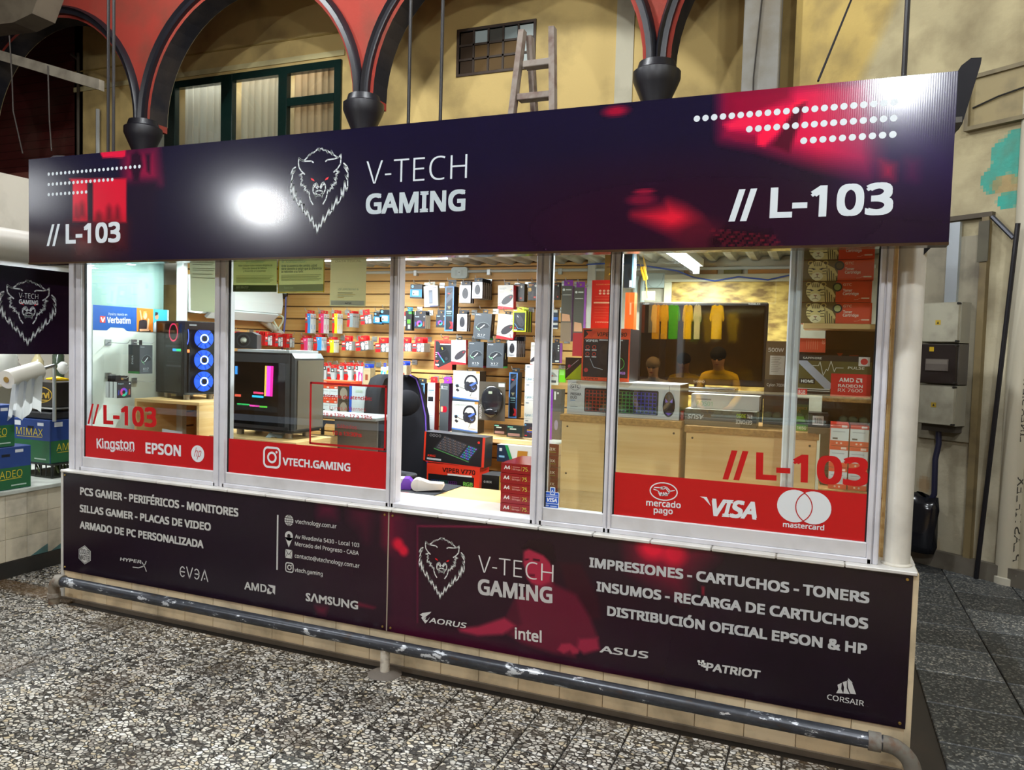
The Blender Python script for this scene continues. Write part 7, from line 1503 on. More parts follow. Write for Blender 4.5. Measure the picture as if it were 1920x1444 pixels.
# red packs on the left wall
FRP = Fr((XI+.17, 0, 0), (0,1,0), (0,0,1))
for i, (x0, x1, y0, y1, n) in enumerate(((449,465,630,647,6), (471,486,631,648,3), (497,510,629,648,5), (516,530,632,650,4), (537,552,633,652,4))):
    product('cartridge_pack', 'red and grey blister cartridge pack in the dense row beside speaker', 'cartridge pack', (x0,y0,x1,y1), FRP, .018, a_wide, side='#c01820', right='#c01820', top='#b01820', tab='#d01820', n=n, step=.022, group='dense row of red packs on side wall', tw=.7, th=.03)
product('ink_pack', 'light blue ink pack beside the first window post', 'ink pack', (431.5,626,438,645), FRP, .02, lambda m, fr, w, h, d: (m.rect(fr, 0, 0, w, h, '#7fc0e8', .0004), m.rect(fr, 0, 0, w, h*.12, '#c01820', .0008)), side='#c01820', tab='#c01820')

# ---------------------------------------------------------------- grey desk behind the opening hours
GZ = 1.12; a, b = onY(548, 776, .62), onY(708, 781, .62); GZ = (a.z+b.z)/2
gd = thing('grey_desk', 'grey high desk with a black tubular frame beside the tower', 'desk', ((a.x+b.x)/2, .75, .03))
m = MB(); m.bbox((a.x,.60,GZ-.02), (b.x,.86,GZ), '#8c9194', .003); m.build('desk_top', 'plastic', gd)
m = MB(); m.bbox((onY(628,800,.64).x,.635,.1), (b.x-.01,.65,GZ-.02), '#5b5651', .002); m.build('modesty_panel', 'plastic', gd)
for x in (a.x+.03, a.x+.10, a.x+.20):
    m = MB(); m.tube([(x,.66,.03),(x,.66,GZ-.08),(x+.02,.66,GZ-.05),(x+.16,.66,GZ-.05)], .011, '#15161a', 8); m.build('frame_tube', 'plastic', gd, True)
# little boxes standing on it: red and white cartridge cartons, silver pack
FGB = Fr((0, 1.1, 0))
def a_carton(m, fr, w, h, d):
    m.rect(fr, 0, 0, w, h, '#d0d6d8', .0004); m.rect(fr, 0, h*.82, w, h, '#d84a28', .0008); m.rect(fr, 0, 0, w, h*.24, '#d84a28', .0008); m.rect(fr, w*.12, h*.64, w*.8, h*.68, '#a9b0b4', .0008); m.rect(fr, w*.12, h*.3, w*.4, h*.38, '#4a5054', .0008); m.rect(fr, w*.6, h*.86, w*.9, h*.96, '#ecd0c6', .0012); m.ell(fr, w*.36, h*.12, w*.06, w*.06, '#e8c0b0', .0012, 8); m.ell(fr, w*.6, h*.12, w*.06, w*.06, '#e8c0b0', .0012, 8)
rk = thing('display_rack', 'thin metal wall ledge carrying the orange and white cartons', 'shelf', (FGB.px(630,780)[0], 1.2, FGB.px(630,778)[1]))
zr_ = FGB.px(630, 778)[1]
m = MB(); m.box((FGB.px(586,780)[0], 1.08, zr_-.016), (FGB.px(712,780)[0], YB, zr_-.002), '#aeb4b6'); m.build('ledge', 'plastic', rk)
wq = FGB.px(604,740)[0]-FGB.px(589.5,740)[0]
for r in range(2):
    for k in range(3):
        m = MB(); fr = Fr((0,0,0)); m.box((0,0,-.12), (wq-.002,.098,0), '#d0d6d8', fr, ['#c04020','#d84a28','#d0d6d8','#c04020','#c8ced0','#b8bec0']); a_carton(m, fr, wq-.002, .098, .12); o = m.build('toner_carton', 'print'); o.location = (FGB.px(589.5,740)[0]+wq*k, 1.1, zr_+.0995*r-.0015); tag(o, 'small orange and white toner carton stacked above the grey desk', 'carton', 'orange white cartons above the grey desk')
m = MB(); fr = Fr((0,0,0)); wl_ = FGB.px(657,740)[0]-FGB.px(588,740)[0]; m.box((0,0,-.14), (wl_,.034,0), '#d84a28', fr, ['#c04020','#e0603a','#d84a28','#c04020','#c04020','#b83c1c']); m.text(fr, 'OfficeUSB', .006, .01, .1, .016, '#f0d8d0', .02, .001); o = m.build('toner_carton', 'print'); o.location = (FGB.px(588,740)[0], 1.1, zr_+.1985); tag(o, 'long flat orange carton lying on the stacked small cartons', 'carton')
for k in range(2):
    m = MB(); fr = Fr((0,0,0)); m.box((0,0,-.1), (.085,.098,0), '#3c352c', fr); m.ell(fr, .045, .05, .03, .042, '#8f8474', .001, 14); o = m.build('camera_box', 'print'); o.location = (FGB.px(634,740)[0], 1.1, zr_+.0995*k-.0015); tag(o, 'dark box with a pale oval picture beside the orange cartons', 'box', 'dark boxes with oval picture')
m = MB(); fr = Fr((0,0,0)); m.box((0,0,-.1), (.125,.21,0), '#c3cbce', fr); m.rect(fr, 0, 0, .02, .21, '#2a58b8', .0008); m.text(fr, 'ASUS', .05, .165, .055, .016, '#b8cfa8', .02, .001); o = m.build('router_box', 'print'); o.location = (FGB.px(655,740)[0], 1.1, zr_-.0015); tag(o, 'tall pale grey box with a blue edge beside the oval picture boxes', 'box')

# ---------------------------------------------------------------- gaming chair
CX, CY = -2.42, 1.17
ch = thing('gaming_chair', 'black bucket gaming chair with flat armrests behind the desk', 'chair', (CX, CY, .03)); ang = math.radians(74)
def CL(x, y, z): c, s = math.cos(ang), math.sin(ang); return Vector((x*c-y*s, x*s+y*c, z))
# backrest: side profile swept across, with wings
rows = []; prof = [(.42,.16,.23),(.5,.19,.26),(.62,.21,.27),(.74,.225,.23),(.86,.24,.215),(.98,.255,.235),(1.1,.27,.24),(1.2,.285,.22),(1.28,.295,.2),(1.36,.30,.16),(1.385,.30,.10)]
vs = []; n = 13
for z, y, hw in prof:
    for k in range(n):
        s_ = -1+2*k/(n-1); vs.append(CL(hw*s_, y-.09*abs(s_)**2.2+.0, z))
    for k in range(n):
        s_ = 1-2*k/(n-1); vs.append(CL(hw*s_*1.0, y+.10-.05*abs(s_)**2, z))
N2 = 2*n; fs = [(j*N2+i, j*N2+(i+1)%N2, (j+1)*N2+(i+1)%N2, (j+1)*N2+i) for j in range(len(prof)-1) for i in range(N2)]+[tuple(range((len(prof)-1)*N2, len(prof)*N2)), tuple(reversed(range(N2)))]
m = MB(); m.add(vs, fs, '#202126'); m.build('backrest', 'fabric', smooth='all').parent = ch
m = MB(); m.ball((0,0,0), (.13,.05,.09), '#1a1b1f', 16, 10); o = m.build('head_pillow', 'fabric', smooth='all'); o.parent = ch; o.location = CL(0,.17,1.2); o.rotation_euler.z = ang
m = MB(); m.tube([CL(.215,.13,z) if False else CL(.9*hw,y-.075,z) for z, y, hw in prof], .006, '#5a3f9a', 6); m.build('piping', 'plastic', smooth='all').parent = ch
m = MB(); vs = []; R_ = [(.0,-.26,.26),(.03,-.28,.27),(.1,-.27,.27),(.13,-.22,.24)]
m.bbox((-.26,-.3,.38), (.26,.2,.5), '#1e1f24', .04); o = m.build('seat', 'fabric', smooth=True); o.parent = ch; o.rotation_euler.z = ang
for sx in (-1, 1):
    m = MB(); m.bbox((sx*.31-.05,-.22,.77), (sx*.31+.05,.06,.80), '#3b3d42', .01); o = m.build('armrest_pad', 'plastic', smooth=True); o.parent = ch; o.rotation_euler.z = ang
    m = MB(); m.bbox((sx*.31-.022,-.12,.42), (sx*.31+.022,-.02,.77), '#121317', .008); m.bbox((sx*.31-.035,-.14,.55), (sx*.31+.035,0,.66), '#16171b', .008); o = m.build('armrest_post', 'plastic', smooth=True); o.parent = ch; o.rotation_euler.z = ang
m = MB(); m.cyl((0,0,.06), (0,0,.38), .03, '#222226', 12); m.build('gas_lift', 'metal', smooth=True).parent = ch
m = MB()
for k in range(5): a_ = 6.2832*k/5; m.tube([(0,0,.1),(.3*math.cos(a_),.3*math.sin(a_),.05)], .02, '#17181b', 8)
m.build('star_base', 'plastic', smooth=True).parent = ch

# ---------------------------------------------------------------- main desk by the open pane
DZ = .79
dk_ = thing('counter_desk', 'pale wooden counter desk behind the open sliding pane', 'desk', (-1.75, .45, .03))
bk = onZ(866, 912, DZ); bk2 = onZ(1005, 925, DZ)
m = MB(); m.bbox((-2.44,.13,DZ-.03), (-1.22,bk.y,DZ), '#dcb97c', .003); m.build('desk_top', 'beech', dk_)
for x in (-2.42, -1.25): m = MB(); m.bbox((x-.012,.16,.03), (x+.012,bk.y-.02,DZ-.03), '#d2ae70', .002); m.build('side_panel', 'beech', dk_)
mt_ = [onZ(x, y, DZ+.001) for x, y in ((728,936),(805,933),(866,912),(800,903),(728,903))]
fr = Fr((0,0,DZ), (1,0,0), (0,1,0)); m = MB(); m.prism(fr, [(p.x, p.y) for p in mt_], .0005, .004, '#3a3c40'); a = [onZ(x, y, DZ+.001) for x, y in ((742,927),(772,929),(765,924),(742,923))]
m.poly(fr, [(p.x, p.y) for p in a], '#7a2c34', .0045); tag(m.build('desk_mat', 'fabric'), 'large dark grey desk mat under the card readers', 'mat')
# two card readers
p = onZ(790, 922, DZ+.005); ps = thing('card_reader', 'white card reader with a round paper roll housing on the desk mat', 'card reader', (p.x, p.y, DZ+.004))
d = Vector((.93,.37,0)); sd = Vector((-.37,.93,0))
m = MB(); m.cyl(Vector((-.03,0,.034)), Vector((-.03,0,.034))+sd*.082, .034, '#cfccc4', 22); m.build('paper_roll_housing', 'plastic', smooth=True).parent = ps
m = MB(); fr = Fr(sd*.042+d*.0, d, (0,0,1)); m.prism(Fr(sd*.004-d*.02, d, (0,0,1)), [(0,.002),(.135,.014),(.145,.03),(.14,.046),(.06,.05),(.02,.064),(0,.066)], -.074, 0, '#d6d3cb'); m.build('body', 'plastic').parent = ps; m = MB(); ft_ = Fr(sd*.012-d*.02+Vector((0,0,.0525)), d, sd); [m.rect(ft_, .075+.02*i, .012+.016*j, .089+.02*i, .022+.016*j, '#8f9298', -.0035-.0009*i) for i in range(3) for j in range(3)]; m.build('keypad', 'plastic').parent = ps
p2 = onZ(752, 918, DZ+.005); ps2 = thing('card_reader', 'purple and white card reader lying on the desk mat', 'card reader', (p2.x-.02, p2.y, DZ+.004))
m = MB(); m.prism(Fr((0,0,0), d, (0,0,1)), [(-.1,0),(.07,0),(.09,.03),(.06,.062),(-.1,.062)], -.08, 0, '#c9c9cc'); m.build('body', 'plastic').parent = ps2
m = MB(); m.prism(Fr(-sd*.001, d, (0,0,1)), [(.0,0),(.07,0),(.09,.03),(.06,.063),(.03,.063)], -.082, 0, '#6a35a8'); m.build('side_cover', 'plastic').parent = ps2
# paper reams
FRm = Fr((0, .24, 0)); u0 = FRm.px(939, 910)[0]; u1 = FRm.px(996, 910)[0]; rh = .0505; wr = u1-u0
for k in range(5):
    m = MB(); fr = Fr((0,0,0)); m.box((0,0,-.29), (wr,rh-.001,0), '#7c1018', fr, ['#6a0e14','#8a1a20','#86121a','#6a0e14','#8a141c','#5c0c12'])
    m.text(fr, 'A4', wr*.1, rh*.38, wr*.2, rh*.36, '#d8d4d0', .02, .0006); m.text(fr, '75', wr*.71, rh*.32, wr*.16, rh*.38, '#c3c84a', 0, .0006); m.text(fr, '500 hojas', wr*.38, rh*.34, wr*.26, rh*.16, '#d8a090', .01, .0006); m.rect(fr, wr*.38, rh*.62, wr*.62, rh*.68, '#c08078', .0006); m.rect(fr, wr*.34, rh*.3, wr*.346, rh*.75, '#b89a3a', .0006); m.rect(fr, wr*.67, rh*.3, wr*.676, rh*.75, '#b89a3a', .0006); m.text(fr, 'grs', wr*.89, rh*.32, wr*.07, rh*.12, '#8a6a3a', 0, .0006)
    o = m.build('paper_ream', 'gloss'); o.location = (u0+random.uniform(-.002,.002), .24+random.uniform(-.003,.003), DZ+.0008+rh*k); tag(o, ('lowest', 'second lowest', 'middle', 'second highest', 'topmost')[k] + ' dark red ream of copy paper in the counter desk stack', 'paper ream', 'stacked paper reams')
FR2 = Fr((0, .62, 0)); u0 = FR2.px(1012, 900)[0]; u1 = FR2.px(1046, 900)[0]; wr = u1-u0
for k in range(5):
    m = MB(); fr = Fr((0,0,0)); m.box((0,0,-.2), (wr,.062,0), '#6a1018', fr, ['#5a0e14','#b9bcb4','#6a1018','#5a0e14','#6a1018','#c3b49c'])
    m.text(fr, 'max', wr*.2, .026, wr*.62, .02, '#cfc9c4', .012, .0006); m.rect(fr, wr*.1, .016, wr*.85, .019, '#8aa03a', .0006)
    o = m.build('paper_ream', 'gloss'); o.location = (u0, .62, DZ+.0008+.0635*k); tag(o, ('lowest', 'second lowest', 'middle', 'second highest', 'topmost')[k] + ' dark red lettered ream end in the stack behind narrow pane', 'paper ream', 'second stack of reams')

# ---------------------------------------------------------------- cabinets towards the wide pane
def cabinet(px0, px1, ptop, Y, depth, label):
    a, b = onY(px0, ptop[0], Y), onY(px1, ptop[1], Y); z = (a.z+b.z)/2
    t = thing('display_cabinet', label, 'cabinet', ((a.x+b.x)/2, Y+depth/2, .03))
    m = MB(); m.bbox((a.x-.008,Y-.012,z-.032), (b.x+.008,Y+depth,z), '#c58f48', .002); m.build('top_board', 'chip', t)
    m = MB(); m.bbox((a.x,Y,.03), (b.x,Y+.016,z-.032), '#dcb06a', .002); m.build('back_panel', 'beech', t)
    for x in (a.x, b.x-.016): m = MB(); m.bbox((x,Y+.016,.03), (x+.016,Y+depth,z-.032), '#d2a660', .002); m.build('side_panel', 'beech', t)
    for x in (a.x+.03, b.x-.03):
        for zz in (z-.06, z-.3): m = MB(); m.lathe((x,Y-.0005,zz), [(.0055,0),(.004,.002)], '#2a2420', 8, (0,-1,0)); m.build('screw_cap', 'plastic', t)
    return z, a.x, b.x
C1Z, c1a, c1b = cabinet(1054, 1276, (776, 791), .40, .4, 'pale wood cabinet back panel under the white keyboard box')
C2Z, c2a, c2b = cabinet(1287, 1533, (803, 806), .42, .4, 'pale wood cabinet back panel under the upside down boxes')
# keyboard and mouse combo box
FPR = Fr((0, .43, 0))
def a_prisma(m, fr, w, h, d):
    m.rect(fr, 0, 0, w, h, '#c9c9c8', .0004); m.poly(fr, [(w*.08,h*.9),(w*.55,h*.86),(w*.6,h),(w*.08,h)], '#b3a592', .0006)
    kbd(m, fr, w*.16, h*.1, w*.82, h*.8, ['#b8341a','#b8481a','#6a8a2a','#3f9a4a','#3a3ab8','#4a3ac8'], 6, 19, '#0c0c10', 0, .0008)
    mouse(m, fr, w*.91, h*.44, w*.052, h*.36, 0, '#1a1522', '#2a2a4a', .0012); m.poly(fr, [(w*.88,h*.6),(w*.905,h*.5),(w*.88,h*.48)], '#7a6ad8', .002); m.poly(fr, [(w*.94,h*.6),(w*.915,h*.5),(w*.94,h*.48)], '#7a6ad8', .002); m.poly(fr, [(w*.88,h*.2),(w*.94,h*.2),(w*.91,h*.12)], '#6a4ac8', .002); m.stroke(fr, [(w*.91,h*.8),(w*.91,h*.95)], w*.004, '#2a2a2a', .0012)
    m.text(fr, 'GTC', w*.035, h*.78, w*.075, h*.1, '#2a2c3a', .02, .0008); m.text(fr, 'PRISMA', w*.03, h*.56, w*.1, h*.08, '#2c2c34', .02, .0008); m.text(fr, 'DUO', w*.03, h*.46, w*.06, h*.08, '#2c2c34', .02, .0008); m.rect(fr, w*.03, h*.4, w*.075, h*.425, '#7a9ac0', .0008); m.rect(fr, w*.03, h*.22, w*.1, h*.235, '#8a8a8a', .0008); m.ring(fr, w*.072, h*.83, w*.05, h*.12, w*.003, '#4a4c54', .0008, 16)
o = product('keyboard_set_box', 'white box showing a rainbow keyboard and mouse on the cabinet', 'keyboard box', (1064,714,1275,779), FPR, .26, a_prisma, side='#3a2420', right='#2c1a18', top='#d0d0ce')[0]; o.location.z = C1Z+.001; pz = C1Z+.001+(o.dimensions.z or .16)
o.location.x = c1a+.015
# headset box with orange frame, leaning yellow box behind it, tall red boxes
FVP = Fr((0, .47, 0))
def a_v380(m, fr, w, h, d):
    m.rect(fr, 0, 0, w, h, '#e04a22', .0004); m.rect(fr, w*.03, h*.07, w*.97, h*.80, '#141420', .0008); m.poly(fr, [(w*.03,h*.8),(w*.22,h*.97),(w*.03,h*.97)], '#16161e', .0012); m.text(fr, 'VIPER V380', w*.3, h*.85, w*.62, h*.075, '#2a0f0a', .02, .0012, .15); m.rect(fr, w*.32, h*.76, w*.9, h*.8, '#2c2c34', .0016); m.rect(fr, w*.36, h*.77, w*.85, h*.79, '#b9c0c4', .002)
    m.poly(fr, [(w*.08,h*.94),(w*.3,h*.94),(w*.19,h*.82)], '#d03a22', .0018); m.text(fr, 'VIPER', w*.07, h*.74, w*.26, h*.045, '#d5d9dc', .02, .0014); 
    for i in range(2):
        for j in range(2): m.ring(fr, w*(.12+.14*i), h*(.64-.13*j), w*.04, w*.04, w*.01, '#d03a28', .0014, 12); m.rect(fr, w*(.07+.14*i), h*(.575-.13*j), w*(.17+.14*i), h*(.595-.13*j), '#b9bcc0', .0014)
    m.ell(fr, w*.5, h*.5, w*.13, h*.2, '#22222c', .0014, 16); m.ring(fr, w*.68, h*.58, w*.26, h*.22, w*.07, '#1a1a22', .0016, 18, 20, 200, h*.06); m.ell(fr, w*.74, h*.4, w*.17, h*.22, '#0e0e14', .0018, 16); m.ring(fr, w*.78, h*.34, w*.12, h*.12, w*.012, '#4ab04a', .0022, 14); m.stroke(fr, [(w*.18,h*.42),(w*.26,h*.26),(w*.45,h*.22)], w*.012, '#9aa8b8', .0018)
    m.text(fr, 'RGB', w*.8, h*.14, w*.12, h*.05, '#b07ad0', .03, .0018); m.text(fr, 'VIPER', w*.06, h*.02, w*.3, h*.035, '#3a1408', .01, .0012); m.ell(fr, w*.1, h*.2, w*.045, w*.045, '#b8303a', .0018, 12)
o = product('headset_box', 'black headset box with a bright orange frame on keyboard box', 'headset box', (1091,613,1181,712), FVP, .2, a_v380, side='#1a1416', right='#231a18', top='#e8a02a')[0]; o.location.z = pz+.001; vz = pz+.001+(o.dimensions.z or .25)
def a_yel(m, fr, w, h, d): m.rect(fr, 0, 0, w, h, '#2a1c1e', .0004); m.poly(fr, [(0,0),(w,0),(w,h*.75)], '#b0b818', .0008); m.stroke(fr, [(w*.1,h*.45),(w*.8,h*.9)], w*.03, '#b9a8b0', .0012); m.ell(fr, w*.25, h*.6, w*.1, h*.08, '#c03a6a', .0012, 10)
product('mouse_box', 'brown box with a lime corner wedged beside the orange framed box', 'mouse box', (1060,672,1090,713), Fr((0,.52,0)), .06, a_yel, side='#23181a', right='#9aa212')[0].location.z = pz+.001
def a_alpha(m, fr, w, h, d):
    m.rect(fr, 0, 0, w, h, '#d01c14', .0004); m.text(fr, 'CLOUD ALPHA', w*.18, h*.9, w*.66, h*.022, '#e0a060', .012, .0008)
    for i in range(3):
        for j in range(2): m.ell(fr, w*(.36+.17*i), h*(.78-.055*j), w*.06, w*.045, '#e8b89a', .0008, 8)
    for k in range(9): m.rect(fr, w*.14, h*(.66-.055*k), w*(.84-.1*(k % 3)), h*(.665-.055*k), '#e07a5a', .0008)
    m.rect(fr, w*.1, h*.52, w*.88, h*.55, '#e8b89a', .0012); m.rect(fr, w*.1, h*.47, w*.88, h*.52, '#c01810', .001); m.text(fr, 'HYPERX', w*.2, h*.12, w*.56, h*.025, '#e8c8b8', .02, .0008, .2)
o = product('headset_box', 'tall plain red headset box back standing by the second window post', 'headset box', (1109,521,1153,612), Fr((0,.58,0)), .1, a_alpha, side='#c8a878', right='#d0532a', top='#b8281a')[0]; o.location.z = vz+.002; RZT = vz+.002+(o.dimensions.z or .25)
product('headset_box', 'tall orange sided box facing away beside the tall red box', 'headset box', (1172,543,1189,612), Fr((0,.62,0)), .06, lambda m, fr, w, h, d: (m.rect(fr, 0, 0, w, h, '#dc5a20', .0004), m.rect(fr, w*.5, h*.4, w*.7, h*.72, '#e89a78', .0008)), side='#c8a878', right='#c84a18')[0].location.z = vz+.002
product('figure_box', 'brown box with a helmet picture on top of the tall red box', 'box', (1134,472,1153,520), Fr((0,.6,0)), .07, lambda m, fr, w, h, d: (m.rect(fr, 0, 0, w, h, '#7a5a24', .0004), m.ell(fr, w*.85, h*.6, w*.4, h*.14, '#8a4a34', .0008, 14), m.rect(fr, w*.2, h*.5, w, h*.54, '#5a3420', .0012), m.poly(fr, [(w*.4,h*.2),(w,h*.24),(w,h*.3),(w*.5,h*.28)], '#d8a82a', .0012)), side='#5a421a')[0].location.z = RZT+.001
product('headset_box', 'black box with a pale blue edge stacked on the orange sided box', 'headset box', (1170,471,1188,540), Fr((0,.62,0)), .06, lambda m, fr, w, h, d: (m.rect(fr, 0, 0, w, h, '#8ab8d8', .0004), m.rect(fr, 0, 0, w*.84, h*.97, '#1a2228', .0008), m.rect(fr, w*.6, h*.02, w*.9, h*.2, '#d0d4d4', .0012), m.ell(fr, w*.6, h*.4, w*.16, h*.16, '#0c1014', .0012, 10)), side='#1a2228')[0].location.z = vz+.002+.215
# flat screen
FTV = Fr((0, .95, 0)); a, b = FTV.px(1199, 566), FTV.px(1441, 566); zt2 = a[1]; zb2 = FTV.px(1320, 722)[1]
tv = thing('television', 'large black flat screen television standing behind the keyboard box', 'television', ((a[0]+b[0])/2, .98, zb2-.03))
m = MB(); m.bbox((a[0],.952,zb2), (b[0],1.0,zt2), '#141214', .006); m.build('casing', 'plastic', tv)
m = MB(); m.box((a[0]+.018,.946,zb2+.035), (b[0]-.018,.953,zt2-.018), '#0c0907'); m.build('screen', 'screen_gloss' if 'screen_gloss' in MATS else 'gloss', tv)
m = MB(); fr = Fr((0,.9515,0)); m.text(fr, 'LED', a[0]+.025, zt2-.014, .03, .008, '#9a9a98', 0, .0005); m.text(fr, 'NOBLEX', b[0]-.1, zt2-.014, .06, .009, '#b9b9b6', .01, .0005); m.text(fr, 'SANYO', (a[0]+b[0])/2-.03, zb2+.012, .06, .012, '#9a9a98', .01, .0005); m.build('maker_lettering', 'print', tv)
m = MB(); m.bbox(((a[0]+b[0])/2-.2,.9,zb2-.03), ((a[0]+b[0])/2+.2,1.06,zb2-.012), '#18181a', .004); m.cyl(((a[0]+b[0])/2,.98,zb2-.02), ((a[0]+b[0])/2,.98,zb2+.02), .03, '#18181a', 12); m.build('stand_foot', 'plastic', tv)
tt = thing('screen_table', 'dark table carrying the flat screen television', 'table', ((a[0]+b[0])/2, 1.0, .03)); m = MB(); m.bbox((a[0]-.02,.86,zb2-.055), (b[0]+.02,1.15,zb2-.031), '#3a2c1e', .003); m.build('table_top', 'plastic', tt)
for x in (a[0]+.03, b[0]-.03):
    for y in (.9, 1.1): m = MB(); m.cyl((x,y,.03), (x,y,zb2-.055), .015, '#2a2420', 8); m.build('leg', 'plastic', tt)
# wheat ears and cream card behind the screen
FWH = Fr((0, 1.02, 0)); p = FWH.px(1215, 563); m = MB(); c0 = FWH.px(1204, 546); c1_ = FWH.px(1227, 563); m.box((c0[0],c1_[1],-.01), (c1_[0],c0[1],0), '#cdbd86', FWH); tag(m.build('note_card', 'matte'), 'small cream card standing at the corner of the television', 'card')
wh = thing('wheat_ears', 'dried yellow wheat ears standing behind the television', 'dried plant', FWH.pt(*FWH.px(1215, 560), .02)); m = MB(); s0 = FWH.px(1215, 560); s1 = FWH.px(1212, 520); s2 = FWH.px(1206, 500)
m.tube([FWH.pt(*s0, .02), FWH.pt(*s1, .02), FWH.pt(*s2, .02)], .003, '#c99a2a', 6); m.build('stem', 'matte', wh)
m = MB()
for k in range(14):
    t = k/13; b_ = (s1[0]+(s2[0]-s1[0])*t, s1[1]-.01+(s2[1]-s1[1])*t); sd_ = 1 if k % 2 else -1; m.ball(FWH.pt(b_[0]+sd_*.008, b_[1], .02), (.007,.006,.012), '#d8a41c', 6, 4); m.tube([FWH.pt(b_[0]+sd_*.008, b_[1]+.008, .02), FWH.pt(b_[0]+sd_*.016-.015, b_[1]+.075, .02)], .0012, '#c9a04a', 4)
m.build('ear', 'matte', wh)
# boxes on the second cabinet
def put(name, label, cat, px, Y, d, art, z, **kw):
    o = product(name, label, cat, px, Fr((0, Y, 0)), d, art, **kw)[0]; o.location.z = z; return o
def a_asus(m, fr, w, h, d):
    m.rect(fr, 0, 0, w, h, '#6e6456', .0004); m.rect(fr, w*.78, 0, w, h, '#3a352e', .0008); m.text(fr, 'ASUS', w*.27, h*.66, w*.22, h*.28, '#dcd9d4', .02, .0012, .2, 0, True)
    m.text(fr, 'RTX', w*.94, h*.84, w*.07, h*.24, '#dcd9d4', .02, .0012, 0, 0, True); m.text(fr, '3050', w*.855, h*.84, w*.13, h*.24, '#a8c01c', .02, .0012, 0, 0, True); m.text(fr, 'GEFORCE', w*.94, h*.46, w*.22, h*.24, '#dcd9d4', .02, .0012, 0, 0, True)
ga = put('graphics_card_box', 'upside down grey graphics card box with green number on the cabinet', 'box', (1284,766,1419,796), .45, .14, a_asus, C2Z+.001, side='#4a443a', right='#3c362e', top='#b9b2a4')
gz = C2Z+.001+(ga.dimensions.z or .075)
put('graphics_card_box', 'grey white graphics card box lying on the upside down box', 'box', (1296,737,1424,764), .50, .12, lambda m, fr, w, h, d: (m.rect(fr, 0, 0, w, h, '#c3bfb8', .0004), m.rect(fr, w*.08, h*.6, w*.3, h*.7, '#8a8680', .0008), m.text(fr, 'ADS01', w*.08, h*.2, w*.24, h*.3, '#7fb088', .0, .0008)), gz+.001, side='#9a9288', top='#cfc8ba')
put('component_box', 'narrow red side of a carton between the cabinets', 'box', (1276.5,756,1282,780), .46, .1, lambda m, fr, w, h, d: (m.rect(fr, 0, 0, w, h, '#c83a24', .0004), [m.ell(fr, w*.5, h*(.2+.25*k), w*.2, w*.2, '#e09a88', .0008, 6) for k in range(3)]), C2Z+.001, side='#a82c18')
def a_psu(t, c):
    def f(m, fr, w, h, d): m.rect(fr, 0, 0, w, h, c, .0004); m.rect(fr, w*.2, h*.12, w*.86, h*.62, '#cdc9be', .0008); m.text(fr, t, w*.1, h*.72, w*.7, h*.1, '#d8d5cf', .012, .0008); [m.rect(fr, w*.26, h*(.56-.045*k), w*(.7-.06*(k % 3)), h*(.572-.045*k), '#8a877e', .0012) for k in range(9)]
    return f
ps1 = put('power_supply_box', 'dark power supply box with white lettering on the second cabinet', 'box', (1432,700,1480,790), .56, .1, lambda m, fr, w, h, d: (m.rect(fr, 0, 0, w, h, '#4a3c2c', .0004), m.text(fr, 'Cylon 700W', w*.1, h*.86, w*.72, h*.06, '#c9c5bd', .012, .0008)), C2Z+.001, side='#3a2f22')
put('power_supply_box', 'brown power supply box with a white data label stacked on its neighbour', 'box', (1436,628,1478,700), .57, .09, a_psu('500W','#6d5a40'), C2Z+.001+(ps1.dimensions.z or .2)+.001, side='#4c3f2c')
gg = put('graphics_card_box', 'green and black graphics card box standing behind the rear sash', 'box', (1487,740,1516,801), .47, .09, lambda m, fr, w, h, d: (m.rect(fr, 0, 0, w, h, '#23281a', .0004), m.rect(fr, 0, h*.3, w, h*.82, '#4a5a14', .0008), m.poly(fr, [(0,h*.28),(w*.85,h*.28),(w*.7,h*.45),(0,h*.45)], '#6ab01c', .0012), m.text(fr, 'GEFORCE', w*.1, h*.66, w*.8, h*.08, '#b98a2a', .0, .0012), m.text(fr, 'RTX', w*.1, h*.56, w*.4, h*.08, '#b98a2a', .0, .0012), m.rect(fr, 0, 0, w, h*.2, '#5aa01c', .0012), m.text(fr, '1650', w*.3, h*.05, w*.6, h*.1, '#dfe8cf', .02, .0016)), C2Z+.001, side='#1c2014')
put('component_box', 'small dark brown carton with a white barcode label near rear sash', 'box', (1516,758,1553,797), .38, .1, lambda m, fr, w, h, d: (m.rect(fr, 0, 0, w, h, '#2e2622', .0004), m.rect(fr, w*.22, h*.42, w*.78, h*.86, '#d3d3cf', .0008), [m.rect(fr, w*(.28+.055*k), h*.5, w*(.28+.055*k+.02+.012*(k % 2)), h*.76, '#4a4c58', .0012) for k in range(8)], m.ell(fr, w*.5, h*.05, w*.16, h*.08, '#15110f', .0012, 10)), C2Z+.001, side='#231c19', top='#3a302a')

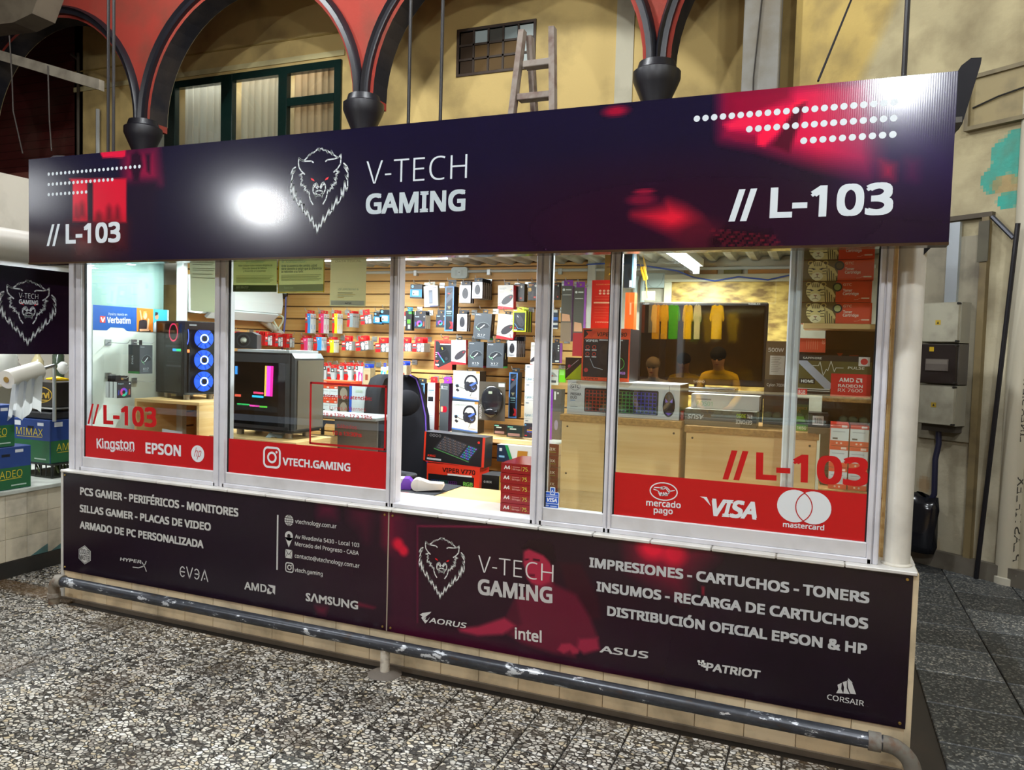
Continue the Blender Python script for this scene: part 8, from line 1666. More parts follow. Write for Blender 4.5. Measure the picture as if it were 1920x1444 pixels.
# ---------------------------------------------------------------- corner shelf unit with toner boxes
ZS = [1.06, onY(1590, 744, .24).z, onY(1570, 607, .2).z]
ux0, ux1, uy0, uy1 = -.075, .262, .19, .46
un = thing('corner_shelf', 'open wooden corner shelf unit full of toner boxes behind wide pane', 'shelf', (.1, .33, .03))
for k, z in enumerate(ZS):
    m = MB(); m.bbox((ux0+.09 if k < 2 else ux0,uy0,z-.022), (ux1,uy1,z), '#c08a3e', .002); m.build('shelf_board', 'chip' if k < 2 else 'beech', un)
m = MB(); m.bbox((ux1,uy0,.03), (ux1+.014,uy1,2.2), '#b8823a', .002); m.build('side_board', 'beech', un)
m = MB(); m.bbox((ux0+.09,uy1,.03), (ux1,uy1+.01,1.75), '#3a2c1c', .002); m.build('back_board', 'plastic', un)
def tiger(m, fr, u0, v0, w, h):
    L = lambda x, y: (u0+w*x, v0+h*y)
    P_ = lambda pts, c, z: m.poly(fr, [L(*p) for p in pts], c, z)
    m.rect(fr, u0, v0, u0+w, v0+h, '#6a5426', .0008)
    P_([(.35,0),(.95,0),(1.0,.3),(.9,.6),(.7,.78),(.5,.7)], '#d8bf7a', .0012)
    for k in range(5): P_([(.66+.07*k,.72-.12*k),(.69+.07*k,.72-.12*k),(.74+.06*k,.0),(.71+.06*k,0)], '#5a4a26', .0014)
    for sx in (.2, .62): m.ell(fr, *L(sx+.02,.86), w*.09, h*.12, '#b89a52', .0016, 10); m.ell(fr, *L(sx+.02,.86), w*.05, h*.07, '#5a4420', .0018, 8)
    m.ell(fr, *L(.42,.52), w*.27, h*.44, '#e2cc88', .002, 18); m.ell(fr, *L(.42,.22), w*.17, h*.2, '#efe2b4', .0022, 14)
    for k in range(-2, 3): m.stroke(fr, [L(.42+.06*k,.9), L(.42+.045*k,.72)], w*.022, '#4a3a1a', .0024)
    for s_ in (-1, 1):
        for k in range(3): m.stroke(fr, [L(.42+s_*.25,.62-.14*k), L(.42+s_*.15,.58-.12*k)], w*.022, '#4a3a1a', .0024)
        m.ell(fr, *L(.42+s_*.11,.56), w*.035, h*.035, '#3a4a4a', .0026, 8); m.stroke(fr, [L(.42+s_*.16,.62), L(.42+s_*.06,.56)], w*.02, '#3a2c14', .0028)
    P_([(.36,.34),(.48,.34),(.42,.26)], '#a8745a', .0026); m.stroke(fr, [L(.42,.27), L(.42,.18)], w*.014, '#4a3420', .0026); m.stroke(fr, [L(.34,.14), L(.42,.18), L(.5,.14)], w*.014, '#4a3420', .0026)
def a_toner(dot):
    def f(m, fr, w, h, d):
        m.rect(fr, 0, 0, w, h, '#d8431a', .0004); tiger(m, fr, 0, 0, w*.5, h); m.ell(fr, w*.52, h*.72, w*.07, h*.22, '#2a2a22', .003, 16); m.ell(fr, w*.52, h*.72, w*.048, h*.15, dot, .0034, 16)
        m.text(fr, 'GTC', w*.6, h*.78, w*.12, h*.12, '#e8b49a', .02, .001); m.text(fr, 'Toner', w*.6, h*.5, w*.13, h*.13, '#f0d8cc', .02, .001); m.text(fr, 'Cartridge', w*.6, h*.34, w*.22, h*.13, '#f0d8cc', .02, .001); m.rect(fr, w*.86, h*.16, w*.97, h*.22, '#f0d0b8', .001); m.stroke(fr, [(w*.76,h*.12),(w*.81,h*.13),(w*.84,h*.19),(w*.86,h*.19)], h*.012, '#e8b49a', .001)
    return f
FTN = Fr((0, .21, 0)); tz = ZS[2]+.001; thh = FTN.px(1570,572.5)[1]-FTN.px(1570,612.5)[1]
u0 = FTN.px(1503,560)[0]; u1 = FTN.px(1636,560)[0]
for k, dcol in enumerate(('#b9b878', '#8a8f4a', '#5a4a1e', '#d8c890')):
    m = MB(); fr = Fr((0,0,0)); w_ = u1-u0; m.box((0,0,-.16), (w_,thh-.002,0), '#d8431a', fr, ['#b83a14','#d8431a','#d8431a','#b83a14','#8a6a2a','#b83a14']); a_toner(dcol)(m, fr, w_, thh-.002, .16)
    o = m.build('toner_box', 'print'); o.location = (u0-.004*(k == 1), .21, tz+thh*k); tag(o, ('orange toner box with white tiger picture and %s dot, stacked in the corner' % ('pale green', 'olive', 'brown', 'cream')[k]), 'toner box', 'tiger toner boxes')
# orange carton lying, black game boxes behind
put('toner_carton', 'orange carton with sideways lettering on the corner shelf above graphics card', 'carton', (1497,633,1548,659), .3, .1, lambda m, fr, w, h, d: (m.rect(fr, 0, 0, w, h, '#d8481c', .0004), m.text(fr, 'GTC', w*.97, h*.6, h*.3, w*.1, '#e8b49a', .01, .0008, 0, math.pi/2), [m.rect(fr, w*(.3+.08*k), h*.2, w*(.31+.08*k), h*.85, '#e89a78', .0008) for k in range(6)]), ZS[1]+.185, side='#b83a14', top='#e0a878')
put('game_box', 'dark box with small red crest behind the graphics card box', 'box', (1496,634,1640,668), .42, .03, lambda m, fr, w, h, d: (m.rect(fr, 0, 0, w, h, '#241a12', .0004), m.poly(fr, [(w*.52,h*.8),(w*.6,h*.8),(w*.56,h*.55)], '#a03a22', .0008), m.text(fr, 'VIPER', w*.5, h*.32, w*.13, h*.14, '#9a8f84', .01, .0008), m.rect(fr, w*.68, h*.62, w*.8, h*.72, '#7a2a1a', .0008)), ZS[1]+.12, side='#1a120c')
def a_gpu(m, fr, w, h, d):
    m.rect(fr, 0, 0, w, h, '#5b5220', .0004); m.rect(fr, 0, h*.86, w, h, '#1c1612', .0008); m.rect(fr, 0, 0, w, h*.1, '#1c1612', .0008); m.poly(fr, [(0,h*.86),(w*.12,h*.86),(w*.52,h*.22),(w*.4,h*.14),(0,h*.8)], '#a8a8b4', .0012); m.rect(fr, 0, h*.1, w*.45, h*.17, '#c9c5bc', .0014); m.rect(fr, 0, h*.12, w*.45, h*.145, '#1c1612', .0016)
    m.stroke(fr, [(w*.2,h*.74),(w*.28,h*.74),(w*.3,h*.84),(w*.35,h*.5),(w*.39,h*.66),(w*.41,h*.62),(w*.45,h*.86),(w*.5,h*.6),(w*.52,h*.7),(w*.62,h*.7)], w*.008, '#dcd9d0', .0018)
    m.rect(fr, w*.46, 0, w, h*.56, '#d81a1a', .0016); m.text(fr, 'AMD', w*.57, h*.36, w*.2, h*.1, '#f0e4e0', .025, .002); m.poly(fr, [(w*.8,h*.46),(w*.88,h*.46),(w*.88,h*.35),(w*.855,h*.38),(w*.855,h*.435),(w*.82,h*.435)], '#f0e4e0', .002); m.poly(fr, [(w*.8,h*.42),(w*.815,h*.43),(w*.815,h*.385),(w*.845,h*.38),(w*.83,h*.355),(w*.8,h*.36)], '#f0e4e0', .002)
    m.text(fr, 'RADEON', w*.56, h*.23, w*.33, h*.075, '#f0e4e0', .015, .002); m.text(fr, 'RX 7600', w*.56, h*.12, w*.33, h*.08, '#f0e4e0', .0, .002); m.text(fr, 'SAPPHIRE', w*.06, h*.9, w*.26, h*.05, '#d8d4cc', .01, .0014); m.text(fr, 'PULSE', w*.68, h*.68, w*.22, h*.06, '#dcd9d0', .01, .0014, .15)
    m.rect(fr, w*.02, h*.28, w*.24, h*.41, '#100e0c', .0018); m.text(fr, 'HDMI', w*.05, h*.31, w*.17, h*.07, '#e8e8e4', .02, .0022); m.rect(fr, -w*.01, 0, w*.14, h*.15, '#d81a1a', .002); m.text(fr, '8GB', w*.015, h*.03, w*.1, h*.09, '#f0e4e0', .01, .0024); m.rect(fr, w*.82, h*.76, w*.97, h*.98, '#d8d0cc', .002); m.ell(fr, w*.895, h*.87, w*.05, h*.08, '#c82a2a', .0024, 10)
put('graphics_card_box', 'olive and red graphics card box with a white pulse line', 'box', (1496,668,1634,744), .215, .08, a_gpu, ZS[1]+.001, side='#2a2014', top='#3a2c1c')
u0 = FTN.px(1558,800)[0]; u1 = FTN.px(1594,800)[0]; hh = FTN.px(1575,777)[1]-FTN.px(1575,818)[1]
for c_ in range(2):
    for r in range(3):
        m = MB(); fr = Fr((0,0,0)); w_ = u1-u0-.003; m.box((0,0,-.15), (w_,hh-.002,0), '#cfcfd2', fr, ['#c03018','#d83a24','#cfcfd2','#b8b8ba','#c03018','#b8b8ba']); a_carton(m, fr, w_, hh-.002, .15); o = m.build('toner_carton', 'print'); o.location = (u0+(u1-u0+.002)*c_, .215, ZS[0]+.001+hh*r); tag(o, 'red and white toner carton stacked on the lowest corner shelf', 'carton', 'red white cartons on corner shelf')
for k in range(4):
    m = MB(); m.bbox((0,0,0), (.13,.12,.02), ['#16202c','#1c1c20','#101418','#23282c'][k], .004); o = m.build('device_case', 'gloss'); o.location = (.018-.0, .30, ZS[0]+.002+.06*k); o.parent = None; tag(o, 'flat dark device case stacked beside the toner cartons', 'case', 'flat dark cases on corner shelf')
    if k: o.location.z = ZS[0]+.002+.0215*k

# ---------------------------------------------------------------- fittings on the back wall
zp = onY(870, 509, YB-.02).z; m = MB(); m.cyl((XI+.6,YB-.018,zp), (XR-.1,YB-.018,zp), .011, '#bfc4bc', 10); cp = tag(m.build('conduit_pipe', 'plastic', smooth=True), 'grey conduit running along the top of the slat wall', 'pipe')
for px_ in (782, 919, 1052): x = onY(px_, 515, YB).x; m = MB(); m.bbox((x-.014,YB-.034,zp-.03), (x+.014,YB-.001,zp+.013), '#c9ccc8', .003); m.build('clip', 'metal', cp)
a, b = onY(846, 522, YB-.03), onY(877, 501, YB-.03); ob = thing('wall_outlet', 'white rounded power outlet box on the conduit', 'outlet', ((a.x+b.x)/2, YB, a.z)); ob.name = 'power_outlet'
fr = Fr((0,YB,0)); m = MB(); r = .02; pts = []
for cx_, cz_, a0_ in ((b.x-r,a.z+r,-90),(b.x-r,b.z-r,0),(a.x+r,b.z-r,90),(a.x+r,a.z+r,180)):
    for i in range(5): t = math.radians(a0_+90*i/4); pts.append((cx_+r*math.cos(t), cz_+r*math.sin(t)))
m.prism(fr, pts, .001, .035, '#cdd8d0'); m.build('cover', 'plastic', ob)
m = MB(); cx_, cz_ = (a.x+b.x)/2, (a.z+b.z)/2; m.rect(fr, cx_-.035, cz_-.022, cx_+.035, cz_+.022, '#c3cec6', .036); m.rect(fr, cx_-.013, cz_-.02, cx_+.013, cz_+.02, '#d3ddd6', .037); m.stroke(fr, [(cx_-.006,cz_+.006),(cx_-.002,cz_+.0)], .003, '#3a3a38', .038); m.stroke(fr, [(cx_+.006,cz_+.006),(cx_+.002,cz_+.0)], .003, '#3a3a38', .038); m.build('socket', 'plastic', ob)
# plaster pillar, junction cover, brick lintel over the rear opening, blue cable
XV = onY(1232, 530, YB).x; p0, p1 = onY(1209, 540, YB-.02), onY(1247, 512, YB-.02)
m = MB(); m.bbox((p0.x,YB-.03,p0.z), (p1.x,YB-.001,p1.z), '#aebcb4', .006); fr = Fr((0,YB-.03,0)); m.ring(fr, (p0.x+p1.x)/2, p1.z-.01, .06, .09, .004, '#8f9d96', .001, 20, 180, 360); tag(m.build('junction_cover', 'plastic'), 'pale square junction cover on the rear wall beside wheat ears', 'cover')
for px_ in (1192, 1206): x = onY(px_, 540, YB).x; m = MB(); m.tube([(x,YB-.02,1.9),(x,YB-.02,2.08),(x+.012,YB-.02,2.13)], .016, '#b3c0b8', 10); tag(m.build('conduit_bend', 'plastic', smooth=True), 'pale conduit bending towards the junction cover', 'pipe', 'bent conduits on rear wall')
for k, (x0, x1) in enumerate(((1283,1346), (1357,1392), (1402,1488))):
    a, b = onY(x0, 516, YB-.005), onY(x1, 499, YB-.005); m = MB(); m.bbox((a.x,YB-.02,a.z), (b.x,YB+.01,b.z), ['#a8743a','#6f6a3a','#b0783a'][k], .006); tag(m.build('lintel_brick', 'plaster'), 'bare %s brick exposed at the top of the rear wall' % ('stained short', 'mossy small', 'long orange')[k], 'brick')
m = MB(); m.tube([onY(x, y, YB-.04) for x, y in ((1100,496),(1140,494),(1200,497),(1270,508),(1300,520),(1340,527),(1385,519),(1440,525),(1480,516))], .005, '#3a5ab0', 6); tag(m.build('blue_cable', 'plastic', smooth=True), 'blue cable looping along the top of the rear wall', 'cable')
a, b = onY(1262, 566, YB-.005), onY(1489, 528, YB-.005)
t = thing('rear_opening', 'pale framed rear opening with yellowed stone behind television', 'window frame', ((a.x+b.x)/2, YB, a.z))
m = MB(); m.bbox((a.x-.06,YB-.03,b.z), (b.x+.02,YB-.001,b.z+.05), '#c9c3a4', .004); m.bbox((a.x-.06,YB-.03,1.0), (a.x-.01,YB-.001,b.z), '#c9c3a4', .004); m.build('frame', 'plastic', t)
m = MB(); m.box((a.x-.01,YB-.012,1.0), (b.x+.02,YB-.002,b.z), '#b9934a'); m.build('stone_panel', 'plaster', t)
m, nt, bs = newmat('stone'); N_ = nt.nodes; g_ = N_.new('ShaderNodeNewGeometry'); mp_ = N_.new('ShaderNodeMapping'); mp_.inputs['Scale'].default_value = (6,6,16); n_ = N_.new('ShaderNodeTexNoise'); n_.inputs['Scale'].default_value = 1.6; n_.inputs['Detail'].default_value = 8
r_ = N_.new('ShaderNodeValToRGB'); r_.color_ramp.elements[0].color = H('#7a5a20'); r_.color_ramp.elements[1].color = H('#d8b45a'); r_.color_ramp.elements[0].position = .35; r_.color_ramp.elements[1].position = .6
nt.links.new(g_.outputs['Position'], mp_.inputs['Vector']); nt.links.new(mp_.outputs[0], n_.inputs['Vector']); nt.links.new(n_.outputs['Fac'], r_.inputs[0]); nt.links.new(r_.outputs[0], bs.inputs['Base Color'])
bpy.data.objects['stone_panel'].data.materials[0] = MATS['stone']
# ---------------------------------------------------------------- greengrocer's counter beyond the passage on the left
XN = -4.95; FN = Fr((XN, 0, 0), (0,1,0), (0,0,1)); NY0, NY1 = -1.1, 1.9
m = MB(); m.box((-6.6, NY0, 0), (XN-.012, NY1, .56), '#8d8676'); nc = struct(m.build('wall_counter', 'dirty'))
m = MB(); m.box((-6.6, NY0, 0), (XN+.012, NY1, .105), '#1f1d1a'); m.build('plinth', 'dirty', nc)
tcol = ['#cfc5ae', '#c9bfa6', '#d4cbb6']
for j in range(3):
    for i in range(20):
        y0, z0_ = -1.089+.1495*i, .107+.1495*j
        c = random.choice(tcol)
        if j == 0 and i == 11: c = '#4f7a78'
        if y0+.148 > NY1: continue
        t = MB(); t.bbox((XN-.012, y0, z0_), (XN, y0+.147, z0_+.147), c, .0015); t.build('tile', 'dirty', nc)
        if j == 0 and i in (9, 10):
            pt_ = MB(); pt_.poly(FN, [(y0+.02,z0_+.001),(y0+.147,z0_+.001),(y0+.147,z0_+.06+.04*(i == 10)),(y0+.10,z0_+.04),(y0+.06,z0_+.02)], '#4f7a78', .0008); pt_.build('bare_patch', 'dirty', nc)
m = MB(); m.bbox((-6.6, NY0, .556), (XN+.02, NY1, .585), '#b9bdb4', .004); tag(m.build('counter_slab', 'dirty'), 'grey stone slab on top of the tiled greengrocer counter', 'counter top')
CZ = .5855
def veg_box(name, label, X1, Y0, Y1, Z0, H_, D_, words, top=True):
    t = thing(name, label, 'cardboard box', (X1, (Y0+Y1)/2, Z0))
    m = MB(); m.bbox((X1-D_, Y0, Z0), (X1, Y1, Z0+H_), '#1d3a78', .003); m.build('carton', 'print', t)
    m = MB(); f = Fr((X1, 0, 0), (0,1,0), (0,0,1)); g = Fr((0, Y0, 0), (1,0,0), (0,0,1))
    for fr, a, b, wd in ((f, Y0, Y1, words[0]), (g, X1-D_, X1, words[1])):
        m.rect(fr, a+.003, Z0+.003, b-.003, Z0+H_*.52, '#1c5a34', .001); L = b-a
        if wd:
            m.text(fr, wd, a+L*.12, Z0+H_*wd_pos(wd), L*.7, H_*.17, '#cdb62c', -.004, .002); m.stroke(fr, [(a+L*.14, Z0+H_*wd_pos(wd)-.012), (a+L*.8, Z0+H_*wd_pos(wd)-.006)], .004, '#cdb62c', .002)
        m.rect(fr, a+L*.42, Z0+H_*.78, a+L*.58, Z0+H_*.84, '#0c0f18', .002); m.rect(fr, a+L*.08, Z0+H_*.84, a+L*.24, Z0+H_*.95, '#c9ccd0', .002); m.rect(fr, a+L*.68, Z0+H_*.86, a+L*.84, Z0+H_*.93, '#c9ccd0', .002); m.rect(fr, a+L*.6, Z0+H_*.08, a+L*.9, Z0+H_*.11, '#a9bcb0', .002)
    m.build('carton_print', 'print', t); return t
def wd_pos(w): return .28 if w == 'AMADEO' else .62
veg_box('produce_box', 'blue and green produce carton on the stone slab, lowest in front', -4.96, -.06, .29, CZ, .285, .3, ('AMADEO', ''))
veg_box('produce_box', 'blue and green produce carton stacked on another beside the banner', -4.97, -.12, .185, CZ+.287, .28, .3, ('AMADEO', ''))
# wire crate with greens, carton on top of it
cr = thing('wire_crate', 'black crate of dark greens under the lettered carton', 'crate', (-5.25, .75, CZ))
m = MB()
for k in range(8): y = .56+.055*k; m.box((-5.112, y, CZ), (-5.106, y+.008, CZ+.1), '#1a1c18')
for k in range(8): x = -5.5+.055*k; m.box((x, .55, CZ), (x+.008, .556, CZ+.1), '#1a1c18')
m.box((-5.5,.55,CZ+.092), (-5.1,.99,CZ+.104), '#23261f'); m.box((-5.5,.55,CZ), (-5.1,.99,CZ+.012), '#23261f'); m.build('wire_frame', 'plastic', cr)
m = MB()
for k in range(22):
    x, y = random.uniform(-5.4,-5.14), random.uniform(.6,.95); m.tube([(x,y,CZ+.02),(x+random.uniform(-.03,.03),y+random.uniform(-.03,.03),CZ+.085)], .006, random.choice(['#3a4a20','#5a6a34','#7a8458','#2c3818']), 5)
m.build('stalks', 'matte', cr)['kind'] = 'stuff'
veg_box('produce_box', 'large blue and green carton with yellow lettering on a crate', -5.115, .545, .95, CZ+.106, .315, .4, ('AMADEO', 'MIMAX'))
zt = CZ+.106+.315
# scale with tray, dark display carton, roll of bags
sc = thing('weighing_scale', 'silver topped shop scale standing on the lettered carton', 'scale', (-5.3, .75, zt))
m = MB(); m.bbox((-5.5,.56,zt+.001), (-5.12,.92,zt+.055), '#23252a', .01); m.build('base', 'plastic', sc)
m = MB(); m.bbox((-5.5,.57,zt+.075), (-5.12,.92,zt+.085), '#b9bcba', .004); m.cyl((-5.3,.74,zt+.05), (-5.3,.74,zt+.08), .05, '#8a8d8c', 12); m.build('tray', 'metal', sc)
m = MB(); m.bbox((-5.5,.62,zt+.087), (-5.16,.98,zt+.27), '#2f2c29', .003); f = Fr((-5.16,0,0),(0,1,0),(0,0,1)); g = Fr((0,.62,0),(1,0,0),(0,0,1)); m.text(g, 'Cervi', -5.40, zt+.15, .18, .05, '#c9a53a', .03, .001); m.stroke(g, [(-5.40,zt+.135),(-5.24,zt+.135)], .008, '#c9a53a', .001); m.ring(g, -5.31, zt+.175, .12, .06, .008, '#c9a53a', .001)
tag(m.build('display_carton', 'print'), 'dark display carton with gold script lettering on the scale', 'carton')
ap = thing('pepper_ornament', 'shiny red round vegetable beside the gold lettered carton', 'vegetable', (-5.52, .70, zt+.086))
m = MB(); m.ball((0,0,.045), (.042,.042,.045), '#b81c14', 14, 10); m.build('body', 'gloss', smooth='all').parent = ap
m = MB(); m.tube([(0,0,.085),(.008,0,.105)], .006, '#4a6a24', 6); m.build('stem', 'matte', smooth=True).parent = ap
m = MB(); m.tube([(-5.36,.70,zt+.285),(-5.28,.72,zt+.292),(-5.2,.76,zt+.285)], .016, '#e0b414', 10, rs=[.006,.018,.008]); tag(m.build('banana', 'gloss', smooth='all'), 'single yellow banana lying on the gold lettered carton', 'fruit')
# bag roll on a bracket
rp = onX(40, 705, -5.0); rl = thing('bag_roll', 'thick white roll of plastic bags with one bag pulled down', 'bag roll', (rp.x, rp.y, rp.z-.06))
r0 = onX(12, 712, -4.98); r1 = onX(72, 694, -5.02); d0 = Vector((r0.x, r0.y, r0.z)); d1 = Vector((r1.x, r1.y, r1.z))
m = MB(); m.cyl(d0, d1, .062, '#d6d2c4', 24); m.build('roll', 'plastic', rl, True)
m = MB(); ax = (d1-d0).normalized(); m.cyl(d0-ax*.004, d0+ax*.01, .02, '#9a7a3a', 14); m.build('cardboard_core', 'matte', rl, True)
m = MB(); vs = []; n = 12
for i in range(n+1):
    t = i/n; e = d0*(1-t)+d1*t*1.0; wob = .012*math.sin(i*1.9)
    vs += [e+Vector((.055+wob, 0, -.03)), e+Vector((.05+wob*1.6, .02*t-.03, -.27+.03*math.sin(i*.9)))]
m.add(vs, [(2*i, 2*i+2, 2*i+3, 2*i+1) for i in range(n)], '#cfd2d0'); m.build('hanging_bag', 'paper', rl, 'all' if False else True)
m = MB(); m.cyl(d1, d1+ax*.14, .012, '#c9ccc8', 8); m.cyl(d1+ax*.14, Vector(((d1+ax*.14).x, (d1+ax*.14).y, zt)), .012, '#c9ccc8', 8); m.build('holder', 'metal', rl)
# white carrier bags, jars and tins behind, and the stall's own wall
for k, (px, py, r, col, nm, lb, cat) in enumerate(((12,680,.09,'#d2d2cc','plastic_bag','crumpled white carrier bag behind the bag roll','bag'), (118,690,.045,'#dcdcd8','plastic_bag','loose knotted white bag hanging beside the bag roll','bag'))):
    p = onX(px, py, -5.35); m = MB(); m.ball((0,0,0), (r, r*.8, r*1.1), col, 14, 9); m.v = [(x*(1+.18*math.sin(9*z/r+4*x/r)), y*(1+.15*math.cos(7*x/r)), z) for x, y, z in m.v]; o = m.build(nm, 'paper', smooth='all'); o.location = (p.x, p.y, zt+.29+r if False else p.z); tag(o, lb, cat)
sh = thing('stall_shelf', 'rear shelf of the greengrocer stall with jars and bottles', 'shelf', (-6.2, .8, 0)); m = MB(); m.bbox((-6.45,-.6,1.2), (-6.0,1.8,1.225), '#9a917c', .003); m.build('shelf_board', 'plastic', sh); m = MB(); m.bbox((-6.48,-.6,.58), (-6.45,1.8,2.3), '#c3bfb2', .003); m.build('back_panel', 'plastic', sh)
for k, c in enumerate(('#8a1c18','#23262a','#b9bcb8','#3a3a34','#c9c4b0','#6a7a84','#2c2c30','#a8a8a0','#7a2420','#c0b48a','#3c4a3a','#d0d0cc')):
    y = -.5+.19*k; h_ = .12+.05*((k*5) % 4)
    m = MB(); m.lathe((0,0,0), [(.045,0),(.047,.01),(.047,h_),(.03,h_+.03),(.02,h_+.05),(.02,h_+.07)], c, 14); o = m.build('shelf_jar', 'gloss', smooth=True); o.location = (-6.15, y, 1.226); tag(o, 'jar or bottle standing on the rear shelf of the stall', 'jar', 'jars on the greengrocer shelf')
m = MB(); m.box((-6.62,NY0,0), (-6.58,2.6,3.0), '#cfcabc'); struct(m.build('wall_stall', 'wallpaint'))
# dark wolf banner above the counter
bn = thing('wolf_banner', 'dark purple banner with a white wolf head hanging above the greengrocer counter', 'banner', (XN, .3, 1.49))
m = MB(); m.box((-1.0, 1.488, -.006), (1.15, 2.066, 0), '#17101c', FN); m.raster(FN, -1.0, 1.488, 1.15, 2.066, 90, 26, lambda U, V: mixc(np.zeros(U.shape+(3,))+np.array((26,12,30.)), np.clip(.5+.5*np.sin(U*3+V*2), 0, 1)*.5, (52, 10, 44)), .0006); m.build('cloth', 'panelboard', bn)
m = MB(); wolf(m, FN, .066, 1.546, .466, 1.982, .0085, '#c3c6c8'); m.build('wolf_logo', 'print', bn)
m = MB(); m.text(FN, 'V-TECH', .20, 1.862, .135, .034, '#c3c6c8', -.008, .0016); m.text(FN, 'GAMING', .20, 1.822, .135, .03, '#c3c6c8', .03, .0016); m.build('shop_name', 'print', bn)
m = MB(); m.tube([(XN,-.98,2.066),(XN,-.98,2.3)], .004, '#333333', 5); m.tube([(XN,1.1,2.066),(XN,1.1,2.3)], .004, '#333333', 5); m.build('cord', 'matte', bn)
# pale rounded fascia and lamp over the stall
m = MB(); pr = Fr((0,-1.1,0), (1,0,0), (0,0,1)); pts = [(-4.96+.14*math.cos(t), 2.20+.11*math.sin(t)) for t in np.linspace(-1.57, 1.57, 10)]+[(-5.6,2.31),(-5.6,2.09)]
m.prism(pr, pts, -2.9, 0, '#cfcbc0'); tag(m.build('stall_fascia', 'plastic', smooth=True), 'pale rounded fascia above the wolf banner', 'fascia')
tube_fixture((-5.5, -.4, 2.0), (-5.5, .9, 2.0), 26, name='tube_lamp', label='white tube lamp under the fascia of the greengrocer stall')
# ---------------------------------------------------------------- stall across the aisle (behind the viewer): it shows as the warm reflection in the panes
YO = -6.0
def mir(u, v, Yr=YO): p = onY(u, v, 2*YW-Yr); return Vector((p.x, Yr, p.z))
def FO(Y): return Fr((0, Y, 0), (-1,0,0), (0,0,1))          # faces +y, towards the kiosk
m = MB(); m.box((-6,-8.1,0), (5.5,-8.0,3.4), '#6a4c22'); struct(m.build('wall_opposite', 'wallpaint'))
m = MB(); m.box((-6,-8,3.3), (5.5,-5.4,3.4), '#8a7a5a'); struct(m.build('ceiling_opposite', 'wallpaint'))
m = MB(); m.box((-6,-5.12,2.42), (5.5,-5.06,3.4), '#3a2a18'); struct(m.build('lamp_baffle', 'wallpaint'))  # unseen valance, shaped to keep the warm stall lamps' light off the kiosk
ct = thing('food_counter', 'glass fronted food counter across the aisle', 'counter', (-1.0, -5.2, 0))
m = MB(); m.bbox((-4,-5.6,0), (2.5,-5.0,.9), '#a8763a', .01); m.build('base', 'beech', ct)
m = MB(); m.bbox((-4,-5.6,.9), (2.5,-5.0,.93), '#c9ccc8', .004); m.build('deck', 'metal', ct)
m = MB(); m.box((-4,-5.02,.93), (2.5,-5.014,1.2), '#ffffff'); m.build('front_glass', 'glass', ct)
m = MB(); m.box((-4,-5.6,1.2), (2.5,-5.01,1.212), '#d8dcd8'); m.build('glass_top', 'metal', ct)
for k in range(9):
    x = -2.6+.42*k; t = thing('food_tray', 'white tray of pale pastries on the food counter', 'tray', (x, -5.2, .931), 'pastry trays on the food counter')
    m = MB(); m.bbox((-.16,-.11,0), (.16,.11,.03), '#e4e8e6', .01); m.build('tray', 'plastic').parent = t
    for i in range(3):
        for j in range(2): m = MB(); m.ball((-.095+.095*i,-.045+.09*j,.05), (.045,.038,.035), '#e0cf9a', 10, 6); m.build('pastry', 'matte', smooth='all').parent = t
rl_ = mir(1225,568); rr_ = mir(1370,574)
m = MB(); m.cyl((rl_.x-.3,YO,rl_.z), (rr_.x+.5,YO,rl_.z), .012, '#9a9a98', 8); m.cyl((rl_.x-.3,YO,rl_.z),(rl_.x-.3,YO,3.3),.01,'#9a9a98',6); m.cyl((rr_.x+.5,YO,rl_.z),(rr_.x+.5,YO,3.3),.01,'#9a9a98',6); tag(m.build('garment_rail', 'metal'), 'steel rail carrying shirts across the aisle', 'rail')
def shirt(cx, ztop, w, h, col, label):
    m = MB(); out = [(-.5,-1),(.5,-1),(.5,-.32),(.62,-.5),(.74,-.42),(.56,-.06),(.18,0),(.1,-.05),(-.1,-.05),(-.18,0),(-.56,-.06),(-.74,-.42),(-.62,-.5),(-.5,-.32)]
    fr = FO(0); m.prism(fr, [(x*w, z*h) for x, z in out], -.03, .03, col); o = m.build('hanging_shirt', 'fabric'); o.location = (cx, YO+random.uniform(-.03,.03), ztop); tag(o, label, 'shirt', None)
for i, (a, b, col, lb) in enumerate(((1222,1242,'#c9920c','amber shirt hanging at the end of the rail'), (1238,1256,'#d0a010','amber shirt hanging next to the green shirt'), (1250,1277,'#3f9a1c','green shirt hanging on the rail'), (1279,1301,'#e0b80c','bright yellow shirt beside the green shirt'), (1300,1316,'#d8d0b0','cream shirt hanging on the rail'), (1330,1360,'#e4bc10','bright yellow shirt hanging apart from the others'))):
    p = mir((a+b)/2, 576); q2 = mir((a+b)/2, 634); wd = (mir(b,600).x-mir(a,600).x)*.62; shirt(p.x, rl_.z-.012, wd, rl_.z-q2.z, col, lb)
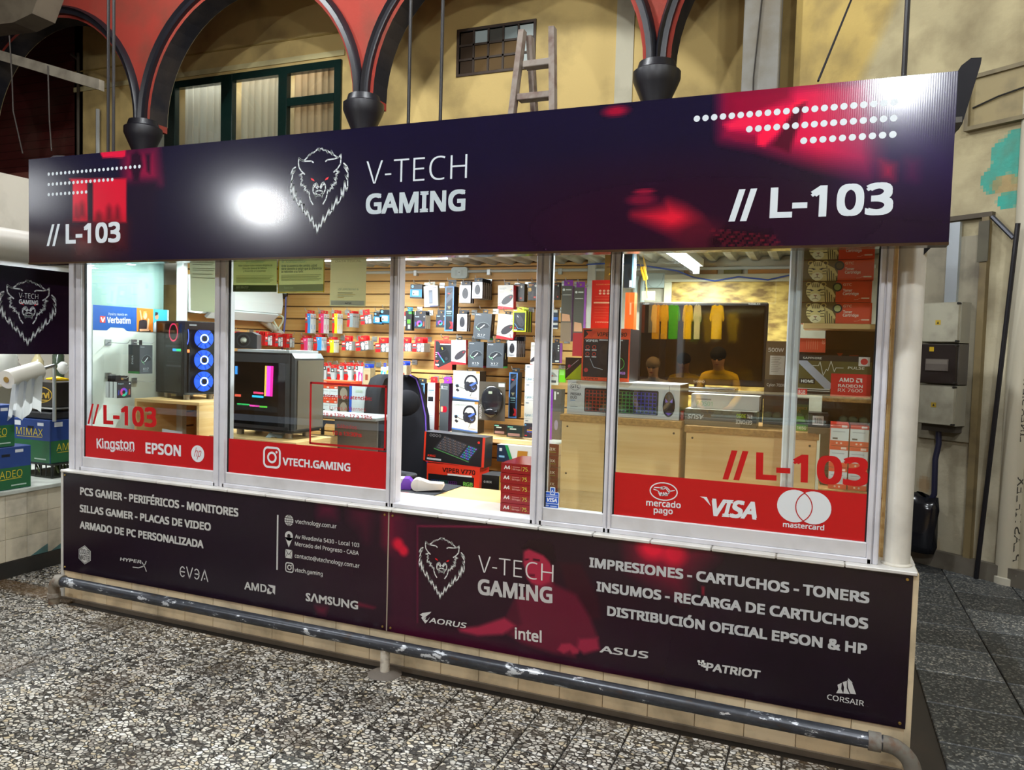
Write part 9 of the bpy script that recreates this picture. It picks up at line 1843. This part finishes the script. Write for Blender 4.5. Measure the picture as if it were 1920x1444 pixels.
def person(x, y, h, shirt_c, skin, hair, label, lean=.25, face=1, seed=0):
    """standing figure behind the counter: one continuous skinned body, hair as a child"""
    s = h/1.7; J = {}
    P_ = [(0,0,.95,.15),(0,.0,1.12,.14),(0,lean*.3,1.32,.165),(0,lean*.55,1.43,.09),(0,lean*.75,1.5,.055),(0,lean*1.05,1.60,.095),(0,lean*1.15,1.66,.085),
          (.19,lean*.4,1.38,.065),(.25,lean*.7,1.14,.05),(.16,lean*1.7,1.0,.04),(.10,lean*2.0,.98,.035),
          (-.19,lean*.4,1.38,.065),(-.25,lean*.7,1.14,.05),(-.16,lean*1.7,1.0,.04),(-.10,lean*2.0,.98,.035),
          (.1,0,.9,.1),(.11,.02,.5,.075),(.11,0,.1,.05),(.11,.14,.04,.045),(-.1,0,.9,.1),(-.11,.02,.5,.075),(-.11,0,.1,.05),(-.11,.14,.04,.045)]
    E_ = [(0,1),(1,2),(2,3),(3,4),(4,5),(5,6),(2,7),(7,8),(8,9),(9,10),(2,11),(11,12),(12,13),(13,14),(0,15),(15,16),(16,17),(17,18),(0,19),(19,20),(20,21),(21,22)]
    me = bpy.data.meshes.new('person'); me.from_pydata([(p[0]*s, p[1]*s*face, p[2]*s) for p in P_], E_, []); ob = bpy.data.objects.new('person', me); COL.objects.link(ob)
    md = ob.modifiers.new('skin', 'SKIN'); ob.modifiers.new('sub', 'SUBSURF').levels = 2
    for v, p in zip(me.skin_vertices[0].data, P_): v.radius = (p[3]*s, p[3]*s*.8); v.use_root = False
    me.skin_vertices[0].data[0].use_root = True
    bpy.context.view_layer.update(); em = bpy.data.meshes.new_from_object(ob.evaluated_get(bpy.context.evaluated_depsgraph_get())); bpy.data.objects.remove(ob); bpy.data.meshes.remove(me)
    a = em.color_attributes.new('Col', 'FLOAT_COLOR', 'CORNER'); hs, ss, ps_ = H(skin), H(shirt_c), H('#2a2c3a')
    for pl_ in em.polygons:
        c = pl_.center/s; col = ps_ if c.z < .93 else (hs if (c.z > 1.46 or abs(c.y) > lean*1.35+.05 and c.z < 1.1) else ss)
        for li in pl_.loop_indices: a.data[li].color = col
        pl_.use_smooth = True
    em.materials.clear(); em.materials.append(MATS['fabric']); o = bpy.data.objects.new('person', em); COL.objects.link(o); o.location = (x, y, 0); tag(o, label, 'person')
    hy = lean*1.12*s*face; m = MB(); m.ball((0, hy-.02*face, 1.655*s), (.098*s, .108*s, .095*s), hair, 16, 10); m.build('hair', 'fabric', smooth='all').parent = o
    m = MB(); fy = hy+.085*s*face
    for sx in (-1, 1): m.ball((sx*.034*s, fy, 1.60*s), (.012,.008,.008), '#1a1410', 8, 6)
    m.ball((0, fy+.012*face, 1.575*s), (.013,.02,.02), skin, 8, 6); m.ball((0, fy, 1.535*s), (.026,.01,.007), '#8a4438', 8, 6); m.build('face_features', 'matte', smooth='all').parent = o
    return o
for (u, v, yr, h, sk, hr, lb, le) in ((1352, 668, -6.2, 1.66, '#b98258', '#17120e', 'person in a yellow shirt bending over the food counter', .28), (1286, 690, -6.9, 1.58, '#a87450', '#120e0c', 'person in a yellow shirt turned aside beside the shirts', .2), (1228, 700, -6.0, 1.52, '#c09068', '#7a6248', 'person with long light hair near the hanging shirts', .15)):
    p = mir(u, v, yr); person(p.x, yr, h, '#d0a01c' if hr != '#7a6248' else '#8a7a68', sk, hr, lb, le)
# warm lamps of that stall
for x in (-3.6, -1.4, .9):
    t = thing('stall_lamp', 'warm tube lamp under the ceiling of the stall across the aisle', 'lamp', (x, -5.5, 2.72), 'warm tube lamps across the aisle')
    m = MB(); m.cyl((-.6,0,0), (.6,0,0), .03, '#ffffff', 10); m.build('tube', 'warm_tube').parent = t
    m = MB(); m.bbox((-.64,-.05,.03), (.64,.05,.1), '#d8d4c8', .006); m.build('housing', 'plastic').parent = t
    l = bpy.data.lights.new('warm_glow', 'AREA'); l.shape = 'RECTANGLE'; l.size = 1.2; l.size_y = .2; l.energy = 95; l.color = (1, .74, .36); lo = bpy.data.objects.new('warm_glow', l); COL.objects.link(lo); lo.parent = t; lo.location = (0,0,-.05)
